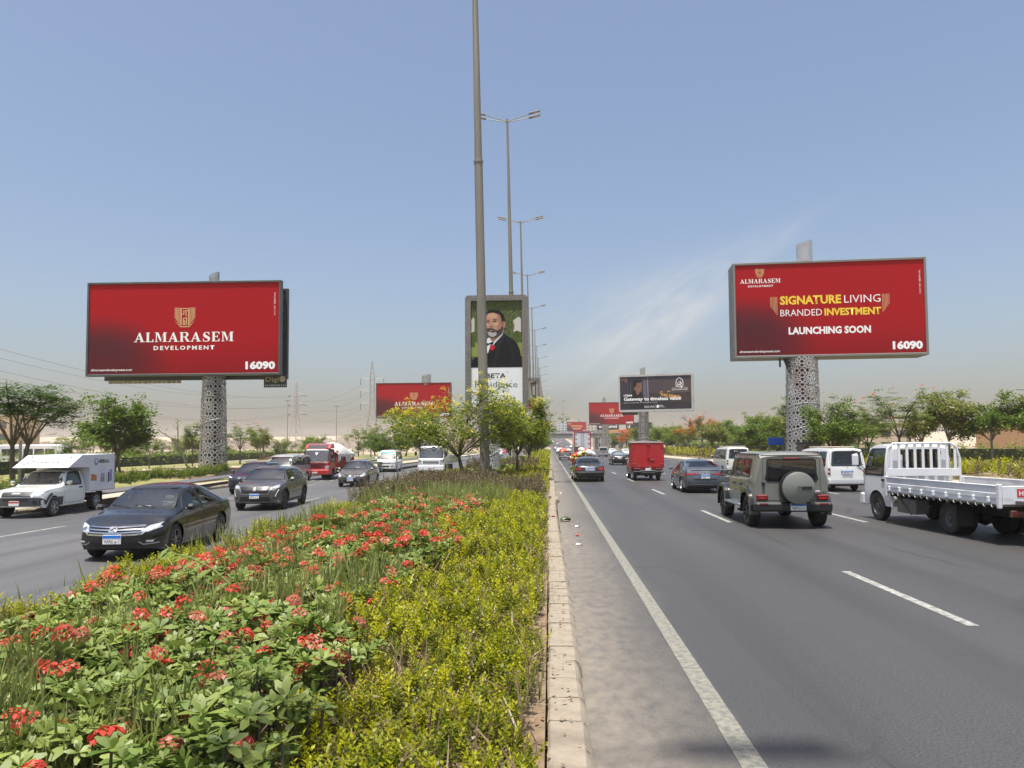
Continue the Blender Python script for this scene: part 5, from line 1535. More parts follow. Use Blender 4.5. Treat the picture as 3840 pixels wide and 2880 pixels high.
def flatbed(loc, rz):
 S = cab_spec(H=2.12, hw=.86, yr=.98, yf=2.62, wf=1.70, r=.38)
 P = paintmat('truck_white_near', (0.70, 0.72, 0.74), .35, amt=.12)
 c = cab('flatbed_truck', 'white flatbed truck with barred rack behind its cab, cut by the frame edge', loc, rz, S, P, rearwin=True)
 truck_wheels(c, 1.70, -1.60, .74, .38)
 chassis(c, -3.5, 1.6)
 front_truck_face(c, S, P)
 # moulded ribs on the cab back
 for k in range(5):
  b = MB(); b.box(-.66 + .28 * k, .93, 1.30, -.50 + .28 * k, .985, 1.44, .03); b.build('cab_back_rib', P, c.root)
 W = 1.02
 y0, y1 = -3.75, .80
 dusty = pm('bed_paint', (0.66, 0.68, 0.70), .5, col2=(.42, .41, .40), nscale=1.8, nlo=.5, nhi=.75, stretch=(1, .6, 3))
 b = MB(); b.box(-W, y0, .80, W, y1, .86, .01); b.build('bed_floor', pm('bed_boards', (.30, .26, .20), .8), c.root)
 b = MB()
 for yy in np.linspace(y0 + .15, y1 - .15, 11): b.box(-W + .02, yy - .03, .72, W - .02, yy + .03, .80)
 b.build('bed_bearers', M_BLACK, c.root)
 for s_ in (1, -1):
  b = MB()
  for k, (za, zb, o) in enumerate(((.84, .95, 0), (.955, 1.07, .012), (1.075, 1.21, .0))):
   b.box(s_ * (W + o), y0 + .10, za, s_ * (W + o + .03), y1 - .02, zb, .008)
  b.box(s_ * (W - .005), y0 + .10, 1.20, s_ * (W + .045), y1 - .02, 1.235, .01)
  sd = b.build('bed_side', dusty, c.root)
  for yy in np.linspace(y0 + .35, y1 - .2, 9):
   b = MB(); b.box(s_ * (W + .03), yy - .035, .86, s_ * (W + .075), yy + .035, .99, .012); b.cyl((s_ * (W + .05), yy - .05, .90), (s_ * (W + .05), yy + .05, .90), .02, n=8)
   b.build('side_hinge', P, sd)
  b = MB(); b.box(s_ * (W - .01), y0 - .02, .76, s_ * (W + .06), y0 + .09, 1.26, .015); b.build('corner_post', dusty, c.root)
  b = MB(); b.box(s_ * (W - .02), y1 - .05, .72, s_ * (W + .05), y1 + .05, 1.24, .015); b.build('corner_post', P, c.root)
  b = MB()
  for yy in np.linspace(y0 + .3, y1 - .3, 16):
   b.tube([(s_ * (W + .02), yy, .845), (s_ * (W + .035), yy - .02, .79), (s_ * (W + .01), yy - .05, .77)], .008, 5)
  b.build('rope_hooks', P, sd)
 b = MB(); b.box(-W + .01, y0 - .03, .84, W - .01, y0 + .02, 1.22, .01); tb = b.build('tailboard', dusty, c.root)
 b = MB(); b.box(-W + .30, y0 - .036, .99, -W + .72, y0 - .031, 1.16); sg = b.build('tail_sign', pm('sign_red', (.50, .04, .05), .5), tb)
 text_obj('HR 94', .13, M_WHITEP, sg, (-W + .51, y0 - .039, 1.03), bold=.02, width=.34)
 b = MB(); b.box(-.85, y0 - .04, .58, .85, y0 + .04, .72, .01); b.build('rear_beam', pm('rusty_steel', (.12, .055, .03), .8, col2=(.05, .03, .02), nscale=6), c.root)
 for s_ in (1, -1):
  b = MB(); b.box(s_ * .55, y0 - .06, .60, s_ * .82, y0 - .035, .70); b.build('tail_light', M_TAIL, c.root)
  b = MB(); b.box(s_ * .60, -2.12, .22, s_ * .98, -2.09, .72, .01); b.build('mudguard', M_BLACK, c.root)
 # rack behind the cab
 yk = .86
 b = MB()
 b.box(-W + .02, yk - .02, 1.24, W - .02, yk + .02, 1.44, .006)
 rk = b.build('rack_board', P, c.root)
 b = MB()
 b.tube([(-W + .03, yk, .86), (-W + .03, yk, 1.72), (-W + .08, yk, 1.98), (-W + .22, yk, 2.10), (W - .30, yk, 2.11), (W - .14, yk, 2.02), (W - .05, yk, 1.75), (W - .03, yk, .86)], .032, 8)
 b.build('rack_hoop', P, c.root)
 for k in range(9):
  x = -W + .16 + k * .215
  b = MB(); b.box(x - .035, yk - .015, 1.43, x + .035, yk + .015, 2.09, .006); b.build('rack_bar', P, c.root)
 # tool box and brace under the bed
 b = MB(); b.box(-W + .05, -.42, .34, -W + .42, .42, .70, .015); tbx = b.build('tool_box', pm('weathered_board', (.16, .15, .14), .8, col2=(.09, .085, .08), nscale=5), c.root)
 b = MB(); b.tube([(-W + .03, .30, .74), (-W + .03, -.30, .33)], .018, 6); b.build('box_brace', pm('rusty_steel', (.12, .055, .03), .8), tbx)
 b = MB(); b.cyl((-.80, .95, .62), (-.55, .95, .62), .10, n=14); b.build('air_tank', pm('pale_tank', (.3, .3, .28), .5), c.root)
 return c
def red_box_truck(loc, rz):
 S = pickup_cab_spec(H=1.55, hw=.80, r=.34)
 P = paintmat('old_red', (0.36, 0.020, 0.022), .45, coat=.4, amt=.14)
 c = Car('box_truck', 'small red truck with tall red box body and two back doors', 'truck', loc, rz, S, P, cuts=(), hollow=False)
 dk = pm('window_dark', (.03, .035, .04), .05, coat=1.0)
 c.patch('side_window', [(-.22, 1.12), (.90, 1.12), (.50, 1.42), (-.22, 1.45)], 'S', dk, .006)
 c.patch('windscreen', [(-.64, 1.16), (.64, 1.16), (.55, 1.45), (-.55, 1.45)], 'F', dk, .006)
 c.wheels((1.70, -1.15), .70, .34, .21, 'steel', M_ALLOY)
 ra = .40
 c.line('arch_chrome', [(1.70 + (ra + .02) * math.cos(a), .34 + (ra + .02) * math.sin(a)) for a in np.linspace(.0, math.pi, 15)], 'S', M_CHROME, .05, .015)
 c.under(.5, -2.0, 2.2, .36, .62)
 c.mirrors(.95, 1.20, .82, M_CHROME, (.16, .1, .12))
 W, y0, y1, zt = .92, -1.98, -.45, 2.30
 Q = paintmat('box_red', (0.40, 0.014, 0.018), .42, coat=.3, amt=.08)
 b = MB(); b.box(-W, y0, .78, W, y1, zt - .06, .012); bd = b.build('box_body', Q, c.root)
 b = MB(); b.prism([(-W - .03, zt - .07), (W + .03, zt - .07), (W + .03, zt - .03), (.0, zt + .06), (-W - .03, zt - .03)], y0 - .05, y1 + .03, 'y'); b.build('box_roof', pm('roof_grey', (.42, .38, .36), .6), bd, sharp=15)
 for s_ in (1, -1):
  b = MB(); b.box(s_ * .005, y0 - .025, .80, s_ * (W - .015), y0 - .002, zt - .09, .006); dr = b.build('back_door', Q, bd)
  for zz in (.98, 1.95, 2.08):
   b = MB(); b.box(s_ * (W - .22), y0 - .045, zz - .02, s_ * (W - .005), y0 - .024, zz + .02, .006); b.cyl((s_ * (W - .01), y0 - .03, zz - .04), (s_ * (W - .01), y0 - .03, zz + .04), .016, n=8); b.build('door_hinge', Q, dr)
 b = MB(); b.tube([(.03, y0 - .05, .82), (.03, y0 - .05, 2.16)], .014, 6)
 for zz in (.86, 1.38, 2.12): b.box(-.06, y0 - .07, zz - .02, .12, y0 - .026, zz + .02, .006)
 b.build('lock_bar', Q, bd)
 b = MB(); b.box(.10, y0 - .055, 1.15, .36, y0 - .026, 1.24, .01); b.build('door_latch', pm('dark_red', (.16, .01, .015), .5), bd)
 b = MB()
 for s_ in (1, -1):
  for yy in np.linspace(y0 + .04, y1 - .04, 4): b.box(s_ * W, yy - .025, .80, s_ * (W + .02), yy + .025, zt - .10, .006)
 b.build('box_ribs', Q, bd)
 b = MB(); b.box(-W + .05, y0 + .0, .66, W - .05, y0 + .10, .78, .01); b.build('rear_sill', P, c.root)
 for s_ in (1, -1):
  b = MB(); b.box(s_ * .45, y0 - .03, .62, s_ * .84, y0 + .01, .74, .015); b.build('tail_light', pm('tail_dark', (.10, .008, .010), .3), c.root)
  b = MB(); b.box(s_ * .40, y0 - .14, .50, s_ * .90, y0 - .06, .58, .02); b.build('bumperette', M_DARK, c.root)
 b = MB(); b.box(-.88, y0 - .10, .46, .88, y0 - .04, .52, .01); b.build('rear_bumper', M_DARK, c.root)
 b = MB(); b.box(-.17, y0 - .06, .60, .17, y0 - .045, .75); b.build('number_plate', pm('plate_white', (0.72, 0.73, 0.72), .4), c.root)
 b = MB(); b.tube([(0.05, y0 - .06, .84), (.16, y0 - .07, .76), (.05, y0 - .07, .70)], .008, 5); b.build('tie_rope', M_WHITEP, c.root)
 b = MB(); b.tube([(-.6, -1.15, .34), (.6, -1.15, .34)], .06, 8); b.lathe([(.02, -.13), (.12, -.1), (.15, 0), (.12, .1), (.02, .13)], 12, Matrix.Translation((0, -1.15, .34)) @ Matrix.Rotation(R(90), 4, 'Y')); b.build('rear_axle', M_BLACK, c.root)
 for s_ in (1, -1):
  b = MB(); b.box(s_ * .58, -1.62, .28, s_ * .82, -1.60, .66); b.build('mudguard', M_BLACK, c.root)
 return c
def big_truck(loc, rz):
 t = thing('lorry', 'tall white lorry box with red edge frame seen from behind', 'truck', loc, rz)
 b = MB(); b.box(-1.22, -3.5, 1.05, 1.22, 3.5, 4.15, .02); bd = b.build('box_body', pm('lorry_white', (.62, .64, .66), .45, col2=(.5, .5, .5), nscale=.8), t)
 F_ = pm('frame_red', (.30, .015, .025), .5)
 b = MB()
 for s_ in (1, -1): b.box(s_ * 1.12, -3.56, 1.0, s_ * 1.25, -3.48, 4.2, .01)
 b.box(-1.25, -3.57, 4.06, 1.25, -3.47, 4.22, .01); b.box(-1.25, -3.57, .98, 1.25, -3.47, 1.12, .01)
 b.build('rear_frame', F_, bd)
 for s_ in (1, -1):
  b = MB(); b.box(s_ * .01, -3.535, 1.13, s_ * 1.11, -3.505, 4.05, .008); d = b.build('back_door', pm('lorry_white', (.62, .64, .66), .45), bd)
  for zz in (1.6, 2.4, 3.1, 3.8):
   b = MB(); b.box(s_ * .80, -3.56, zz - .04, s_ * 1.14, -3.53, zz + .04); b.build('door_hinge', F_, d)
  for xx in (.12, .22):
   b = MB(); b.tube([(s_ * xx, -3.55, 1.2), (s_ * xx, -3.55, 4.0)], .02, 6); b.build('lock_bar', M_STEEL, d)
 b = MB(); b.box(-.5, -3.4, .7, -.38, 5.4, .95); b.box(.38, -3.4, .7, .5, 5.4, .95); b.build('chassis', M_BLACK, t)
 b = MB(); b.box(-1.2, 3.9, .6, 1.2, 5.7, 3.1, .12); b.build('cab', pm('lorry_cab', (.35, .03, .03), .4, coat=.6), t)
 for yy in (-2.2, 4.6):
  m, q = wheel_mesh(.5, .28, 'steel', .6)
  m.materials.append(M_TYRE); q.materials.append(M_STEEL)
  for s_ in (1, -1):
   o = bpy.data.objects.new('wheel', m); o.location = (s_ * 1.02, yy, .5); o.rotation_euler = (0, 0, 0 if s_ > 0 else math.pi); link(o, t)
   k = bpy.data.objects.new('rim', q); link(k, o)
 return t
def blob(rnd, r, sq=(1, 1, 1), n=10, m=7, rough=.12):
 V = []; F = []
 for j in range(m + 1):
  th = math.pi * j / m
  for i in range(n):
   ph = 2 * math.pi * i / n
   k = r * (1 + rnd.uniform(-rough, rough))
   V.append((k * math.sin(th) * math.cos(ph) * sq[0], k * math.sin(th) * math.sin(ph) * sq[1], k * math.cos(th) * sq[2]))
 for j in range(m):
  for i in range(n):
   F.append((j * n + i, j * n + (i + 1) % n, (j + 1) * n + (i + 1) % n, (j + 1) * n + i))
 b = MB(); b.add(V, F)
 return b
def load_pickup(loc, rz, label, P, z_bed=.72):
 """plain pickup seen from behind; the load is built apart"""
 S = pickup_cab_spec(H=1.68, hw=.84, r=.34)
 c = Car('pickup', label, 'truck', loc, rz, S, P, cuts=(), hollow=False)
 dk = pm('window_dark', (.03, .035, .04), .05, coat=1.0)
 c.patch('side_window', [(-.22, 1.14), (.92, 1.14), (.50, 1.55), (-.22, 1.58)], 'S', dk, .006)
 c.patch('rear_window', [(-.55, 1.16), (.55, 1.16), (.5, 1.55), (-.5, 1.55)], 'B', dk, .006)
 c.patch('windscreen', [(-.66, 1.18), (.66, 1.18), (.56, 1.56), (-.56, 1.56)], 'F', dk, .006)
 c.wheels((1.70, -1.30), .72, .34, .21, 'steel', M_ALLOY)
 c.under(.5, -2.1, 2.2, .34, .62)
 c.mirrors(.98, 1.22, .86, M_BLACK, (.18, .1, .16))
 b = MB(); b.box(-.84, -2.4, z_bed - .08, .84, -.45, z_bed); b.build('bed_floor', M_DARK, c.root)
 for s_ in (1, -1):
  b = MB(); b.box(s_ * .80, -2.4, .58, s_ * .86, -.45, 1.12, .02); b.build('bed_side', P, c.root)
  b = MB(); b.box(s_ * .70, -2.44, .74, s_ * .855, -2.38, 1.0, .01); b.build('tail_light', M_TAIL, c.root)
 b = MB(); b.box(-.69, -2.43, .60, .69, -2.38, 1.10, .02); b.build('tailgate', P, c.root)
 for zz in (.75, .95):
  b = MB(); b.box(-.66, -2.445, zz - .025, .66, -2.425, zz + .025, .008); b.build('tailgate_rib', P, c.root)
 b = MB(); b.box(-.85, -2.52, .42, .85, -2.44, .54, .02); b.build('rear_bumper', M_STEEL, c.root)
 b = MB(); b.box(-.17, -2.54, .56, .17, -2.525, .70); b.build('number_plate', pm('plate_white', (0.72, 0.73, 0.72), .4), c.root)
 return c
# ------------------------------------------------------------------ traffic
LZ = -0.15
BACK = math.pi     # heading towards the camera
W1 = paintmat('white_van_a', (0.74, 0.75, 0.73), .32, amt=.08)
W2 = paintmat('white_van_b', (0.70, 0.70, 0.66), .35, amt=.16)
SV = paintmat('silver_van', (0.42, 0.43, 0.42), .35, metal=.3, amt=.14)
black_sedan((-8.80, 17.0, LZ), BACK + R(4.2))
nt_ = nebula_truck((-17.5, 26.2, LZ), BACK + R(6)); nt_.root.scale = (.95, .95, .89)
crossover((-10.6, 28.7, LZ), BACK + R(3.5), 'dark grey crossover with black grille and slanted white lamps behind the black sedan', paintmat('graphite_paint', (0.085, 0.085, 0.086), .3, metal=.4, amt=.12), 'grey')
crossover((-14.7, 37.8, LZ), BACK + R(2), 'dark blue crossover with maroon reflections half hidden behind the dark grey crossover', paintmat('navy_paint', (0.012, 0.014, 0.045), .22, amt=.04), 'navy')
grey_sedan((-11.2, 44.3, LZ), BACK + R(1.2))
c, S = van((-17.1, 49.2, LZ), BACK + R(0), 'silver and white minibus behind the dark blue crossover', SV, 'silver', H=1.80, W=1.70)
red_tarp_truck((-15.9, 53.6, LZ), BACK + R(-1))
c, S = van((-14.6, 69.0, LZ), BACK + R(3), 'white minibus with turquoise windscreen strip past the red covered truck', W1, 'front')
c.patch('windscreen_strip', [(-.62, 1.70), (.62, 1.70), (.60, 1.80), (-.60, 1.80)], 'F', pm('turquoise_strip', (.05, .45, .42), .4), .016)
white_truck((-9.05, 60.6, LZ), BACK + R(-2))
small_sedan((-11.3, 168, LZ), BACK, 'small white sedan far off behind the white cab-over truck', W1)
black_saloon((2.25, 46.4, 0), R(1.5))
red_box_truck((5.75, 47.2, 0), R(1.0))
octavia((6.75, 35.6, 0), R(-1))
off_roader((6.07, 21.5, 0), R(-.8))
c, S = van((13.0, 36.4, 0), R(0), 'white van with cable across its back window between off-roader and flatbed truck', W1, 'rear', H=1.95)
c.plate(0, .84, 'B', txt='٧٤٦٥ ر', off=.03, w=.44, h=.15)
b = MB(); b.box(-.5, S['yr'] + .4, S['H'] - .01, .5, 1.0, S['H'] + .03, .015); b.build('roof_panel', pm('rack_cream', (.45, .40, .32), .7), c.root)
p = c.proj((.42, 1.70), 'B', .02)
b = MB(); b.tube([c.proj((.30, 1.86), 'B', .03), c.proj((.36, 1.5), 'B', .05), c.proj((.42, 1.22), 'B', .05), c.proj((.55, 1.12), 'B', .04), c.proj((.72, 1.2), 'B', .03)], .012, 5); b.build('rear_wiper_cable', M_BLACK, c.root)
b = MB(); b.box(-.05, -.015, -.22, .06, .015, .22, .01); o = b.build('rear_mirror', M_CHROME, c.root); o.location = c.proj((.40, 1.48), 'B', .06)
text_obj('T', .12, M_CHROME, c.root, c.proj((0, 1.02), 'B', .02), name='badge_lettering', bold=.02)
c, S = van((13.0, 55.5, 0), R(0), 'white minibus with a tyre on its roof and warning triangle in its back window', W2, 'rear', H=1.95)
minibus_roofload(c, S)
tri = c.patch('warning_triangle', [(.16, 1.17), (.62, 1.17), (.39, 1.56)], 'B', pm('triangle_red', (.55, .05, .03), .5), .016)
c.patch('triangle_face', [(.24, 1.21), (.54, 1.21), (.39, 1.46)], 'B', M_WHITEP, .022, parent=tri)
c.patch('triangle_mark', [(.37, 1.24), (.41, 1.24), (.41, 1.39), (.37, 1.39)], 'B', M_BLACKP, .028, parent=tri)
text_obj('٤٢٨ ر', .12, M_WHITEP, c.root, c.proj((-.05, 1.60), 'B', .02), name='window_lettering', width=.5)
c.plate(0, .84, 'B', band=pm('plate_orange', (.55, .18, .03), .5), txt='', off=.03, w=.44, h=.15)
flatbed((9.95, 19.85, 0), R(4.0))
small_sedan((7.35, 82.9, 0), R(.5), 'black sedan with red and white tail lamps ahead of the red box truck', paintmat('black_paint_b', (0.010, 0.010, 0.012), .28, amt=.05))
c, S = van((9.75, 141.5, 0), 0, 'silver estate van with dark back window beside the lorry', SV, 'rear', H=1.85)
c.patch('tail_band', [(-.80, .86), (.80, .86), (.80, .98), (-.80, .98)], 'B', M_TAIL, .014)
small_sedan((12.2, 150, 0), 0, 'white sedan just right of the silver estate van', W1)
small_sedan((13.6, 138, 0), 0, 'white sedan peeping out past the red box truck', W2)
big_truck((4.95, 119, 0), R(.3))
# produce pickup and its load
pk = load_pickup((2.35, 55.2, 0), R(.5), 'red pickup heaped with yellow and red produce just ahead of the black saloon', paintmat('pickup_red', (.40, .02, .02), .4, amt=.1))
rnd = random.Random(11)
def heap(root_loc, items, zb, hw, y0, y1, h):
 """loose goods: each sack or bunch is its own thing"""
 out = []
 for kind, mat, lab, cat, grp, n, r, sq in items:
  proto = [blob(rnd, r, sq, rough=.16).mesh(kind, 60) for _ in range(3)]
  for m in proto: m.materials.append(mat)
  for k in range(n):
   x = rnd.uniform(-hw, hw); y = rnd.uniform(y0, y1)
   z = zb + r * .6 + rnd.uniform(0, h) * (1 - (x / hw) ** 2 * .5)
   o = bpy.data.objects.new(kind, rnd.choice(proto))
   o.location = (root_loc[0] + x, root_loc[1] + y, z); o.rotation_euler = (rnd.uniform(-.4, .4), rnd.uniform(-.4, .4), rnd.uniform(0, 6))
   link(o); tag(o, lab, cat, grp)
   out.append(o)
 return out
heap((2.35, 55.2), [('produce_sack', pm('mesh_sack_red', (.50, .05, .03), .6, col2=(.35, .02, .02), nscale=12), 'red mesh sack in the heaped load of the red pickup', 'sack', 'red sacks on the produce pickup', 7, .26, (1.2, 1, .75)),
     ('produce_sack', pm('plastic_sack_white', (.66, .66, .66), .4, col2=(.5, .5, .52), nscale=7), 'white plastic sack in the heaped load of the red pickup', 'sack', 'white sacks on the produce pickup', 8, .26, (1.2, 1, .8)),
     ('flower_bunch', pm('flower_yellow', (.55, .46, .04), .7, col2=(.08, .10, .02), nscale=13, nlo=.42, nhi=.6), 'yellow bunch heaped on the red pickup', 'produce', 'yellow bunches on the produce pickup', 34, .13, (1.2, 1, .9))],
  .85, .72, -2.2, -.7, .75)
b = MB(); b.box(-.30, -.2, 0, .30, .2, .42, .02)
for k in range(3): b.box(-.34, -.22, .02 + .14 * k, .34, -.2, .12 + .14 * k, .01)
o = b.build('crate', pm('crate_wood', (.11, .07, .04), .8), None); o.location = (2.05, 54.3, 1.62); tag(o, 'dark wooden crate on top of the produce load', 'crate')
pk2 = load_pickup((2.2, 113, 0), R(.5), 'grey pickup loaded with orange sacks ahead of the produce pickup', paintmat('pickup_grey', (.20, .20, .19), .5, coat=.3, amt=.2))
heap((2.2, 113), [('produce_sack', pm('mesh_sack_orange', (.55, .12, .05), .6, col2=(.4, .07, .03), nscale=9), 'orange sack on the grey pickup', 'sack', 'orange sacks on the grey pickup', 6, .34, (1.1, 1, .9)),
     ('produce_sack', pm('plastic_sack_white', (.66, .66, .66), .4), 'white sack on the grey pickup', 'sack', 'white sacks on the grey pickup', 6, .34, (1.1, 1, .8))], .85, .7, -2.1, -.7, .6)
pk3 = load_pickup((4.6, 104, 0), R(.5), 'pale pickup with red sacks between the grey pickup and the lorry', paintmat('pickup_pale', (.36, .36, .36), .5, coat=.3, amt=.2))
heap((4.6, 104), [('produce_sack', pm('mesh_sack_red', (.50, .05, .03), .6), 'red sack on the pale pickup', 'sack', 'red sacks on the pale pickup', 5, .36, (1.3, 1, .7))], .85, .7, -2.1, -.7, .4)
# queue of far cars on the rise beyond the bridge: a few pixels each
def far_car(label, x, y, paint, up=True):
 S = sedan_spec(4.45, 1.75, 1.55, .30, .88, 2.60); S['step'] = .25
 c = Car('far_car', label, 'car', (x, y, road_z(y) + (0 if x > 0 else LZ)), 0 if x > 0 else BACK, S, paint, 'queue of far cars beyond the bridge', hollow=False)
 c.root.rotation_euler.x = math.atan(road_z(y + 1) - road_z(y)) * (1 if x > 0 else -1)
 dk = pm('window_dark', (.03, .035, .04), .05, coat=1.0)
 fw, rw, ws, bw = sedan_glass(S)
 c.patch('rear_window', bw, 'B', dk, .01, res=.4, skirt=False); c.patch('windscreen', ws, 'F', dk, .01, res=.4, skirt=False)
 for s_ in (1, -1): c.patch('tail_light', [(s_ * .55, .66), (s_ * .84, .66), (s_ * .84, .86), (s_ * .6, .86)], 'B', M_TAIL, .012, res=.3, skirt=False)
 b = MB()
 for yy_ in (S['wf'], S['wr']): b.cyl((-.8, yy_, .3), (.8, yy_, .3), .3, n=10)
 b.build('wheels', M_TYRE, c.root)
FC = [W1, SV, paintmat('black_paint_b', (0.010, 0.010, 0.012)), paintmat('queue_red', (.32, .03, .03), .4), paintmat('queue_grey', (.12, .12, .125), .35)]
cn = ['white', 'silver', 'black', 'dark red', 'grey']
rnd = random.Random(33)
wd_ = ['nearest', 'second', 'third', 'fourth', 'fifth', 'sixth', 'seventh', 'eighth', 'ninth', 'tenth', 'eleventh', 'twelfth', 'thirteenth', 'fourteenth', 'fifteenth', 'sixteenth']
for k in range(16):
 y = [205, 265, 300, 400, 425, 455, 470, 500, 520, 560, 590, 620, 650, 690, 720, 760][k]
 x = [2.6, 3.0, 6.8, 3.2, 6.9, 10.4, 3.1, 13.8, 6.6, 10.2, 3.3, 13.9, 6.8, 10.3, 3.0, 6.9][k]
 far_car('%s car, %s in the queue towards the bridge' % (cn[(k * 2 + k // 5) % 5], wd_[k]), x, y, FC[(k * 2 + k // 5) % 5])
for k in range(5):
 far_car('%s oncoming car far off on the inbound road, %s' % (cn[(k * 3) % 5], wd_[k]), [-8.6, -12, -15.6, -8.4, -12.2][k], [118, 205, 250, 290, 320][k], FC[(k * 3) % 5])
# ------------------------------------------------------------------ billboards
def fit_text(body, cx, zb, width, cap, mat, parent, d, bold=0.0, spacing=1.0, name='lettering', align='c', vertical=False):
 """flat print: text scaled to a width and a cap height, in the plane y = d of the parent (facing -y)"""
 c = bpy.data.curves.new('t', 'FONT')
 c.body = body; c.size = 1.0; c.offset = bold; c.space_character = spacing; c.resolution_u = 2
 o = bpy.data.objects.new('t', c); COL.objects.link(o)
 dg = bpy.context.evaluated_depsgraph_get()
 m = bpy.data.meshes.new_from_object(o.evaluated_get(dg))
 bpy.data.objects.remove(o); bpy.data.curves.remove(c)
 n = len(m.vertices)
 co = np.zeros(n * 3, np.float32); m.vertices.foreach_get('co', co); co = co.reshape(-1, 3)
 x0, x1 = co[:, 0].min(), co[:, 0].max()
 sx = width / (x1 - x0); sz = cap / 0.73
 X = (co[:, 0] - (x0 + x1) / 2) * sx; Z = co[:, 1] * sz
 if align == 'l': X += width / 2
 if align == 'r': X -= width / 2
 if vertical: X, Z = Z, -X
 out = np.stack([cx + X, np.full(n, d), zb + Z], 1).astype(np.float32)
 m.vertices.foreach_set('co', out.ravel()); m.name = name
 m.materials.clear(); m.materials.append(mat); m.update()
 return obj_from(name, m, None, parent)
def serif_word(word, cx, zb, width, cap, mat, parent, d):
 """heavy serif capitals, each stroke a flat polygon"""
 t, n_, s = .21, .085, .075
 def L_I(x): return [[(x, 0), (x + t, 0), (x + t, 1), (x, 1)], [(x - s, 0), (x + t + s, 0), (x + t + s, .06), (x - s, .06)], [(x - s, .94), (x + t + s, .94), (x + t + s, 1), (x - s, 1)]]
 G_ = {}
 G_['A'] = ([[(.06, 0), (.06 + n_, 0), (.50, .92), (.43, 1.0)], [(.62, 0), (.62 + t * 1.1, 0), (.52, 1.0), (.43, 1.0), (.38, .86)], [(.22, .28), (.70, .28), (.68, .36), (.25, .36)],
    [(-.04, 0), (.26, 0), (.26, .06), (-.04, .06)], [(.52, 0), (.96, 0), (.96, .06), (.52, .06)]], .98)
 G_['L'] = (L_I(.08) + [[(.29, 0), (.70, 0), (.70, .30), (.64, .30), (.58, .07), (.29, .07)]], .76)
 G_['M'] = ([[(.10, 0), (.10 + n_, 0), (.10 + n_, 1), (.10, 1)], [(.10, 1), (.32, 1), (.60, .22), (.52, 0)], [(.86, 1), (.52, 0), (.56, .12), (.80, 1)], [(.80, 0), (.80 + t, 0), (.80 + t, 1), (.80, 1)],
    [(0, 0), (.30, 0), (.30, .06), (0, .06)], [(.70, 0), (1.10, 0), (1.10, .06), (.70, .06)], [(0, .94), (.2, .94), (.2, 1), (0, 1)], [(.9, .94), (1.10, .94), (1.10, 1), (.9, 1)]], 1.16)
 bowl = [(.29, .94), (.48, .94), (.58, .86), (.60, .74), (.56, .60), (.46, .53), (.29, .53), (.29, .47), (.52, .46), (.70, .54), (.80, .70), (.79, .84), (.70, .96), (.55, 1.0), (.29, 1.0)]
 G_['R'] = (L_I(.08) + [bowl, [(.42, .50), (.60, .52), (.86, .06), (.92, .06), (.92, 0), (.66, 0)]], .94)
 S_ = [(.10, .04), (.16, .04), (.20, .10), (.34, .05), (.50, .08), (.54, .20), (.46, .30), (.24, .42), (.10, .58), (.10, .80), (.22, .96), (.38, 1.0), (.54, .95), (.58, .98), (.63, .98), (.65, .70), (.60, .70),
   (.52, .88), (.38, .94), (.26, .88), (.26, .76), (.36, .66), (.60, .52), (.72, .38), (.70, .16), (.58, .02), (.40, -.03), (.24, 0), (.18, .03), (.15, 0), (.10, 0)]
 S2 = [(.08, 0), (.13, 0), (.18, .05), (.12, .34), (.08, .34)]
 G_['S'] = ([S_, S2], .80)
 G_['E'] = (L_I(.08) + [[(.29, 0), (.72, 0), (.72, .28), (.66, .28), (.58, .07), (.29, .07)], [(.29, .93), (.58, .93), (.64, .74), (.70, .74), (.70, 1), (.29, 1)], [(.29, .47), (.48, .47), (.50, .36), (.55, .36), (.55, .66), (.50, .66), (.48, .54), (.29, .54)]], .82)
 tot = sum(G_[c][1] for c in word) + .06 * (len(word) - 1)
 k = width / tot
 x = cx - width / 2
 for c in word:
  polys, adv = G_[c]
  b = MB()
  for q, p in enumerate(polys):
   tr = tessellate_polygon([[Vector((a, z, 0)) for a, z in p]])
   b.add([(x + a * k, d - .0015 * q, zb + z * cap) for a, z in p], tr)
  b.build('letter', mat, parent, smooth=False)
  x += (adv + .06) * k
def emblem(cx, cz, w, h, mat, parent, d, gap):
 b = MB()
 n = 5
 bw = w * .028
 for s_ in (1, -1):
  for k in range(n):
   x = s_ * (w * .21 + k * w * .058)
   bot = -h * .5 + h * .10 + k * h * .085
   b.quad((cx + x, d, cz + bot), (cx + x + s_ * bw, d, cz + bot + h * .03), (cx + x + s_ * bw, d, cz + h * .5), (cx + x, d, cz + h * .5))
  # lower rim
  b.quad((cx + s_ * w * .48, d - .003, cz - h * .16), (cx + s_ * w * .5, d - .003, cz - h * .14), (cx + s_ * w * .22, d - .003, cz - h * .48), (cx + s_ * w * .20, d - .003, cz - h * .44))
 b.quad((cx - w * .22, d - .003, cz - h * .5), (cx + w * .22, d - .003, cz - h * .5), (cx + w * .20, d - .003, cz - h * .455), (cx - w * .20, d - .003, cz - h * .455))
 for (x0, x1, z0, z1) in ((-.19, -.15, -.40, .47), (.15, .19, -.40, .42), (-.19, .19, .43, .47), (-.09, -.05, -.40, -.05), (-.09, .10, -.06, -.02), (.06, .10, -.40, .0), (-.15, -.03, .14, .18), (-.07, -.03, .16, .36), (.03, .07, .06, .36), (.0, .15, .32, .36), (-.02, .02, -.40, -.14)):
  b.quad((cx + x0 * w, d - .006, cz + z0 * h), (cx + x1 * w, d - .006, cz + z0 * h), (cx + x1 * w, d - .006, cz + z1 * h), (cx + x0 * w, d - .006, cz + z1 * h))
 return b.build('emblem', mat, parent, smooth=False)
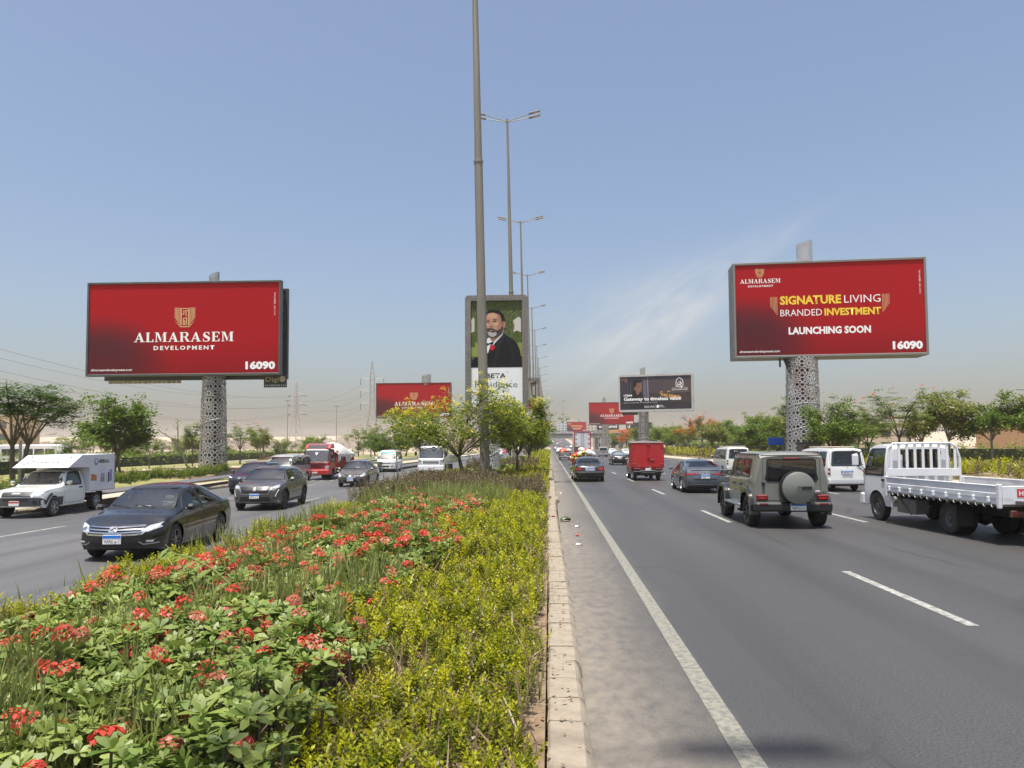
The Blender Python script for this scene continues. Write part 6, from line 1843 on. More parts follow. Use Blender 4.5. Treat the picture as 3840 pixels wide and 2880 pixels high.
def redprint(name, w, h):
 """printed poster colour: red that deepens to maroon in the lower corner"""
 m = bpy.data.materials.new(name); m.use_nodes = True
 nt = m.node_tree; b = nt.nodes['Principled BSDF']; L = nt.links.new
 tcn = nt.nodes.new('ShaderNodeTexCoord'); sp = nt.nodes.new('ShaderNodeSeparateXYZ'); L(tcn.outputs['Object'], sp.inputs[0])
 def mt(op, a, c, cl=False):
  n = nt.nodes.new('ShaderNodeMath'); n.operation = op; n.use_clamp = cl
  for k, v in ((0, a), (1, c)):
   if isinstance(v, (int, float)): n.inputs[k].default_value = v
   else: L(v, n.inputs[k])
  return n.outputs[0]
 u = mt('DIVIDE', mt('ADD', sp.outputs[0], w / 2), w); v = mt('DIVIDE', sp.outputs[2], h)
 du = mt('MULTIPLY', mt('SUBTRACT', u, .06), 1.9); dv = mt('MULTIPLY', mt('SUBTRACT', v, .12), 1.35)
 r2 = mt('ADD', mt('MULTIPLY', du, du), mt('MULTIPLY', dv, dv))
 f = nt.nodes.new('ShaderNodeMapRange'); f.interpolation_type = 'SMOOTHSTEP'; f.inputs['From Min'].default_value = 0.02; f.inputs['From Max'].default_value = .62
 L(r2, f.inputs['Value'])
 f2 = nt.nodes.new('ShaderNodeMapRange'); f2.interpolation_type = 'SMOOTHSTEP'; f2.inputs['From Min'].default_value = .42; f2.inputs['From Max'].default_value = -.05; f2.inputs['To Max'].default_value = .5
 L(v, f2.inputs['Value'])
 m1 = nt.nodes.new('ShaderNodeMix'); m1.data_type = 'RGBA'; m1.inputs[6].default_value = (.070, .016, .022, 1); m1.inputs[7].default_value = (.335, .006, .011, 1); L(f.outputs[0], m1.inputs['Factor'])
 m2 = nt.nodes.new('ShaderNodeMix'); m2.data_type = 'RGBA'; m2.inputs[7].default_value = (.13, .006, .010, 1); L(m1.outputs[2], m2.inputs[6]); L(f2.outputs[0], m2.inputs['Factor'])
 L(m2.outputs[2], b.inputs['Base Color']); b.inputs['Roughness'].default_value = .6; b.inputs['Specular IOR Level'].default_value = .12
 return m
_LAT = None
def lattice(umax, vmax, tile, width, fmap, name, mat, parent, taper=None):
 """perforated star pattern as flat ribbons on a surface; fmap(u, v) -> point"""
 segs = []
 P = lambda r, a: (r * math.cos(R(a)), r * math.sin(R(a)))
 for k in range(12):
  a = 30 * k
  segs += [(P(.47, a), P(.30, a + 15)), (P(.30, a + 15), P(.47, a + 30)), (P(.12, a + 15), P(.30, a + 15)), (P(.12, a - 15), P(.12, a + 15))]
 for a, s in ((30, (.5, .34)), (60, (.34, .5)), (120, (-.34, .5)), (150, (-.5, .34)), (210, (-.5, -.34)), (240, (-.34, -.5)), (300, (.34, -.5)), (330, (.5, -.34))):
  segs.append((P(.47, a), s))
 for sx in (1, -1):
  for sy in (1, -1):
   segs += [((.5 * sx, .34 * sy), (.38 * sx, .38 * sy)), ((.34 * sx, .5 * sy), (.38 * sx, .38 * sy))]
 nu = max(1, round(umax / tile)); nv = max(1, round(vmax / tile))
 tu, tv = umax / nu, vmax / nv
 b = MB()
 for i in range(nu):
  for j in range(nv):
   cu, cv = (i + .5) * tu, (j + .5) * tv
   for p, q in segs:
    p_ = Vector((cu + p[0] * tu, cv + p[1] * tv)); q_ = Vector((cu + q[0] * tu, cv + q[1] * tv))
    d = (q_ - p_)
    if d.length < 1e-6: continue
    n = Vector((-d.y, d.x)).normalized() * width / 2
    e = d.normalized() * width * .3
    b.quad(fmap(*(p_ + n - e)), fmap(*(p_ - n - e)), fmap(*(q_ - n + e)), fmap(*(q_ + n + e)))
 return b.build(name, mat, parent, smooth=False)
M_LAT = pm('lattice_metal', (.34, .33, .31), .5, .3, col2=(.22, .19, .165), nscale=.9)
M_LATR = pm('lattice_rusty', (.42, .41, .40), .5, .3, col2=(.24, .13, .08), nscale=.55, nlo=.5, nhi=.75)
M_FRAME = pm('board_frame', (.10, .105, .11), .5, .3, col2=(.07, .07, .07), nscale=1.5)
def pillar(parent, x, y, z0, z1, r0, r1, inner, mat, tile=1.0, stub=None):
 b = MB(); b.tube([(x, y, z0), (x, y, z1)], [inner, inner * .9], 20); b.build('pole', M_DARK, parent)
 H = z1 - z0
 def fm(u, v):
  t = max(0, min(1, v / H)); r = r0 + (r1 - r0) * t
  a = u / ((r0 + r1) / 2)
  return (x + r * math.cos(a), y + r * math.sin(a), z0 + v)
 lattice(2 * math.pi * (r0 + r1) / 2, H, tile, .075 * tile ** .7, fm, 'pillar_lattice', mat, parent)
 b = MB()
 for k in range(int(H / 1.6) + 1):
  pts = []
  for q in range(25):
   a = 2 * math.pi * q / 24
   zz = min(H, max(0, k * 1.6 + .35 * math.sin(a + k)))
   r = r0 + (r1 - r0) * zz / H + .006
   pts.append((x + r * math.cos(a), y + r * math.sin(a), z0 + zz))
  b.tube(pts, .03, 4, False)
 b.build('pillar_bands', mat, parent)
 if stub:
  sx, za, zb, sr = stub
  def fs(u, v):
   a = u / sr
   zc = min(1.0, v / (zb - za)); top = zb - .35 * (1 - math.cos(a)) * .5
   return (sx + sr * math.cos(a), y + sr * math.sin(a), za + (top - za) * zc)
  lattice(2 * math.pi * sr, zb - za, tile * .6, .05, fs, 'crown_lattice', mat, parent)
  b = MB(); b.cyl((sx, y, za - .4), (sx, y, za + .2), sr * .9, n=14); b.build('crown_collar', mat, parent)
def board_box(root, w, z0, z1, depth, frame=.16, mat=None, lattice_side=False):
 """frame bars around a recessed panel, closed back; local: centre x=0, front y=0"""
 mat = mat or M_FRAME
 for nm, a in (('frame_bar', (-w / 2, -.02, z1 - frame, w / 2, depth, z1)), ('frame_bar', (-w / 2, -.02, z0, w / 2, depth, z0 + frame)),
     ('frame_bar', (-w / 2, -.022, z0 + frame, -w / 2 + frame, depth, z1 - frame)), ('frame_bar', (w / 2 - frame, -.022, z0 + frame, w / 2, depth, z1 - frame))):
  b = MB(); b.box(*a, .02); b.build(nm, mat, root)
 b = MB(); b.box(-w / 2 + frame, depth - .05, z0 + frame, w / 2 - frame, depth - .02, z1 - frame); b.build('back_panel', M_DARK, root)
def alm_panel(root, w, z0, z1, frame, style, matname):
 W, Hh = w - 2 * frame, z1 - z0 - 2 * frame
 b = MB(); b.quad((-W / 2, .06, 0), (W / 2, .06, 0), (W / 2, .06, Hh), (-W / 2, .06, Hh))
 p = b.build('panel', redprint(matname, W, Hh), root, smooth=False, loc=(0, 0, z0 + frame))
 U = lambda u: (u - .5) * W
 V = lambda v: v * Hh
 d = .05
 if style == 'logo':
  emblem(U(.507), V(.622), .113 * W, .217 * Hh, M_GOLDP, p, d, 0)
  serif_word('ALMARASEM', U(.505), V(.352), .525 * W, .106 * Hh, M_WHITEP, p, d)
  fit_text('DEVELOPMENT', U(.505), V(.264), .32 * W, .045 * Hh, M_WHITEP, p, d, .03, 1.4)
 else:
  emblem(U(.134), V(.908), .05 * W, .095 * Hh, M_GOLDP, p, d, 0)
  serif_word('ALMARASEM', U(.137), V(.797), .219 * W, .047 * Hh, M_WHITEP, p, d)
  fit_text('DEVELOPMENT', U(.137), V(.755), .135 * W, .020 * Hh, M_WHITEP, p, d, .03, 1.4)
  fit_text('SIGNATURE', U(.403), V(.555), .326 * W, .092 * Hh, M_YELP, p, d, .035)
  fit_text('LIVING', U(.677), V(.555), .190 * W, .088 * Hh, M_WHITEP, p, d, -.004)
  fit_text('BRANDED', U(.352), V(.425), .222 * W, .076 * Hh, M_WHITEP, p, d, -.004)
  fit_text('INVESTMENT', U(.625), V(.425), .298 * W, .076 * Hh, M_YELP, p, d, .035)
  fit_text('LAUNCHING SOON', U(.50), V(.228), .435 * W, .076 * Hh, M_WHITEP, p, d, .04)
  for s_, u0 in ((1, .189), (-1, .815)):
   for k in range(6):
    u = u0 + s_ * k * .0066
    b = MB(); zb_ = .52 - .018 * k * 1.1
    b.quad((U(u), d, V(.43 + .10 - .018 * k)), (U(u + .0022), d, V(.43 + .10 - .018 * k)), (U(u + .0022), d, V(.64)), (U(u), d, V(.64)))
    b.build('print_bar', M_GOLDP, p, smooth=False)
 fit_text('almarasemdevelopment.com', U(.016), V(.035), .217 * W, .027 * Hh, M_WHITEP, p, d, .01, align='l')
 fit_text('16090', U(.983), V(.045), .155 * W, .080 * Hh, M_WHITEP, p, d, .05, align='r')
 fit_text('TAX NUMBER : 200-113-712', U(.974), V(.76), .255 * Hh, .014 * Hh * 1.2, M_WHITEP, p, d, .0, vertical=True)
 return p
def stone_plinth(x0, y0, x1, y1, z0, z1, parent):
 b = MB(); b.box(x0, y0, z0, x1, y1, z1, .03)
 b.build('plinth', pm('plinth_stone', (.42, .33, .22), .85, col2=(.30, .24, .16), nscale=1.2, stretch=(1, 1, .3)), parent)
# left: logo board
t = thing('billboard', 'red billboard with large white ALMARASEM logo on lattice pillar beside stone plinth', 'billboard', (-25.76, 52, 0), R(0.6))
board_box(t, 13.95, 7.18, 13.88, .45, .15)
alm_panel(t, 13.95, 7.18, 13.88, .15, 'logo', 'red_print_a')
b = MB(); b.box(-6.5, 1.5, 7.0, 6.97, 1.8, 13.6, .03); b.build('back_board', pm('back_board_dark', (.045, .05, .06), .5), t)
b = MB()
for k in range(9): b.box(6.55, .45, 7.4 + .75 * k, 6.8, 1.5, 7.44 + .75 * k)
b.build('gap_struts', M_DARK, t)
for k in range(8):
 b = MB(); b.box(6.50, .8, 7.50 + .75 * k, 6.66, .86, 8.10 + .75 * k); b.build('gap_panel', pm('ivory_panel', (.42, .38, .28), .7, col2=(.25, .22, .16), nscale=3), t)
for k in range(15):
 b = MB(); b.box(-6.2 + .36 * k, 1.55, 6.78, -5.9 + .36 * k, 1.65, 7.15, .01); b.build('gap_panel', pm('ivory_panel', (.42, .38, .28), .7), t)
pillar(t, 1.85, 1.0, .62, 7.4, .98, .78, .50, M_LAT, .95, stub=(1.75, 13.7, 14.75, .36))
stone_plinth(-3.4, -1.2, 2.0, 9.0, -.1, .60, t)
b = MB(); b.box(.9, -1.75, -.1, 3.0, -1.2, .26, .02); b.build('plinth_step', pm('plinth_stone', (.42, .33, .22), .85), t)
# small sign under it
t = thing('small_sign', 'small dark sign reading Digi hanging below the logo billboard', 'sign', (-19.55, 53.2, 6.38))
b = MB(); b.box(-.83, 0, 0, .83, .08, .90, .01); b.build('sign_panel', pm('sign_dark', (.035, .045, .04), .5), t)
fit_text('Digi', -.22, .42, .95, .34, pm('sign_gold', (.42, .36, .22), .5), t, -.006, .01)
flat_poly(ellipse(.52, .60, .22, .22, 20), -.006, pm('sign_gold', (.42, .36, .22), .5), t, 'sign_badge')
fit_text('01100101111', 0, .08, 1.5, .13, M_WHITEP, t, -.006, .0)
# right: slogan board
t = thing('billboard', 'tall red billboard reading SIGNATURE LIVING on rusty lattice pillar', 'billboard', (21.89, 60, 0), R(-4.5))
board_box(t, 14.5, 8.90, 16.5, 2.3, .18, pm('board_frame_pale', (.20, .20, .19), .5, .3, col2=(.20, .11, .07), nscale=.7, nlo=.55, nhi=.8))
alm_panel(t, 14.5, 8.90, 16.5, .18, 'slogan', 'red_print_b')
b = MB()
lattice(2.2, 7.2, .6, .05, lambda u, v: (-7.262, .05 + u, 9.05 + v), 'side_lattice', M_LAT, t)
pillar(t, -1.92, 1.0, .16, 8.95, 1.36, 1.20, .62, M_LATR, 1.15, stub=(-1.50, 16.5, 18.4, .60))
b = MB(); b.prism([(-3.4, 8.9), (-2.9, 8.9), (-2.75, 7.2)], .6, .9, 'y'); b.build('bracket', M_DARK, t)
b = MB(); b.box(-3.75, .5, 8.2, -3.62, .6, 8.9); b.build('bracket', M_DARK, t)
# farther boards
t = thing('billboard', 'red ALMARASEM billboard behind the yellow flowering tree', 'billboard', (-26.35, 146, 0))
board_box(t, 14.7, 7.6, 14.5, 1.2, .13); alm_panel(t, 14.7, 7.6, 14.5, .13, 'logo', 'red_print_c')
pillar(t, 2.2, .8, -.1, 7.7, .95, .8, .5, M_LAT, 1.0, stub=(2.4, 14.4, 16.2, .9))
t = thing('billboard', 'red ALMARASEM billboard partly hidden by the dark hotel billboard', 'billboard', (22.41, 276, 0))
board_box(t, 16.2, 9.5, 17.7, 1.2, .15); alm_panel(t, 16.2, 9.5, 17.7, .15, 'logo', 'red_print_d')
pillar(t, -2.2, .8, .1, 9.6, 1.7, 1.2, .6, M_LAT, 1.2, stub=(-2.6, 17.6, 19.6, .6))
t = thing('billboard', 'small far red billboard with yellow lines above the footbridge', 'billboard', (16.71, 470, 0))
board_box(t, 12.0, 10.8, 16.7, 1.0, .12); alm_panel(t, 12.0, 10.8, 16.7, .12, 'slogan', 'red_print_e')
b = MB(); b.cyl((0, .6, -.3), (0, .6, 10.9), .8, n=14); b.build('pole', M_DARK, t)
b = MB(); b.box(1.0, .3, 16.6, 1.9, .9, 18.6); b.build('crown_lattice', M_LAT, t)
# dark hotel board
t = thing('billboard', 'dark billboard reading Gateway to timeless value in pale rounded frame', 'billboard', (20.13, 145, 0), R(-15))
fr = pm('pale_frame', (.46, .46, .44), .5, .2, col2=(.36, .36, .34), nscale=.8)
K = .01016
kx = lambda x: (x - 1275) * K
kz = lambda y: 15.55 - (y - 255) * .01013
outer = rrect(kx(585), kz(955), kx(1965), kz(255), .32)
inner = rrect(kx(612), kz(915), kx(1930), kz(290), .05)
b = MB()
n = len(outer)
for i in range(n):
 j = (i + 1) % n
 for (A, B2, ya, yb) in ((outer, inner, 0, 0),):
  b.quad((A[i][0], 0, A[i][1]), (A[j][0], 0, A[j][1]), (B2[j][0], 0, B2[j][1]), (B2[i][0], 0, B2[i][1]))
 b.quad((outer[i][0], 0, outer[i][1]), (outer[j][0], 0, outer[j][1]), (outer[j][0], 1.5, outer[j][1]), (outer[i][0], 1.5, outer[i][1]))
 b.quad((inner[i][0], 0, inner[i][1]), (inner[j][0], 0, inner[j][1]), (inner[j][0], .2, inner[j][1]), (inner[i][0], .2, inner[i][1]))
b.build('frame', fr, t, sharp=40)
b = MB(); b.box(kx(590), 1.45, kz(950), kx(1960), 1.5, kz(260)); b.build('back_panel', M_DARK, t)
pr = lambda nm, c, **k: pm(nm, c, .6, spec=.15, **k)
def HP(pts, mat, lay, nm='print'):
 return flat_poly([(kx(x), kz(y)) for x, y in pts], .16 - .006 * lay, mat, t, nm)
HP([(608, 920), (1935, 920), (1935, 286), (608, 286)], pr('night_print', (.026, .023, .034)), 0, 'panel')
HP([(1145, 600), (1930, 600), (1930, 300), (1145, 300)], pr('dusk_print', (.060, .048, .060), col2=(.085, .06, .06), nscale=.2), 1)
HP([(1145, 600), (1930, 600), (1930, 800), (1145, 760)], pr('plain_print', (.055, .040, .038), col2=(.03, .024, .026), nscale=.6), 1)
HP([(1040, 300), (1110, 300), (1110, 700), (1040, 700)], pr('mullion_print', (.11, .10, .14)), 1)
HP([(1122, 300), (1138, 300), (1145, 780), (1128, 780)], pr('mullion_pale_print', (.26, .26, .30)), 2)
HP([(640, 300), (1930, 320), (1930, 352), (640, 345)], pr('rail_print', (.05, .046, .07)), 2)
for x in (650, 700, 745, 800): HP([(x, 360), (x + 12, 360), (x + 18, 600), (x + 6, 600)], pr('curtain_print', (.07, .065, .09)), 1)
HP([(618, 320), (740, 312), (765, 345), (720, 392), (690, 360), (620, 365)], pr('hand_print', (.20, .10, .07)), 3)
HP([(1350, 612), (1440, 625), (1720, 665), (1755, 712), (1560, 700), (1400, 668)], pr('gold_glow_print', (.55, .30, .10), col2=(.25, .13, .05), nscale=1.5), 2)
HP([(1490, 672), (1508, 638), (1528, 676)], pr('pyramid_print', (.04, .03, .025)), 3)
HP([(1395, 655), (1415, 625), (1438, 660)], pr('pyramid_print', (.04, .03, .025)), 3)
HP([(1340, 605), (1385, 565), (1420, 600)], pr('pyramid_lit_print', (.32, .20, .11)), 2)
HP([(1470, 600), (1520, 560), (1560, 596)], pr('pyramid_lit_print', (.32, .20, .11)), 2)
for k in range(9): HP([(1580 + 36 * k, 596), (1590 + 36 * k, 596), (1590 + 36 * k, 602), (1580 + 36 * k, 602)], pr('lamp_print', (.6, .40, .2)), 3)
HP([(800, 640), (850, 575), (900, 545), (950, 560), (1000, 590), (1050, 640), (1062, 760), (1060, 900), (800, 900)], pr('shirt_print', (.012, .012, .016)), 4)
HP([(870, 520), (905, 560), (930, 640), (965, 620), (975, 590), (1000, 580), (1020, 560), (1010, 530), (1028, 510), (1018, 470), (1020, 400), (960, 380), (890, 420)], pr('skin_print', (.26, .13, .085), col2=(.12, .06, .045), nscale=1.1), 5)
HP([(860, 500), (845, 430), (860, 380), (920, 355), (990, 362), (1022, 400), (930, 410), (915, 470), (890, 480), (880, 520)], pr('hair_print', (.012, .010, .010)), 6)
fit_text('17606', kx(680), kz(660), (838 - 680) * K, .36, M_WHITEP, t, .12, .04, align='l')
fit_text('Gateway to timeless value', kx(680), kz(742), (1740 - 680) * K, .66, M_WHITEP, t, .12, .03, align='l')
fit_text('SOLVIADEVELOPMENTS.COM', kx(680), kz(790), (1300 - 680) * K, .16, M_WHITEP, t, .12, .0, 1.5, align='l')
fit_text('SOLVIA', kx(1065), kz(880), (1250 - 1065) * K, .36, M_WHITEP, t, .12, .0, align='l')
HP([(1264, 830), (1268, 830), (1268, 885), (1264, 885)], M_WHITEP, 7)
HP([(1290, 885), (1290, 845), (1312, 824), (1335, 845), (1335, 885)], M_WHITEP, 7)
fit_text('RETAJ', kx(1342), kz(855), .66, .17, M_WHITEP, t, .12, .03, align='l')
fit_text('HOTELS', kx(1342), kz(878), 1.1, .12, M_WHITEP, t, .12, .0, align='l')
arch = [(1655, 495), (1655, 400), (1668, 365), (1715, 328), (1765, 365), (1780, 400), (1780, 495)]
for i in range(len(arch)):
 a, c2 = Vector(arch[i]), Vector(arch[(i + 1) % len(arch)])
 nn = (c2 - a); nn = Vector((-nn.y, nn.x)).normalized() * 5
 HP([tuple(a + nn), tuple(a - nn), tuple(c2 - nn), tuple(c2 + nn)], M_WHITEP, 7 + .3 * i, 'logo_arch')
fit_text('رتاج', kx(1717), kz(470), .95, .95, M_WHITEP, t, .12, .03)
fit_text('فندق رتاج جيتواي', kx(1720), kz(530), 2.9, .20, M_WHITEP, t, .12, .01)
fit_text('RETAJ GATEWAY HOTEL', kx(1720), kz(563), 2.9, .15, M_WHITEP, t, .12, .03)
pillar(t, -2.4, .8, .1, 8.5, 1.1, .92, .8, M_LAT, 1.1, stub=(-2.5, 15.5, 17.1, .5))
b = MB(); b.box(-6.4, .4, 7.9, -3.4, .6, 8.4); b.build('lower_sign', pm('sign_dark', (.035, .045, .04), .5), t)
# ------------------------------------------------------------------ median portrait boards
def mupi(name, label, y, n=0):
 t = thing(name, label, 'billboard', (-3.30, y, 0))
 w, z0, z1 = 3.97, 4.15, 11.64
 fm_ = pm('mupi_frame', (.20, .185, .165), .6, .2, col2=(.13, .12, .11), nscale=2)
 out = rrect(-w / 2, z0, w / 2, z1, .22); fw = .36
 inn = rrect(-w / 2 + fw, z0 + fw, w / 2 - fw, z1 - fw, .04)
 b = MB()
 for i in range(len(out)):
  j = (i + 1) % len(out)
  b.quad((out[i][0], 0, out[i][1]), (out[j][0], 0, out[j][1]), (inn[j][0], 0, inn[j][1]), (inn[i][0], 0, inn[i][1]))
  b.quad((out[i][0], 0, out[i][1]), (out[j][0], 0, out[j][1]), (out[j][0], .55, out[j][1]), (out[i][0], .55, out[i][1]))
  b.quad((inn[i][0], 0, inn[i][1]), (inn[j][0], 0, inn[j][1]), (inn[j][0], .15, inn[j][1]), (inn[i][0], .15, inn[i][1]))
 fo = b.build('frame', fm_, t, sharp=40)
 b = MB(); b.box(-w / 2 + .05, .50, z0 + .05, w / 2 - .05, .55, z1 - .05); b.build('back_panel', M_DARK, t)
 if n == 0:
  for (x0, x1, za, zb) in ((-w / 2 + .06, -w / 2 + .32, z0 + .25, 7.6), (w / 2 - .32, w / 2 - .06, z0 + .3, z1 - .3)):
   lattice(x1 - x0, zb - za, .26, .018, lambda u, v, x0=x0, za=za: (x0 + u, -.012, za + v), 'frame_lattice', pm('mupi_lattice', (.36, .34, .31), .5, .3), fo)
  lattice(w - .7, .24, .24, .018, lambda u, v: (-w / 2 + .35 + u, -.012, z1 - .34 + v), 'frame_lattice', pm('mupi_lattice', (.36, .34, .31), .5, .3), fo)
 # perforated post below
 pillar(t, -.35, .3, .1, z0 + .3, .52, .48, .22, pm('mupi_post', (.52, .52, .52), .45, .3), .52)
 return t
t = mupi('portrait_billboard', 'tall portrait billboard of a bearded man in black suit behind the lamp post', 47.5)
q = .005025
px_ = lambda x: (x - 390) * q
pz_ = lambda y: 11.64 - (y - 45) * q
def PP(pts, mat, lay, nm='print'):
 return flat_poly([(px_(x), pz_(y)) for x, y in pts], .12 - .005 * lay, mat, t, nm)
PP([(55, 115), (725, 115), (725, 960), (55, 960)], pr('ivy_print', (.13, .16, .06), col2=(.03, .045, .015), nscale=9, nlo=.38, nhi=.62), 0, 'panel')
PP([(55, 955), (725, 955), (725, 1500), (55, 1500)], pr('poster_white', (.74, .75, .76)), 1, 'panel')
for x0, x1, s_ in ((60, 112, 1), (604, 700, 1)):
 PP([(x0, 520), (x1, 520), (x1, 350), ((x0 + x1) / 2 + 20, 318), (x0, 365)], pr('pavilion_print', (.52, .50, .46)), 1)
 PP([(x0, 480), (x0 + 14, 480), (x0 + 14, 400), (x0, 400)], pr('pavilion_brick_print', (.30, .17, .12)), 2)
PP([(60, 520), (120, 500), (120, 700), (60, 700)], pr('bush_print', (.09, .13, .03), col2=(.03, .05, .01), nscale=7), 2)
PP([(610, 510), (650, 495), (705, 520), (705, 650), (610, 640)], pr('bush_print', (.09, .13, .03), col2=(.03, .05, .01), nscale=7), 2)
PP([(60, 640), (725, 640), (725, 820), (60, 820)], pr('lawn_print', (.22, .27, .06)), 1.5)
suit = pr('suit_print', (.012, .012, .015))
PP([(72, 957), (75, 880), (110, 835), (230, 812), (240, 640), (300, 620), (480, 515), (520, 560), (590, 600), (645, 650), (680, 730), (705, 860), (708, 957)], suit, 3)
PP([(225, 640), (250, 612), (300, 575), (345, 640), (482, 512), (462, 560), (355, 672), (310, 690), (285, 770), (225, 812)], pr('shirt_white_print', (.66, .70, .74)), 4)
PP([(360, 660), (480, 530), (500, 560), (470, 640), (420, 690)], pr('lapel_print', (.022, .022, .026)), 4)
PP([(225, 640), (290, 655), (352, 628), (350, 668), (295, 668), (250, 700), (225, 705)], suit, 5)
PP([(305, 688), (325, 670), (372, 686), (365, 720), (340, 745), (310, 735)], pr('rose_print', (.50, .02, .03)), 6)
PP([(318, 742), (330, 742), (300, 800), (290, 805)], pr('stem_print', (.03, .05, .03)), 6)
sk = pr('face_print', (.44, .24, .16)); sk2 = pr('face_soft_print', (.34, .175, .115))
PP([(300, 540), (400, 540), (484, 440), (484, 515), (350, 636), (312, 600)], pr('neck_print', (.30, .16, .11)), 5)
PP([(248, 335), (258, 285), (295, 258), (380, 252), (440, 300), (462, 360), (472, 450), (450, 520), (390, 572), (335, 580), (292, 560), (266, 490), (250, 420)], sk, 6)
PP([(395, 300), (440, 300), (462, 360), (472, 450), (450, 520), (410, 545), (400, 470), (420, 400)], sk2, 7)
PP(ellipse(482, 420, 20, 46, 16), sk, 6)
PP([(290, 285), (330, 272), (380, 275), (405, 310), (380, 335), (310, 335), (285, 320)], pr('face_light_print', (.52, .31, .215)), 6.5)
PP([(352, 395), (385, 388), (410, 400), (405, 430), (375, 445), (355, 425)], pr('face_light_print', (.52, .31, .215)), 7.5)
PP([(262, 400), (290, 396), (305, 412), (296, 440), (270, 445)], pr('face_light_print', (.52, .31, .215)), 7.5)
PP([(330, 385), (340, 386), (340, 428), (326, 430)], pr('face_light_print', (.52, .31, .215)), 8.5)
PP([(440, 300), (455, 330), (470, 400), (458, 440), (446, 380)], pr('temple_print', (.22, .12, .085)), 7.6)
PP([(474, 400), (488, 395), (490, 440), (478, 450)], pr('temple_print', (.22, .12, .085)), 7.6)
PP([(480, 540), (500, 560), (560, 640), (600, 780), (590, 950), (575, 950), (580, 790), (540, 650)], pr('suit_fold_print', (.020, .020, .024)), 3.5)
PP([(372, 690), (440, 660), (420, 760), (360, 950), (335, 950), (380, 780)], pr('suit_fold_print', (.020, .020, .024)), 3.5)
PP([(244, 340), (252, 280), (290, 240), (350, 224), (430, 238), (484, 292), (502, 372), (486, 372), (462, 388), (450, 330), (425, 285), (340, 260), (285, 270), (262, 300), (250, 345)], pr('hair_dark_print', (.016, .013, .012)), 8)
bd_ = pr('beard_print', (.035, .030, .028), col2=(.10, .095, .09), nscale=3)
PP([(262, 462), (275, 500), (290, 562), (332, 584), (390, 576), (448, 532), (478, 455), (456, 440), (440, 472), (400, 492), (372, 480), (330, 455), (290, 464)], bd_, 8)
PP([(274, 520), (300, 505), (345, 522), (388, 512), (392, 548), (352, 576), (300, 562)], pr('beard_grey_print', (.36, .36, .36)), 9)
PP([(300, 492), (340, 488), (345, 498), (310, 503)], pr('lip_print', (.36, .13, .11)), 9)
PP([(330, 380), (345, 384), (352, 438), (330, 446), (300, 440), (312, 425)], sk2, 8)
for (x, y, rx, ry) in ((284, 381, 19, 7), (368, 376, 22, 8)): PP(ellipse(x, y, rx, ry, 12), pr('eye_print', (.05, .035, .03)), 9)
PP([(254, 372), (285, 360), (306, 366), (304, 372), (285, 368)], pr('hair_dark_print', (.016, .013, .012)), 9)
PP([(335, 364), (365, 348), (402, 356), (404, 364), (368, 358)], pr('hair_dark_print', (.016, .013, .012)), 9)
fit_text('BETA', px_(381), pz_(1090), 247 * q, 62 * q, M_BLACKP, t, .10, .012)
fit_text('TM', px_(523), pz_(1022), 28 * q, 12 * q, M_BLACKP, t, .10, .0)
fit_text('Residence', px_(385), pz_(1205), 530 * q, 78 * q, M_BLACKP, t, .10, -.012)
t = mupi('portrait_billboard', 'second portrait billboard with red upholstery picture behind the bearded man one', 106, 1)
PP([(55, 115), (725, 115), (725, 960), (55, 960)], pr('room_print', (.48, .42, .33)), 0, 'panel')
PP([(55, 955), (725, 955), (725, 1500), (55, 1500)], pr('poster_white', (.74, .75, .76)), 1, 'panel')
PP([(520, 200), (690, 140), (690, 640), (560, 640)], pr('door_print', (.08, .09, .07)), 1)
PP([(580, 300), (640, 260), (650, 520), (590, 540)], pr('mirror_print', (.34, .33, .30)), 2)
PP([(380, 250), (420, 250), (430, 700), (390, 700)], pr('lamp_print_brown', (.14, .06, .03)), 2)
PP([(240, 955), (250, 740), (420, 660), (620, 640), (725, 690), (725, 955)], pr('sofa_print', (.26, .055, .03), col2=(.16, .03, .02), nscale=3), 3)
PP(ellipse(330, 420, 60, 70, 16), pr('balloon_print', (.28, .03, .03)), 2)
PP([(640, 1300), (660, 1300), (660, 1345), (640, 1345)], M_BLACKP, 2)
t = mupi('portrait_billboard', 'third portrait billboard showing number 231 near the footbridge pier', 178, 1)
PP([(55, 115), (725, 115), (725, 955), (55, 955)], pr('room_print', (.48, .42, .33)), 0, 'panel')
PP([(55, 955), (725, 955), (725, 1500), (55, 1500)], pr('poster_white', (.74, .75, .76)), 1, 'panel')
fit_text('1231', px_(520), pz_(1380), 260 * q, 80 * q, M_BLACKP, t, .09, .02)
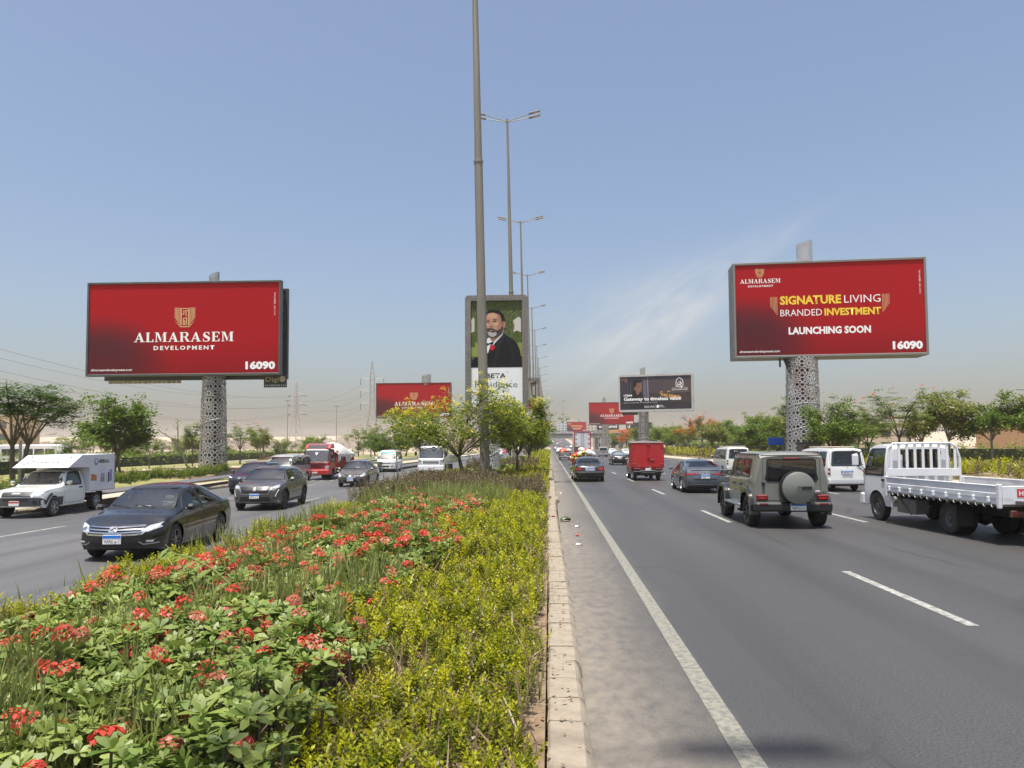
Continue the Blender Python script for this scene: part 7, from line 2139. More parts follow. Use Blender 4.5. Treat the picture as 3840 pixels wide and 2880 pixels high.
# ------------------------------------------------------------------ lamp posts, bridge, pylons, far buildings
def lamp_post(y, idx, H=33.3, lean=-.55):
 ordn = ['behind the camera', 'nearest the camera', 'second', 'third', 'fourth', 'fifth', 'sixth', 'seventh', 'eighth', 'ninth', 'tenth', 'eleventh', 'twelfth', 'thirteenth', 'fourteenth']
 lab = 'tall grey lamp post just outside the frame beside the flower bed' if idx == 0 else ('tall thick grey lamp post nearest, rising beside the flowering tree' if idx == 1 else 'double arm lamp post on the median, %s from the camera' % ordn[idx])
 t = thing('lamp_post', lab, 'lamp post', (-3.24, y, 0), 0, 'double arm lamp posts along the median')
 pole = pm('lamp_pole', (.235, .22, .18), .5, .25, col2=(.17, .16, .13), nscale=1.4, stretch=(3, 3, .15))
 b = MB(); b.tube([(0, 0, .9), (lean * .5, 0, H * .5)], [.25, .215], 14, False)
 b.tube([(lean * .5, 0, H * .5), (lean, 0, H)], [.20, .10], 14); b.build('pole', pole, t, sharp=30)
 b = MB(); b.lathe([(.205, -.10), (.245, -.09), (.245, .04), (.205, .06)], 16, Matrix.Translation((lean * .5, 0, H * .5)), True); b.build('pole_collar', pole, t)
 b = MB(); b.lathe([(.62, -.05), (.62, .78), (.58, .82), (.05, .83)], 20); b.build('footing', M_CONC, t)
 b = MB(); b.box(-.34, -.34, .82, .34, .34, .86, .01)
 for k in range(8):
  a = math.pi * k / 4
  b.prism([(.24, .86), (.36, .86), (.24, 1.15)], -.015, .015, 'y') if False else None
  M = Matrix.Rotation(a, 4, 'Z')
  b.box(.24, -.012, .86, .34, .012, 1.12, M=M)
 b.build('base_plate', pole, t)
 for s_ in (1, -1):
  for dy in (-.45, .45):
   x0, z0 = lean, H - .25
   a0 = Vector((x0, dy * .12, z0)); a1 = Vector((x0 + s_ * 2.15, dy, z0 + .55))
   b = MB(); b.tube([a0, a0 + (a1 - a0) * .5 + Vector((0, 0, -.02)), a1], [.045, .04, .035], 8); arm = b.build('arm', pole, t)
   M = Matrix.Translation(a1) @ Matrix.Rotation(-s_ * R(13), 4, 'Y')
   b = MB(); b.box(-.1 if s_ > 0 else -1.05, -.17, -.07, 1.05 if s_ > 0 else .1, .17, .07, .06, M); hd = b.build('lamp_head', pm('lamp_housing', (.16, .16, .15), .5), t)
   b = MB(); b.box(.35 if s_ > 0 else -1.0, -.13, -.085, 1.0 if s_ > 0 else -.35, .13, -.07, M=M); b.build('lamp_lens', pm('lamp_cover', (.45, .44, .40), .3), hd)
 return t
for k in range(15):
 lamp_post(-1.9 if k == 0 else 38.0 + 33.0 * (k - 1), k)
# bridge
t = thing('footbridge', 'grey concrete bridge with railings crossing over the road far ahead', 'bridge', (0, 330, 0))
cg = pm('bridge_concrete', (.20, .20, .195), .8, col2=(.14, .14, .14), nscale=.5)
b = MB(); b.box(-48, -3.5, 5.4, 46, 3.5, 7.1, .15); b.build('deck', cg, t)
b = MB(); b.box(-48, -3.7, 7.1, 46, -3.3, 7.35); b.build('deck_edge', cg, t)
for x in (-3.1, 20.5, -20.5):
 b = MB(); b.box(x - .8, -2.0, -.4, x + .8, 2.0, 5.4, .1); b.build('pier', cg, t)
for k in range(54):
 b = MB(); b.box(-47.5 + 1.75 * k, -3.58, 7.35, -47.42 + 1.75 * k, -3.5, 8.5 + (1.0 if k % 4 == 0 else 0)); b.build('railing_post', M_DARK, t)
for zz in (7.75, 8.1, 8.45):
 b = MB(); b.box(-48, -3.57, zz, 46, -3.52, zz + .06); b.build('railing_bar', M_DARK, t)
for k in range(26):
 b = MB(); b.prism([(-47.4 + 3.5 * k, 7.4), (-47.3 + 3.5 * k, 7.4), (-44.2 + 3.5 * k, 8.42), (-44.3 + 3.5 * k, 8.42)], -3.56, -3.53, 'y'); b.build('railing_brace', M_DARK, t)
b = MB(); b.prism([(46, 7.1), (46, 5.6), (70, .2), (76, .2)], -3.3, 3.3, 'y'); b.build('ramp', pm('ramp_white', (.50, .49, .46), .8), t)
def far_building(x, y, w, d, h, col, label, floors=6, bays=5, z=-.4, roof=True):
 t = thing('building', label, 'building', (x, y, z))
 m = pm('far_wall_%d_%d_%d' % tuple(int(c * 99) for c in col), col, .85, col2=tuple(c * .85 for c in col), nscale=.1)
 b = MB(); b.box(-w / 2, 0, 0, w / 2, d, h, .05); b.build('wall', m, t)
 gm = pm('far_glass', (.05, .06, .07), .15)
 fh = h / (floors + .4)
 wm_ = None
 for i in range(floors):
  for j in range(bays):
   o = None
   if wm_ is None:
    bb = MB(); bb.box(-w / bays * .30, -.06, 0, w / bays * .30, .05, fh * .55); wm_ = bb.mesh('window', None, False); wm_.materials.append(gm)
   o = bpy.data.objects.new('window', wm_); o.location = (-w / 2 + w / bays * (j + .5), 0, fh * (i + .35)); link(o, t)
 if roof:
  b = MB(); b.box(-w * .2, d * .3, h, w * .1, d * .6, h + fh * .8); b.build('roof_hut', m, t)
 return t
far_building(10, 1300, 22, 14, 33, (.34, .34, .36), 'grey block above the bridge railings at the end of the road', 8, 4)
far_building(24, 1250, 20, 14, 38, (.28, .36, .46), 'blue tinted block beside the grey one above the bridge', 9, 4)
far_building(38, 1200, 15, 14, 42, (.34, .28, .23), 'brown tower left of the far red billboard', 9, 3)
far_building(70, 1150, 40, 14, 36, (.34, .32, .30), 'broad grey tower behind the far red billboard', 8, 7)
far_building(30, 342, 20, 8, 9.5, (.33, .33, .32), 'pale showroom with black sign boards right of the bridge', 2, 6, roof=False)
t = thing('sign_board', 'long black sign board with white letters on the showroom front', 'sign', (38, 325, 0))
b = MB(); b.box(-5.5, 0, 8.6, 5.5, .4, 11.8, .05); b.build('panel', pm('sign_black', (.025, .025, .028), .5), t)
b = MB(); b.box(-5.2, .2, 0, -4.9, .4, 8.6); b.build('post', M_STEEL, t)
b = MB(); b.box(4.9, .2, 0, 5.2, .4, 8.6); b.build('post', M_STEEL, t)
fit_text('d', -4.4, 9.4, 1.2, 1.3, M_WHITEP, t, -.05, .05)
t = thing('sign_board', 'black sign board with white letters and orange strip left of the lattice pillar', 'sign', (25, 322, 0))
b = MB(); b.box(-5, 0, 8.6, 4.2, .4, 11.6, .05); b.build('panel', pm('sign_black', (.025, .025, .028), .5), t)
b = MB(); b.box(-1.5, -.05, 7.2, 4.2, .35, 8.5, .05); b.build('strip', pm('sign_orange', (.50, .25, .10), .6), t)
for xx in (-4.6, 3.8):
 b = MB(); b.box(xx, .2, 0, xx + .3, .4, 8.6); b.build('post', M_STEEL, t)
fit_text('ose unwi', -.4, 9.5, 7.6, 1.3, M_WHITEP, t, -.05, .03)
# power pylons
def pylon(x, y, H, label, style=0, rz=0.0, thick=.16):
 t = thing('pylon', label, 'pylon', (x, y, -.4), rz, 'lattice power pylons on the desert side')
 m = pm('pylon_steel', (.30, .29, .28), .6, .4)
 hz = [0, .16, .30, .42, .52, .61, .69, .76, .83, .89, .95, 1.0]
 wv = lambda f: .5 * (H * .16 * max(.0, (1 - f / .52)) ** 1.2 + H * .045 * (1 - max(0, (f - .83) / .17)) + .05)
 b = MB()
 for sx in (1, -1):
  for sy in (1, -1):
   b.tube([(sx * wv(f), sy * wv(f), f * H) for f in hz], thick, 4)
 b.build('tower_leg', m, t, smooth=False)
 b = MB()
 for i in range(len(hz) - 1):
  f0, f1 = hz[i], hz[i + 1]
  a, c = wv(f0), wv(f1)
  for (p0, p1) in (((-a, -a), (c, -c)), ((a, -a), (-c, -c)), ((-a, a), (c, c)), ((a, a), (-c, c)), ((-a, -a), (-c, c)), ((-a, a), (-c, -c)), ((a, -a), (c, c)), ((a, a), (c, -c))):
   b.tube([(p0[0], p0[1], f0 * H), (p1[0], p1[1], f1 * H)], thick * .55, 3, False)
 tag(b.build('tower_bracing', m, t, smooth=False), kind='stuff')
 ends = []
 for f in (.80, .665, .53):
  for s_ in (1, -1):
   L = H * .125; z = f * H; w0 = wv(f)
   b = MB()
   b.tube([(s_ * w0, 0, z), (s_ * L, 0, z + .2)], thick * .8, 4); b.tube([(s_ * w0, 0, z + H * .045), (s_ * L, 0, z + .3)], thick * .7, 4)
   b.tube([(s_ * (w0 + L) * .5, 0, z), (s_ * (w0 + L) * .5, 0, z + H * .026)], thick * .5, 3)
   b.build('cross_arm', m, t, smooth=False)
   b = MB()
   if style == 0:
    b.tube([(s_ * (L - 2.0), -1.2, z - .4), (s_ * L, 0, z + .1), (s_ * (L + 2.0), 1.2, z - .8)], .28, 6)
   else:
    b.tube([(s_ * L, 0, z + .1), (s_ * L, 0, z - H * .07)], .14, 6)
   b.build('insulator', M_DARK, t)
   ends.append((s_ * L, z if style == 0 else z - H * .07))
 return t, ends
def wires(name, label, A, B, sag, r=.05):
 b = MB()
 pts = []
 for k in range(25):
  u = k / 24
  p = Vector(A) * (1 - u) + Vector(B) * u; p.z -= sag * 4 * u * (1 - u); pts.append(p)
 b.tube(pts, r, 4, False)
 o = b.build(name, pm('wire_dark', (.06, .06, .06), .6), None)
 return tag(o, label, 'wire', 'power lines slung between the pylons')
p1, e1 = pylon(-171.5, 507, 47, 'power pylon with dark insulators left of the red covered truck', 0, R(-20))
p2, e2 = pylon(-90.3, 383, 46.3, 'tallest power pylon beside the red billboard on the inbound side', 1, R(10))
for k, (x, y) in enumerate(((-265, 1150), (-215, 1020), (-185, 1010), (-150, 1120))):
 pylon(x, y, 48, ['faint far pylon', 'faint far pylon', 'faint far pylon', 'faint far pylon'][k] + [' leftmost of the four', ' second of the four', ' third of the four', ' rightmost of the four'][k], k % 2, R(12 * k), .2)
for i, (lx, z) in enumerate(e1):
 A = (-171.5 + lx, 507, z - .8)
 lev = ['top', 'top', 'middle', 'middle', 'bottom', 'bottom'][i]
 sd = ['outer', 'inner'][i % 2]
 wires('power_line', '%s %s wire running from pylon towards the frame edge' % (lev, sd), A, (-190 + lx * 1.0, 190, z + 3 - (i // 2) * 1.0), 9)
 wires('power_line', '%s %s wire between the two nearer pylons' % (lev, sd), A, (-90.3 + e2[i][0], 383, e2[i][1]), 6)
# far town on the slope of the ridge: reads as one mass
rnd = random.Random(21)
b = MB()
for k in range(420):
 x = rnd.uniform(-1150, 150); y = rnd.uniform(1000, 1640)
 z = -.45 + max(0, (y - 1540)) / 200 * 24.8
 w = rnd.uniform(9, 24); h = rnd.uniform(6, 13)
 b.box(x - w / 2, y, z - 2, x + w / 2, y + rnd.uniform(8, 14), z + h)
 b.box(x - w * .2, y + 3, z + h, x + w * .1, y + 8, z + h + 2.5)
 for q in range(int(w / 4)):
  b.box(x - w / 2 + 1.2 + 4 * q, y - .2, z + h * .35, x - w / 2 + 2.6 + 4 * q, y + .1, z + h * .65)
tag(b.build('far_town', pm('town_walls', (.40, .33, .26), .9, col2=(.26, .20, .17), nscale=.02, detail=2), None, smooth=False), 'far-off beige desert town spread below the ridge', 'town', kind='stuff')
# buildings behind the right-hand hedge
def villa(x, y, w, d, h, col, label, rz=0.0, floors=3, bays=5):
 t = far_building(x, y, w, d, h, col, label, floors, bays, z=-.3, roof=False)
 t.rotation_euler.z = rz
 b = MB(); b.box(-w / 2 - .2, -.2, h, w / 2 + .2, d + .2, h + .5, .05); b.build('parapet', pm('parapet_cream', (.45, .38, .28), .8), t)
 return t
villa(103, 150, 26, 14, 8.2, (.42, .25, .13), 'ochre building glimpsed through the trees above the flatbed cab', R(8), 3, 6)
villa(120, 122, 22, 14, 9.0, (.36, .17, .11), 'brick red building by the edge behind the last tree', R(5), 3, 5)
villa(80, 205, 30, 16, 7.5, (.45, .38, .28), 'cream low building behind the orange flowering trees', R(0), 2, 7)
villa(70, 290, 34, 16, 8.0, (.46, .40, .31), 'long cream building beyond the far tree row', R(0), 2, 8)
# left far buildings and wall
villa(-210, 260, 38, 16, 14, (.40, .30, .18), 'tan building behind the feathery tree at the frame edge', R(0), 3, 6)
# blue sign, skip bin, ochre wall by the right pillar
t = thing('notice_board', 'blue notice board beside the rusty lattice pillar', 'sign', (18.6, 63.5, .16))
b = MB(); b.box(-.65, 0, 1.9, .65, .06, 2.5, .01); b.build('panel', pm('notice_blue', (.02, .10, .50), .5), t)
for xx in (-.55, .55):
 b = MB(); b.box(xx - .04, .03, 0, xx + .04, .10, 1.9); b.build('post', M_STEEL, t)
t = thing('kiosk_box', 'weathered grey box cabinet at the foot of the rusty pillar', 'cabinet', (19.3, 57.2, .16))
b = MB(); b.box(-.75, 0, 0, .75, 1.0, 2.0, .03); b.build('body', pm('cabinet_grey', (.16, .14, .12), .8, col2=(.08, .07, .06), nscale=2), t)
b = MB(); b.box(-.85, -.1, 2.0, .85, 1.1, 2.1, .02); b.build('roof', M_DARK, t)
b = MB(); b.box(-.5, -.03, .2, .4, -.0, 1.8, .01); b.build('door', M_DARK, t)
# street lamp on the far right
t = thing('street_lamp', 'single arm street lamp peeping above trees at the frame edge', 'lamp post', (47.0, 75, .1))
b = MB(); b.tube([(0, 0, 0), (0, 0, 6.4), (-.15, 0, 6.9), (-.6, 0, 7.05), (-1.6, 0, 7.1)], [.08, .06, .05, .05, .04], 8); b.build('pole', M_STEEL, t)
b = MB(); b.box(-2.2, -.12, 7.04, -1.5, .12, 7.16, .04); b.build('lamp_head', M_STEEL, t)
# grey post among the left trees, white stub posts, thin masts
t = thing('post', 'slim grey metal post in front of the feathery tree', 'post', (-25.9, 36.0, 0))
b = MB(); b.tube([(0, 0, -.05), (.02, 0, 2.5)], .075, 10); b.build('pole', M_STEEL, t)
b = MB(); b.box(-.02, -.1, 1.0, .05, -.07, 1.3); b.build('plate', M_STEEL, t)
for k, (x, y, h, lab) in enumerate(((-185, 300, 24, 'thin far mast left of the big pillar'), (-105, 300, 22, 'thin far mast above the palm'), (-88, 310, 20, 'thin far mast right of the dark insulator pylon'), (9.5, 520, 34, 'thin far mast above the bridge'))):
 t = thing('mast', lab, 'mast', (x, y, -.4))
 b = MB(); b.tube([(0, 0, 0), (0, 0, h)], [.22, .10], 8); b.build('pole', M_STEEL, t)
 b = MB(); b.box(-1.2, -.2, h - .9, 1.2, .2, h - .6); b.build('head', M_STEEL, t)
# dirt heap and litter on the inbound verge
b = blob(random.Random(3), 1.0, (9, 3.5, 1.3), 26, 10, .10)
tag(b.build('dirt_heap', pm('dug_earth', (.42, .27, .15), .95, col2=(.30, .19, .11), nscale=1.2, bump=.6), None, loc=(-42, 130, -.35)), 'heap of dug orange earth on the verge behind the white minibus', 'earth heap')
# coaches and parked cars on the service road
def coach(x, y, label, rz=0.0):
 t = thing('coach', label, 'bus', (x, y, -.4), rz)
 b = MB(); b.box(-4.5, -1.2, .4, 4.5, 1.2, 3.1, .15); b.build('body', pm('coach_white', (.62, .62, .62), .4, coat=.5), t)
 for k in range(5):
  b = MB(); b.box(-4.0 + 1.5 * k, -1.23, 1.6, -2.7 + 1.5 * k, -1.19, 2.5, .02); b.build('side_window', pm('window_dark', (.03, .035, .04), .05, coat=1.0), t)
 b = MB(); b.box(4.46, -1.05, 1.4, 4.53, 1.05, 2.7, .03); b.build('windscreen', pm('window_dark', (.03, .035, .04), .05), t)
 b = MB(); b.prism([(1.0, 1.3), (2.6, .9), (3.2, .9), (1.6, 1.35)], -1.235, -1.22, 'y'); b.build('stripe', pm('coach_red', (.45, .04, .03), .5), t)
 for xx in (-2.8, 2.8):
  b = MB(); b.cyl((xx, -1.22, .48), (xx, -.9, .48), .48, n=18); b.build('wheel', M_TYRE, t)
  b = MB(); b.cyl((xx, .9, .48), (xx, 1.22, .48), .48, n=18); b.build('wheel', M_TYRE, t)
 return t
coach(-72.5, 104, 'white coach with red stripe beyond the hedge near the feathery tree', R(4))
coach(-80.5, 100, 'white coach cut by the frame edge beyond the hedge', R(4))
# ------------------------------------------------------------------ plants
NR = np.random.default_rng(12)
LEAF_Q = np.array([(0, 0, 0), (.5, .26, .07), (1, 0, -.04), (.5, -.26, .07)]); LEAF_F = np.array([[0, 1, 2, 3]])
M_BARK = pm('bark', (.13, .10, .075), .9, col2=(.07, .055, .04), nscale=6, bump=.6, bscale=30)
M_BARKP = pm('pale_bark', (.26, .225, .18), .9, col2=(.16, .135, .105), nscale=5, bump=.5, bscale=30)
L_BROAD = leafmat('leaf_broad', (.055, .120, .014), (.19, .26, .036), .42, .03)
L_FEATH = leafmat('leaf_feathery', (.065, .125, .018), (.23, .29, .05), .45, .02)
L_FEATHD = leafmat('leaf_feathery_dark', (.040, .090, .020), (.13, .19, .048), .42, .02)
L_TEC = leafmat('leaf_tecoma', (.085, .135, .012), (.29, .32, .036), .45, .03)
L_OLIVE = leafmat('leaf_olive', (.10, .135, .024), (.31, .32, .075), .42, .03)
L_HEDGE = leafmat('leaf_hedge', (.080, .145, .014), (.23, .30, .034), .42, .03)
L_HEDGED = leafmat('leaf_hedge_dark', (.024, .054, .010), (.09, .14, .02), .32, .03)
L_EUPH = leafmat('leaf_crown_of_thorns', (.075, .135, .018), (.28, .34, .075), .30, .04, .5)
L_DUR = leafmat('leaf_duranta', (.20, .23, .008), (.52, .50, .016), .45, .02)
L_DURG = leafmat('leaf_duranta_green', (.060, .095, .008), (.22, .25, .016), .40, .02)  # greener low leaves, darkened further so shade between clumps sits in the colour
L_GRASS = leafmat('grass_blade', (.12, .16, .035), (.34, .36, .11), .38, .03)
L_BROWN = leafmat('leaf_bronze', (.075, .062, .034), (.19, .15, .075), .3, .03)
L_DEAD = leafmat('leaf_dead', (.16, .10, .05), (.34, .25, .15), .2, .05)
L_DRY = leafmat('leaf_dry', (.12, .095, .04), (.30, .25, .13), .25, .03)
F_YEL = leafmat('petal_yellow', (.70, .58, .015), (.86, .78, .06), .35, .04)
F_RED = leafmat('petal_red', (.40, .022, .016), (.60, .075, .045), .28, .03)
F_FADE = leafmat('petal_faded', (.34, .07, .04), (.46, .16, .10), .28, .03)
F_ORA = leafmat('petal_orange', (.50, .09, .012), (.66, .22, .03), .3, .04)
def leaf_cloud(centers, rad, per, size, flat=1.0, tilt_sd=.55, spread=None, rng=NR):
 """leaves scattered round cluster centres -> V, F"""
 C = np.repeat(np.asarray(centers, float), per, axis=0)
 n = len(C)
 off = rng.normal(0, 1, (n, 3)); off /= np.maximum(1e-6, np.linalg.norm(off, axis=1))[:, None]
 off *= (rng.random(n) ** .5)[:, None] * np.repeat(np.asarray(rad, float), per)[:, None]
 off[:, 2] *= flat
 az = rng.uniform(0, 2 * np.pi, n)
 M = rotm(az, rng.normal(.15, tilt_sd, n), rng.uniform(0, 2 * np.pi, n), size * rng.uniform(.65, 1.25, n))
 return scatter(LEAF_Q, LEAF_F, M, C + off)
def grow(seed, H, r, trunk_h, limbs=6, subs=4, tr=.12, spread=1.0, base=(0, 0), multi=1, lean=(0, 0), low=.25):
 """trunk and limbs: returns MB and tip points"""
 rnd = random.Random(seed); b = MB(); tips = []
 for s in range(multi):
  bx, by = (rnd.uniform(-.25, .25), rnd.uniform(-.2, .2)) if multi > 1 else (0, 0)
  top = Vector((lean[0] + (rnd.uniform(-.5, .5) if multi > 1 else 0), lean[1] + (rnd.uniform(-.4, .4) if multi > 1 else 0), trunk_h * rnd.uniform(.9, 1.1)))
  mid = Vector((bx, by, 0)).lerp(top, .5) + Vector((rnd.uniform(-.08, .08), rnd.uniform(-.08, .08), 0))
  b.tube([(bx, by, -.15), mid, top], [tr * 1.15, tr * .9, tr * .72], 8)
  for k in range(limbs):
   a = 2 * math.pi * (k + rnd.uniform(-.3, .3)) / limbs + s
   zt = trunk_h + (H - trunk_h) * (low + (1 - low) * rnd.random() ** .8) * .92
   rr = r * spread * math.sqrt(max(.05, 1 - ((zt - trunk_h) / (H - trunk_h) - .35) ** 2 * 1.6)) * rnd.uniform(.45, .85)
   end = Vector((top.x + rr * math.cos(a), top.y + rr * math.sin(a), zt))
   m1 = top.lerp(end, .45) + Vector((rnd.uniform(-.15, .15), rnd.uniform(-.15, .15), .12 * (H - trunk_h)))
   b.tube([top - Vector((0, 0, .12)), m1, end], [tr * .5, tr * .3, tr * .14], 6)
   tips.append(end)
   for q in range(subs):
    t = rnd.uniform(.35, .95)
    st = m1.lerp(end, (t - .45) / .55) if t > .45 else top.lerp(m1, t / .45)
    a2 = a + rnd.uniform(-1.3, 1.3)
    e2 = st + Vector((math.cos(a2), math.sin(a2), rnd.uniform(-.15, .75))) * r * rnd.uniform(.22, .45)
    e2.z = min(e2.z, H * rnd.uniform(.93, 1.0))
    b.tube([st, st.lerp(e2, .5) + Vector((0, 0, .06)), e2], [tr * .22, tr * .14, tr * .06], 5)
    tips.append(e2); tips.append(st.lerp(e2, .55))
 return b, tips
def tree_proto(kind, seed, H, r, trunk_h, leafmat_, bark, limbs=6, subs=4, tr=.11, rad=.42, per=26, size=.17, flat=.8, tilt=.55, flowers=None, multi=1, lean=(0, 0), low=.25, dome=0.0):
 rng = np.random.default_rng(seed)
 b, tips = grow(seed, H, r, trunk_h, limbs, subs, tr, 1.0, multi=multi, lean=lean, low=low)
 tm = b.mesh('trunk', 60); tm.materials.append(bark)
 T = np.array([tuple(p) for p in tips])
 T = np.concatenate([T, T + rng.normal(0, rad * .95, T.shape) * np.array([1, 1, .7])])
 T[:, 2] = np.clip(T[:, 2], trunk_h * .85, H - dome * np.maximum(0, np.abs(T[:, 0] + .3) - .5) ** 1.6)
 V, F = leaf_cloud(T, rng.uniform(.6, 1.25, len(T)) * rad, per, size, flat, tilt, rng=rng)
 cm = np_mesh('crown', V, F); cm.materials.append(leafmat_)
 fm = None
 if flowers:
  n, mat, fs, fr, fp = flowers
  sc_ = T[:, 2] + .35 * np.hypot(T[:, 0], T[:, 1])
  idx = np.argsort(-sc_ + rng.normal(0, .5, len(T)))[:n]
  P = T[idx] + rng.normal(0, .12, (len(idx), 3)) + np.array([0, 0, rad * .55])
  V, F = leaf_cloud(P, np.full(len(P), fr), fp, fs, .7, .9, rng=rng)
  fm = np_mesh('blossom', V, F); fm.materials.append(mat)
 return tm, cm, fm
def plant_tree(P, label, x, y, z=0.0, s=1.0, rz=0.0, name='tree', sz=None, group=None, tilt=(0, 0)):
 t = thing(name, label, 'tree', (x, y, z), rz, group)
 t.scale = (s, s, sz or s); t.rotation_euler = (tilt[0], tilt[1], rz)
 for nm, m in (('trunk', P[0]), ('crown', P[1]), ('blossom', P[2])):
  if m is not None:
   o = bpy.data.objects.new(nm, m); link(o, t)
 return t
def palm(label, x, y, H=5.5, z=-.1):
 rnd = random.Random(5)
 t = thing('palm_tree', label, 'tree', (x, y, z))
 b = MB(); b.tube([(0, 0, 0), (.05, 0, H * .5), (.0, 0, H * .72)], [.20, .16, .15], 10); b.build('trunk', M_BARK, t)
 V = []; F = []
 bb = MB()
 for k in range(26):
  a = 2 * math.pi * k / 26 + rnd.uniform(-.1, .1); el = rnd.uniform(.15, 1.35); L = rnd.uniform(1.9, 2.5)
  pts = []
  for q in range(9):
   u = q / 8
   pts.append(Vector((math.cos(a) * L * u * math.cos(el * (1 - .3 * u)), math.sin(a) * L * u * math.cos(el * (1 - .3 * u)), H * .72 + L * (math.sin(el) * u - .55 * u * u * (1.1 - el * .3)))))
  bb.tube(pts, [.03 * (1 - .8 * i / 8) for i in range(9)], 4, False)
  for q in range(1, 9):
   d = (pts[q] - pts[q - 1]).normalized()
   for s_ in (1, -1):
    for w in (0, .5):
     p = pts[q - 1].lerp(pts[q], w)
     side = d.cross(Vector((0, 0, 1))).normalized() * s_
     e = p + (side * .8 + d * .5 + Vector((0, 0, -.12))) * .42
     n = d * .03
     bb.quad(p + n, p - n, e, e + n * .4)
 bb.build('crown', leafmat('leaf_palm', (.05, .065, .025), (.14, .15, .07), .25, .1), t, smooth=False)
 return t
# --- prototypes
P_BROAD = tree_proto('broad', 31, 6.6, 2.8, 1.5, L_BROAD, M_BARK, 9, 6, .11, .55, 26, .32, .95, .6, multi=2, low=.02)
P_BROAD3 = tree_proto('broad', 43, 6.4, 2.5, 2.4, L_BROAD, M_BARKP, 10, 6, .11, .50, 28, .27, .95, .6, low=.02)
P_BROAD2 = tree_proto('broad', 32, 6.4, 2.5, 2.4, L_OLIVE, M_BARKP, 10, 6, .11, .52, 28, .28, .95, .6, low=.04)
P_ROUND = tree_proto('round', 33, 5.2, 1.95, 1.5, L_BROAD, M_BARK, 9, 5, .10, .42, 40, .17, .9, .6, multi=2, low=.1)
P_FEATH = tree_proto('feathery', 34, 5.2, 3.1, 2.2, L_FEATHD, M_BARK, 7, 4, .13, .55, 50, .16, .28, .25, multi=2, low=.45)
P_DELON = tree_proto('delonix', 35, 6.4, 3.3, 2.4, L_FEATH, M_BARK, 8, 5, .12, .60, 46, .17, .22, .22, flowers=(10, F_ORA, .14, .20, 14), low=.2)
P_FLAMB = tree_proto('flamboyant', 36, 7.4, 3.6, 2.6, L_FEATH, M_BARKP, 8, 5, .14, .65, 46, .20, .45, .4, flowers=(110, F_ORA, .22, .38, 22), low=.25)
P_ORANGE = tree_proto('flamboyant', 37, 7.0, 3.5, 2.4, F_ORA, M_BARK, 7, 5, .14, .65, 40, .24, .6, .5, flowers=None, low=.2)
P_DENSE = tree_proto('dense', 38, 8.0, 4.4, 2.0, L_HEDGE, M_BARKP, 10, 6, .16, .75, 46, .30, .8, .6, low=.05)
P_SMALL = tree_proto('small', 39, 3.4, 1.6, 1.1, L_FEATH, M_BARKP, 6, 4, .06, .38, 30, .14, .4, .35)
P_TALL = tree_proto('tall', 40, 7.0, 1.6, 3.0, L_BROAD, M_BARK, 7, 4, .09, .45, 26, .19, .35, .35, low=.15)
# yellow-flowered tree of the median: wide, leaning towards the inbound road
P_TEC = tree_proto('tecoma', 41, 4.95, 4.0, 1.6, L_TEC, M_BARK, 14, 8, .115, .46, 27, .17, .75, .55, flowers=(130, F_YEL, .085, .14, 22), lean=(-.45, 0), low=.05, dome=.27)
P_TEC2 = tree_proto('tecoma', 42, 4.7, 2.0, 1.5, L_TEC, M_BARK, 10, 6, .09, .42, 40, .17, .75, .55, flowers=(60, F_YEL, .085, .14, 20), low=.05)
# --- trees
plant_tree(P_TEC, 'yellow flowering tree nearest on the median beside the thick lamp post', -4.2, 38.4, .12, 1.0, .4, 'flowering_tree')
plant_tree(P_TEC2, 'yellow flowering tree behind the lamp post below the bearded man poster', -1.85, 43.5, .12, 1.0, 1.0, 'flowering_tree')
for k, (x, y, s, lab) in enumerate(((-1.7, 62, .86, 'small leafy tree on the median just past the perforated post'), (-2.0, 78, .9, 'small leafy tree on the median beside the second footing'), (-4.6, 92, .95, 'small tree on the inbound edge of the median'),
         (-1.8, 112, .95, 'median tree below the second portrait billboard'), (-2.0, 150, 1.0, 'median tree below the third portrait billboard'), (-2.0, 200, 1.0, 'median tree farthest towards the footbridge'))):
 plant_tree(P_TEC2 if k < 2 else P_ROUND, lab, x, y, .12, s, k * 1.3)
plant_tree(P_FEATH, 'feathery dark tree spreading at the frame edge behind the white pickup', -26.6, 36.9, -.02, 1.02, .5)
plant_tree(P_BROAD, 'lush round dark green tree left of the logo billboard pillar', -37.2, 64, 0, 1.03, .3)
plant_tree(P_SMALL, 'small layered tree between the feathery tree and the lush one', -35.8, 56, 0, 1.05, 2.0)
plant_tree(P_SMALL, 'low spreading tree on the lawn left of the stone plinth', -38.0, 70.5, 0, .98, .8)
plant_tree(P_TALL, 'dark slim tree half hidden behind the logo billboard pillar', -36.2, 75.5, 0, .70, .1)
plant_tree(P_DELON, 'flat topped green tree right of the logo billboard pillar', -38.4, 92.7, 0, .80, 1.1)
plant_tree(P_BROAD2, 'pale olive tree beside the palm', -49.5, 128, 0, .82, 2.2)
palm('date palm standing behind the hedge on the inbound side', -53.6, 140, 6.6)
palm('far date palm left of the logo billboard pillar', -75, 165, 6.8)
plant_tree(P_SMALL, 'thin small tree right of the palm', -47, 131, 0, 1.25, 1.7)
plant_tree(P_SMALL, 'small tree just left of the red covered truck', -37.5, 118, 0, 1.15, 2.9)
plant_tree(P_ROUND, 'leafy tree between white minibus and red covered truck', -21.6, 96, 0, .80, .6)
plant_tree(P_ROUND, 'round tree left of the yellow flowering tree', -23.8, 121, 0, .85, 2.6)
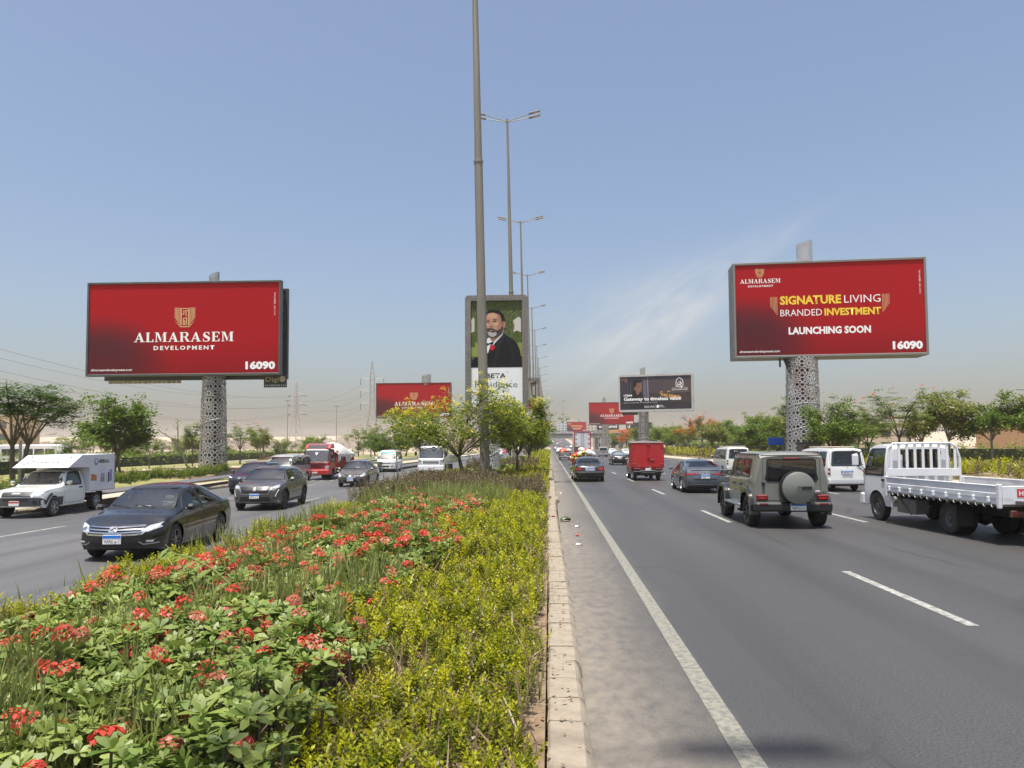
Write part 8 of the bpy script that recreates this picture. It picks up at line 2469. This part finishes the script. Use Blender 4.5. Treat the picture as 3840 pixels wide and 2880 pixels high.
for k in range(9):
 plant_tree([P_SMALL, P_DELON, P_ROUND][k % 3], 'small far verge tree, number %s counting from the palm' % ['one', 'two', 'three', 'four', 'five', 'six', 'seven', 'eight', 'nine'][k], -46 + 2.6 * k + (k % 2) * 2, 150 + 13 * (k % 4), 0, .9 + .1 * (k % 3), k * 1.1, group='far trees on the inbound verge')
for k in range(6):
 plant_tree([P_BROAD2, P_SMALL, P_ROUND][k % 3], 'tree beyond the hedge by the service road, %s from the frame edge' % ['first', 'second', 'third', 'fourth', 'fifth', 'sixth'][k], -62 + 1.5 * k, 72 + 16 * k, -.3, .62 + .06 * (k % 2), k * .9, group='trees by the service road')
for k in range(14):
 plant_tree([P_DENSE, P_BROAD2, P_ROUND, P_DELON][k % 4], 'tree in the green belt beyond the service road, %s counted from the frame edge' % ['first', 'second', 'third', 'fourth', 'fifth', 'sixth', 'seventh', 'eighth', 'ninth', 'tenth', 'eleventh', 'twelfth', 'thirteenth', 'fourteenth'][k], -96 + 3.2 * k + (k % 3) * 4, 125 + 9 * k + (k % 2) * 14, -.4, .62 + .08 * (k % 3), k * 1.4, group='green belt beyond the service road')
# bare young tree by the plinth
t = thing('sapling', 'bare leaning sapling in front of the stone plinth', 'tree', (-24.2, 50.3, 0))
b = MB(); b.tube([(0, 0, -.1), (-.25, 0, .8), (-.75, 0, 1.9), (-.95, 0, 2.4)], [.09, .075, .06, .05], 8)
b.tube([(-.75, 0, 1.85), (-1.4, 0, 2.75), (-2.4, 0, 3.35)], [.055, .04, .02], 6); b.tube([(-.95, 0, 2.35), (-.95, 0, 3.3), (-1.0, 0, 3.9)], [.04, .03, .015], 6)
b.build('trunk', M_BARK, t)
V, F = leaf_cloud(np.array([(-2.4, 0, 3.4), (-1.9, .1, 3.3), (-1.0, 0, 3.9), (-1.1, 0, 3.5)]), np.full(4, .3), 16, .13)
m = np_mesh('crown', V, F); obj_from('crown', m, L_FEATH, t)
# right-hand side
plant_tree(P_ROUND, 'dense round tree in front of the rusty lattice pillar', 20.4, 56.4, .16, 1.03, .2)
plant_tree(P_DELON, 'tall feathery tree with a few orange flowers right of the rusty pillar', 29.7, 66.2, .16, 1.03, .9)
plant_tree(P_DELON, 'lower feathery tree with orange flowers beside the rusty pillar', 25.2, 61.5, .16, .74, 2.4)
plant_tree(P_BROAD2, 'olive leaved tree above the flatbed rack', 33.6, 65.8, .16, 1.0, .4)
plant_tree(P_BROAD3, 'big leafy tree near the frame edge', 36.4, 64.6, .16, 1.0, 1.9)
plant_tree(P_BROAD2, 'leaning tree in front of the hedge near the frame edge', 38.6, 64.3, .16, .88, 2.7, tilt=(0, -.28))
plant_tree(P_DELON, 'pale feathery tree cut by the frame edge', 42.5, 66, .16, .85, .3)
plant_tree(P_TALL, 'tall sparse tree left of the rusty pillar', 22.2, 70.5, .16, 1.02, .7)
plant_tree(P_TALL, 'shorter sparse tree next to the tall one', 21.9, 77, .16, .72, 1.9)
plant_tree(P_FLAMB, 'flame tree crowned with orange blossom behind the blue grey sedan', 29.3, 148, .16, 1.0, .1, 'flame_tree')
plant_tree(P_FLAMB, 'smaller flame tree beside the bigger one', 25.2, 141, .16, .72, 1.6, 'flame_tree')
for k, (x, y, s, p, lab) in enumerate(((28.2, 122, .92, 1, 'mid green tree right of the flame trees'), (27.6, 108, .88, 2, 'bushy tree above the minibus with the roof tyre'), (30.5, 100, .85, 0, 'olive tree in the verge row behind the minibus'),
          (26.0, 95, .92, 2, 'leafy tree nearest the tall sparse ones'), (33.5, 112, .95, 0, 'back row olive tree behind the minibus'), (34, 135, 1.0, 1, 'back row tree beside the flame tree'),
          (24.0, 88, .80, 1, 'low tree in front of the sparse pair'))):
 plant_tree([P_BROAD2, P_BROAD3, P_ROUND][p], lab, x, y, .16, s, k * 1.7)
for k, (x, y, s, lab) in enumerate(((24.5, 196, .92, 'big dense tree directly behind the red box truck'), (31.5, 203, 1.0, 'big dense tree right of the red box truck'), (38, 215, 1.05, 'big dense tree farthest back on the verge'), (22.6, 246, .85, 'dense tree at the foot of the far lattice pillar'), (28.5, 172, .80, 'dense tree just left of the flame tree'))):
 plant_tree(P_DENSE, lab, x, y, .16, s, k * 1.1)
for k, (x, y, s, p, lab) in enumerate(((23.6, 112, .80, 0, 'leafy tree at the pavement edge beyond the minibus'), (27.5, 116, .62, 2, 'tree at the pavement edge before the flame trees'), (31, 128, .95, 1, 'middle row tree behind the pavement edge ones'), (37, 118, 1.0, 1, 'tall back row tree towards the cream building'),
          (24.4, 160, .8, 2, 'tree just beyond the smaller flame tree'), (34, 155, 1.05, 0, 'back row tree right of the big flame tree'), (40, 140, 1.05, 2, 'outermost tree of the back row'), (36.5, 92, .9, 1, 'back row tree behind the tall sparse tree'), (40, 84, .85, 0, 'olive tree behind the feathery orange flowered tree'))):
 plant_tree([P_BROAD2, P_BROAD3, P_DENSE][p], lab, x, y, .16, s, k * 2.1)
plant_tree(P_ORANGE, 'fully orange flame tree left of the red box truck', 22.9, 228, .16, 1.0, .6, 'flame_tree')
# --- hedges
def hedge(name, label, pts, w, h, z, dens, size, mat):
 P = [Vector(p) for p in pts]
 t = thing(name, label, 'hedge', (0, 0, 0))
 C = []
 for i in range(len(P) - 1):
  L = (P[i + 1] - P[i]).length; d = (P[i + 1] - P[i]).normalized(); nn = Vector((-d.y, d.x))
  n = int(L * dens)
  u = NR.random(n) * L; v = (NR.random(n) - .5) * w; q = NR.random(n) ** .55 * h
  bump = .82 + .18 * np.sin(u * 1.3 + i) + .10 * np.sin(u * 3.7)
  for k in range(n):
   p = P[i] + d * u[k] + nn * v[k]
   C.append((p.x, p.y, z + q[k] * bump[k]))
 C = np.array(C)
 V, F = leaf_cloud(C, np.full(len(C), .22), 5, size, .9, .7)
 m = np_mesh('foliage', V, F); o = obj_from('foliage', m, mat, t); tag(o, kind='stuff')
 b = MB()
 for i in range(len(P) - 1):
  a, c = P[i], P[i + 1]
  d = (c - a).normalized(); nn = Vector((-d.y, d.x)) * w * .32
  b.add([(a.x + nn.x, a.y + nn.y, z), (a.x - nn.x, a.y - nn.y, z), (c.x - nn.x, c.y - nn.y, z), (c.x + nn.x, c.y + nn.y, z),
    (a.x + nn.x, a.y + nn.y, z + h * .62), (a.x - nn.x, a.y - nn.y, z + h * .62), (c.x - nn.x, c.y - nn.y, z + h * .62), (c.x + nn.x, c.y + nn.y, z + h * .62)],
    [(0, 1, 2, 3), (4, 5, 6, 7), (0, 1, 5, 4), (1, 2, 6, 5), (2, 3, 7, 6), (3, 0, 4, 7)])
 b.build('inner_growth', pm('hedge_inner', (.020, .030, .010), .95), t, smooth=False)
 return t
hedge('hedge', 'long clipped green hedge behind the lawn on the inbound side', [(-41.5, 40), (-44, 61), (-49, 88), (-53, 112), (-60, 172), (-62, 230)], 2.2, 1.9, -.1, 22, .22, L_HEDGE)
hedge('hedge', 'bright green hedge behind the trees on the far side', [(45.5, 52), (45, 75), (41, 100), (36, 135)], 2.2, 2.2, .16, 34, .22, L_HEDGE)
hedge('hedge', 'second hedge line farther beyond the service road', [(-76, 90), (-82, 130), (-90, 200)], 2.0, 1.8, -.4, 9, .35, L_HEDGED)
hedge('hedge', 'tall scrub hedge behind the verge trees on the far side', [(34, 110), (38, 170), (40, 240)], 3.0, 3.4, .16, 16, .36, L_HEDGE)
# --- low planting: sprigs, rosettes, grass
def sprig_template(n=7, L=.16, leaf=.045, up=.9, rng=None):
 rng = rng or np.random.default_rng(1)
 V = []; F = []
 for k in range(n):
  z = L * (k + .3) / n
  for s in (0, 1):
   a = k * 1.57 + s * math.pi + rng.uniform(-.3, .3)
   e = up * (.35 + .65 * k / n) + rng.uniform(-.2, .2)
   l = leaf * (1 - .35 * k / n) * rng.uniform(.8, 1.2)
   R_ = np.array([[math.cos(a), -math.sin(a), 0], [math.sin(a), math.cos(a), 0], [0, 0, 1]]) @ np.array([[math.cos(e), 0, -math.sin(e)], [0, 1, 0], [math.sin(e), 0, math.cos(e)]])
   b = len(V)
   V += [tuple(R_ @ (q * l) + np.array([0, 0, z])) for q in LEAF_Q]
   F.append((b, b + 1, b + 2, b + 3))
 return np.array(V), np.array(F)
def rosette_template(n, leaf, rng):
 V = []; F = []
 T6 = np.array([(0, .025, 0), (0, -.025, 0), (.62, .21, .10), (.62, -.21, .10), (1.0, .07, .03), (1.0, -.07, .03)])
 for k in range(n):
  a = k * 2.4 + rng.uniform(-.3, .3); e = .05 + .95 * (k / n) ** 1.5 + rng.uniform(-.2, .2); l = leaf * (1.15 - .5 * k / n) * rng.uniform(.85, 1.15); tw = rng.uniform(-.4, .4)
  Rz = np.array([[math.cos(a), -math.sin(a), 0], [math.sin(a), math.cos(a), 0], [0, 0, 1]]); Ry = np.array([[math.cos(e), 0, -math.sin(e)], [0, 1, 0], [math.sin(e), 0, math.cos(e)]])
  Rx = np.array([[1, 0, 0], [0, math.cos(tw), -math.sin(tw)], [0, math.sin(tw), math.cos(tw)]])
  b = len(V)
  V += [tuple(Rz @ Ry @ Rx @ (q * l)) for q in T6]
  F += [(b + 1, b + 3, b + 2, b), (b + 3, b + 5, b + 4, b + 2)]
 return np.array(V), np.array(F)
def blade_template(L=.3, w=.008, bend=.5):
 P = [(0, 0), (.35, .04), (.7, .16), (1.0, .38)]
 V = []; F = []
 for k, (u, o) in enumerate(P):
  ww = w * (1 - u * .85)
  V += [(o * bend * L, ww, u * L * (1 - .2 * bend * u)), (o * bend * L, -ww, u * L * (1 - .2 * bend * u))]
 for k in range(3): F.append((2 * k, 2 * k + 1, 2 * k + 3, 2 * k + 2))
 return np.array(V), np.array(F)
def fbm(x, y, s=1.0, seed=0.0):
 return (np.sin(x * 2.1 * s + seed) * np.cos(y * 1.7 * s - seed * 2) + .6 * np.sin(x * 4.3 * s - y * 3.1 * s + seed) + .4 * np.cos(x * 7.9 * s + y * 6.1 * s + 2 * seed)) / 2.0
def bed_edge(y):  # boundary between red bed and yellow strip
 return -1.62 - .25 * np.sin(y * .9 + .5) - .02 * y + .12 * np.sin(y * 2.3)
def points(x0, x1, y0, y1, dens):
 n = int((x1 - x0) * (y1 - y0) * dens)
 return NR.uniform(x0, x1, n), NR.uniform(y0, y1, n)
def join(parts):
 Vs = []; Fs = []; o = 0
 for V, F in parts:
  Vs.append(V); Fs.append(F + o); o += len(V)
 return np.concatenate(Vs), np.concatenate(Fs)
# yellow-green duranta strips
def duranta(name, label, zones, mats, zf, keep, hs=1.0):
 t = thing(name, label, 'shrub hedge')
 parts = [[] for _ in mats]
 for (x0, x1, y0, y1, dens, sc) in zones:
  x, y = points(x0, x1, y0, y1, dens)
  k = keep(x, y); x, y = x[k], y[k]
  base = zf(x, y)
  z = base * NR.uniform(.45, 1.0, len(x)) ** .6
  for v in range(4):
   T, F = sprig_template(7, .15, .048, .9, np.random.default_rng(50 + v))
   sel = (np.arange(len(x)) % 4) == v
   xs, ys, zs = x[sel], y[sel], z[sel]
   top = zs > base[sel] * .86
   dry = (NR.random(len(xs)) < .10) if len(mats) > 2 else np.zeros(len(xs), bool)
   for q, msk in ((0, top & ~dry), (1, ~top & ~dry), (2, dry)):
    if q >= len(mats): continue
    n = int(msk.sum())
    if n == 0: continue
    M = rotm(NR.uniform(0, 6.28, n), np.abs(NR.normal(.30, .28, n)), NR.uniform(0, 6.28, n), sc * NR.uniform(.75, 1.3, n))
    parts[q].append(scatter(T, F, M, np.stack([xs[msk], ys[msk], zs[msk]], 1)))
 for q in range(len(mats)):
  V, F = join(parts[q])
  m = np_mesh('foliage', V, F); o = obj_from('foliage', m, mats[q], t); tag(o, kind='stuff')
 return t
zr = lambda x, y: .16 + np.clip(.24 + .20 * fbm(x, y, .9, 1.0) + .22 * fbm(x, y, 2.9, 5.0), .03, .60) * np.clip((-.03 - x) / .38, .15, 1.0) * np.clip(1.12 - .05 * np.abs(y - 14), .85, 1.1)
duranta('duranta_hedge', 'yellow green leafy strip between red flower bed and kerb stones', [(-2.4, -.10, 2.2, 7, 560, .92), (-2.4, -.10, 7, 13, 330, 1.1), (-2.4, -.08, 13, 24, 170, 1.5), (-2.4, -.08, 24, 44, 70, 2.1), (-2.6, -.1, 44, 90, 26, 3.0), (-2.8, -.1, 90, 200, 7, 5.0)],
  (L_DUR, L_DURG, L_DRY), zr, lambda x, y: (x > bed_edge(y)) & ~(fbm(x, y, 1.6, 4.0) > .60) & (x < -.16 + .12 * fbm(x * .2, y, 1.4, 2.0)) & ~((y > 25) & (y < 31)))
zl = lambda x, y: .14 + np.clip(.20 + .30 * fbm(x, y, .8, 3.0), .04, .55) * np.clip(1 - np.abs(x + 5.85) / .6, .25, 1)
duranta('duranta_hedge', 'broken yellow green clumps along the inbound edge of the flower bed', [(-6.2, -5.35, 4.5, 14, 210, 1.15), (-6.2, -5.35, 14, 26, 90, 1.6), (-6.2, -5.0, 26, 80, 26, 2.6)], (L_DUR, L_DURG), zl,
  lambda x, y: (fbm(x * .6, y, .75, 7.0) > -.30))
duranta('duranta_hedge', 'yellow shrub row along the inbound verge pavement', [(-23.0, -21.4, 35, 50, 60, 2.4), (-23, -21.4, 26, 32, 40, 2.2)], (L_DURG, L_HEDGED), lambda x, y: .0 + np.clip(.52 + .25 * fbm(x, y, .5, 5.0), .2, .85), lambda x, y: x < 99)
# far-side ground cover
duranta('ground_cover', 'low yellow and bronze ground cover along the far side pavement', [(21.6, 27, 24, 60, 16, 3.6), (21.6, 27, 60, 130, 8, 4.6), (21.6, 28, 130, 230, 3, 6.5)], (L_DUR, L_BROWN), lambda x, y: .2 + np.clip(.35 + .3 * fbm(x, y, .3, 9.0), .1, .8), lambda x, y: fbm(x, y, .35, 2.2) > -.35)
# bronze shrubs, mixed greens near the lamp footing
t = thing('bronze_shrubs', 'dark bronze leaved low shrubs in front of the lamp post footing', 'shrub')
parts = []
for (x0, x1, y0, y1, dens, sc) in ((-6.2, -4.2, 23, 36, 75, 1.7), (-4.4, -2.6, 27.5, 36, 75, 1.7), (-2.2, -.25, 25, 31, 95, 1.6), (-5.8, -.8, 50, 60, 18, 2.6)):
 x, y = points(x0, x1, y0, y1, dens); n = len(x)
 T, F = sprig_template(9, .24, .05, .9, np.random.default_rng(71))
 M = rotm(NR.uniform(0, 6.28, n), np.abs(NR.normal(.3, .3, n)), NR.uniform(0, 6.28, n), sc * NR.uniform(.7, 1.3, n))
 parts.append(scatter(T, F, M, np.stack([x, y, .14 + NR.uniform(.05, .50, n) * (1 + .4 * fbm(x, y, .8, 1.5))], 1)))
V, F = join(parts); o = obj_from('foliage', np_mesh('foliage', V, F), L_BROWN, t); tag(o, kind='stuff')
# crown-of-thorns bed
t = thing('flower_bed', 'crown of thorns bed with fleshy green leaves and red flower heads', 'flower bed')
zb_ = lambda x, y: .17 + np.clip(.36 + .13 * fbm(x, y, .55, .7) + .11 * fbm(x, y, 2.6, 2.7), .1, .64) * np.clip((x + 6.0) / 1.5, .22, 1.0)
parts = []
spots = []
for (x0, x1, y0, y1, dens, sc) in ((-3.4, -1.2, 2.1, 4.2, 118, .84), (-5.2, -1.2, 4.2, 8, 108, .82), (-5.75, -1.3, 8, 14, 84, .86), (-5.8, -1.4, 14, 24.5, 54, 1.05), (-5.6, -1.2, 33, 48, 14, 1.7), (-5.4, -1.0, 48, 110, 4, 3.0)):
 x, y = points(x0, x1, y0, y1, dens)
 k = x < bed_edge(y) + .12
 x, y = x[k], y[k]
 for layer, (frac, zk) in enumerate(((1.0, 1.0), (.35, .5))):
  n = int(len(x) * frac)
  xs, ys = x[:n] + NR.normal(0, .05, n), y[:n] + NR.normal(0, .05, n)
  zs = .16 + (zb_(xs, ys) - .16) * zk * NR.uniform(.62, 1.12, n)
  for v in range(5):
   T, F = rosette_template(11, .125, np.random.default_rng(80 + v))
   sel = (np.arange(n) % 5) == v
   m_ = int(sel.sum())
   M = rotm(NR.uniform(0, 6.28, m_), np.abs(NR.normal(.32, .30, m_)), NR.uniform(0, 6.28, m_), sc * NR.uniform(.5, 1.4, m_))
   parts.append(scatter(T, F, M, np.stack([xs[sel], ys[sel], zs[sel]], 1)))
  if layer == 0: spots += list(zip(xs, ys, zs, [sc] * n))
V, F = join(parts); o = obj_from('foliage', np_mesh('foliage', V, F, True), L_EUPH, t); tag(o, kind='stuff')
# thorny stems
b = MB()
for (x, y, z, sc) in spots[:2600:2]:
 if y < 16: b.tube([(x + NR.normal(0, .03), y + NR.normal(0, .03), .12), (x, y, z + .02)], [.011, .008], 4, False)
o = b.build('stems', pm('thorn_stem', (.11, .09, .065), .9), t); tag(o, kind='stuff')
# flower heads
FT = []
for v in range(3):
 rng = np.random.default_rng(90 + v)
 V = []; F = []
 for k in range(16):
  a = 2.4 * k + rng.uniform(-.3, .3); rr = .012 + .052 * (k / 16) ** .6; zz = .055 - rr * rr * 13 + rng.uniform(-.008, .010)
  c = np.array([rr * math.cos(a), rr * math.sin(a), zz]); s = rng.uniform(.015, .022)
  nrm = np.array([math.cos(a) * rr * 14, math.sin(a) * rr * 14, 1.0]); nrm /= np.linalg.norm(nrm)
  u = np.cross(nrm, [0, 0, 1.0]); u = u / np.linalg.norm(u) if np.linalg.norm(u) > .1 else np.array([1.0, 0, 0]); w = np.cross(nrm, u)
  for sg in (1, -1):
   b0 = len(V)
   V += [tuple(c), tuple(c + u * sg * s * .5 + w * s), tuple(c + u * sg * s * 1.35 + nrm * s * .35), tuple(c + u * sg * s * .5 - w * s)]
   F.append((b0, b0 + 1, b0 + 2, b0 + 3))
 FT.append((np.array(V), np.array(F)))
fmeshes = []
for v in range(3):
 for mt in (F_RED, F_RED, F_FADE):
  m = np_mesh('flower_head', FT[v][0], FT[v][1], False); m.materials.append(mt); fmeshes.append(m)
cand = [s for s in spots if s[1] < 48]
random.Random(9).shuffle(cand)
fl = []
for (x, y, z, sc) in cand:
 p = .042 if y < 5 else (.085 if y < 8 else .15)
 p *= 1.0 + .9 * float(fbm(np.array(x), np.array(y), .6, 3.3))
 if random.random() < p: fl.append((x + random.gauss(0, .05), y + random.gauss(0, .05), z + random.uniform(.03, .10), random.uniform(.75, 1.35)))
fl.sort(key=lambda q: q[1])
near, rest = fl[:298], fl[298:]
for i, (x, y, z, s) in enumerate(near):
 o = bpy.data.objects.new('flower_head', fmeshes[random.randrange(9)]); o.location = (x, y, z)
 o.rotation_euler = (random.gauss(.25, .25), random.gauss(0, .25), random.uniform(0, 6)); o.scale = (s, s, s * random.uniform(.9, 1.3)); link(o, t)
if rest:
 A = np.array(rest); n = len(A)
 M = rotm(NR.uniform(0, 6.28, n), np.abs(NR.normal(.3, .2, n)), NR.uniform(0, 6.28, n), A[:, 3] * 1.15)
 half = n // 2
 for q, mt in ((slice(0, half), F_RED), (slice(half, n), F_FADE)):
  V, F = scatter(FT[0][0], FT[0][1], M[q], A[q, :3])
  o = obj_from('flower_heads_far', np_mesh('flower_heads_far', V, F), mt, t); tag(o, kind='stuff')
# grass through the bed
parts = []
for (x0, x1, y0, y1, dens, L, thr) in ((-4.2, -1.9, 3.8, 12, 420, .30, .15), (-5.8, -2.2, 12, 20, 170, .34, .15), (-5.6, -.8, 21.5, 27, 260, .42, -.4), (-1.2, -.05, 3, 30, 90, .20, .2), (-6.2, -5.2, 6, 20, 25, .18, .2)):
 x, y = points(x0, x1, y0, y1, dens)
 k = fbm(x, y, .75, 5.5) > thr
 x, y = x[k], y[k]; n = len(x)
 T, F = blade_template(L)
 M = rotm(NR.uniform(0, 6.28, n), np.abs(NR.normal(.25, .25, n)), NR.uniform(0, 6.28, n), NR.uniform(.6, 1.4, n))
 zz = np.where(x > -1.2, .15, .30 + .25 * NR.random(n))
 parts.append(scatter(T, F, M, np.stack([x, y, zz], 1)))
V, F = join(parts)
o = obj_from('grass', np_mesh('grass', V, F), L_GRASS); tag(o, 'thin pale grass growing through the flower bed', 'grass', kind='stuff')
# dry twigs and straw through the bed and the strip
parts = []
for (x0, x1, y0, y1, dens, L, zt) in ((-5.4, -1.6, 2.4, 9, 95, .22, .52), (-5.6, -1.6, 9, 18, 40, .26, .5), (-1.9, -.1, 2.4, 9, 150, .20, .42), (-1.9, -.1, 9, 20, 60, .24, .42)):
 x, y = points(x0, x1, y0, y1, dens); n = len(x)
 T, F = blade_template(L, .006, .25)
 M = rotm(NR.uniform(0, 6.28, n), np.abs(NR.normal(.6, .45, n)), NR.uniform(0, 6.28, n), NR.uniform(.5, 1.4, n))
 parts.append(scatter(T, F, M, np.stack([x, y, .15 + NR.random(n) * (zt - .15)], 1)))
V, F = join(parts)
o = obj_from('dry_twigs', np_mesh('dry_twigs', V, F), L_DEAD); tag(o, 'dry straw coloured twigs poking through the planting', 'twigs', kind='stuff')
# scrub across the desert side
n = 420; C = np.stack([NR.uniform(-260, -62, n), NR.uniform(80, 430, n), np.full(n, .1)], 1)
V, F = leaf_cloud(C, NR.uniform(.7, 2.2, n), 26, .75, .6, .7)
o = obj_from('scrub', np_mesh('scrub', V, F), L_HEDGED); tag(o, 'scattered green scrub over the desert beyond the service road', 'scrub', kind='stuff')
# fallen leaves on the bare soil by the kerb
x, y = points(-1.0, .16, 2.2, 16, 60); n = len(x)
V, F = scatter(LEAF_Q, LEAF_F, rotm(NR.uniform(0, 6.28, n), NR.normal(0, .35, n), NR.uniform(0, 6.28, n), NR.uniform(.025, .06, n)), np.stack([x, y, np.where(x > -.08, .165, .135 + .06 * np.clip((-.05 - x) / .5, 0, 1)) + NR.uniform(0, .02, n)], 1))
k = NR.random(n) < 1
o = obj_from('fallen_leaves', np_mesh('fallen_leaves', V, F), L_DEAD); tag(o, 'dry fallen leaves on the soil beside the kerb', 'leaves', kind='stuff')
# arching seedling that leans over the bed edge
t = thing('seedling', 'arching stem with paired oval leaves leaning over the bed before the black sedan', 'plant', (-3.22, 8.0, .40))
b = MB()
pts = [Vector((0, 0, 0)), Vector((-.18, .02, .24)), Vector((-.42, .05, .42)), Vector((-.66, .08, .52)), Vector((-.86, .1, .56)), Vector((-.95, .1, .66))]
b.tube(pts, [.012, .011, .010, .008, .006, .004], 6); b.build('stem', pm('young_stem', (.16, .17, .05), .7), t)
T6 = np.array([(0, .03, 0), (0, -.03, 0), (.5, .20, .05), (.5, -.20, .05), (1.0, .03, -.06), (1.0, -.03, -.06)])
lm = None
for k in range(13):
 u = k / 12 * 4.6
 i = min(4, int(u)); p = pts[i].lerp(pts[i + 1], u - i); d = (pts[i + 1] - pts[i]).normalized()
 for s_ in (1, -1):
  if lm is None:
   lm = np_mesh('leaf', T6 * .19, np.array([(1, 3, 2, 0), (3, 5, 4, 2)]), True); lm.materials.append(leafmat('leaf_seedling', (.09, .15, .03), (.22, .30, .07), .3, .05, .45))
  o = bpy.data.objects.new('leaf', lm); o.location = p
  o.rotation_euler = (random.gauss(0, .25), .25 + random.gauss(0, .15), math.atan2(d.y, d.x) + s_ * (1.0 + random.gauss(0, .12))); sc = 1.15 - .03 * k
  o.scale = (sc, sc, sc); link(o, t)
# melon rind and scraps by the kerb
t = thing('melon_rind', 'broken green watermelon rind lying on the road by the kerb', 'rubbish', (.42, 21.2, .0), R(30))
V = []; F = []
for i in range(9):
 for j in range(9):
  th = R(-70 + 140 * i / 8); ph = R(20 + 120 * j / 8)
  V.append((.19 * math.sin(th), .13 * math.cos(ph) * math.cos(th), .13 * math.sin(ph) * math.cos(th) * 1.1 + .0))
for i in range(8):
 for j in range(8):
  a = i * 9 + j; F.append((a, a + 1, a + 10, a + 9))
b = MB(); b.add(V, F); b.add([(p[0] * .88, p[1] * .82, p[2] * .86) for p in V], [f[::-1] for f in F])
b.build('rind', pm('rind_green', (.05, .09, .03), .4, col2=(.02, .04, .015), nscale=14), t)
b = MB(); b.add([(p[0] * .80, p[1] * .7 - .02, p[2] * .74) for p in V], F); b.build('flesh', pm('rind_flesh', (.35, .04, .03), .5), t)
for k, (x, y, lab, c) in enumerate(((.08, 21.0, 'red scrap of melon on the kerb', (.4, .04, .03)), (.62, 17.8, 'red scrap on the shoulder nearer the camera', (.4, .04, .03)), (-.12, 23.6, 'dark red scrap at the bed edge', (.25, .02, .02)))):
 o = blob(random.Random(k), .035, (1.4, 1, .6), 7, 5, .3).build('melon_scrap', pm('scrap_%d' % k, c, .5), None, loc=(x, y, .17 if x < .2 else .02)); tag(o, lab, 'rubbish')
for k, (x, y, lab) in enumerate(((.60, 16.2, 'white paper scrap on the shoulder'), (.70, 19.8, 'small white scrap near the melon rind'), (.5, 33.5, 'small white scrap farther up the shoulder'))):
 b = MB(); b.add([(-.07, -.04, 0), (.06, -.05, .02), (.08, .04, .0), (-.05, .05, .03)], [(0, 1, 2, 3)])
 o = b.build('paper_scrap', M_WHITEP, None, loc=(x, y, .012)); tag(o, lab, 'rubbish')
# ------------------------------------------------------------------ haze
def build_haze():
 b = MB(); b.box(-2500, -500, -1.5, 2500, 2400, 52)
 m = bpy.data.materials.new('dusty_air'); m.use_nodes = True
 nt = m.node_tree; nt.nodes.clear()
 out = nt.nodes.new('ShaderNodeOutputMaterial')
 pv = nt.nodes.new('ShaderNodeVolumePrincipled')
 pv.inputs['Color'].default_value = (0.96, 0.90, 0.83, 1)
 pv.inputs['Density'].default_value = 0.00023
 pv.inputs['Anisotropy'].default_value = 0.0
 nt.links.new(pv.outputs[0], out.inputs['Volume'])
 o = b.build('haze', m, smooth=False)
 tag(o, 'pale dust haze hanging over the road and desert', 'haze', kind='stuff')
build_haze()
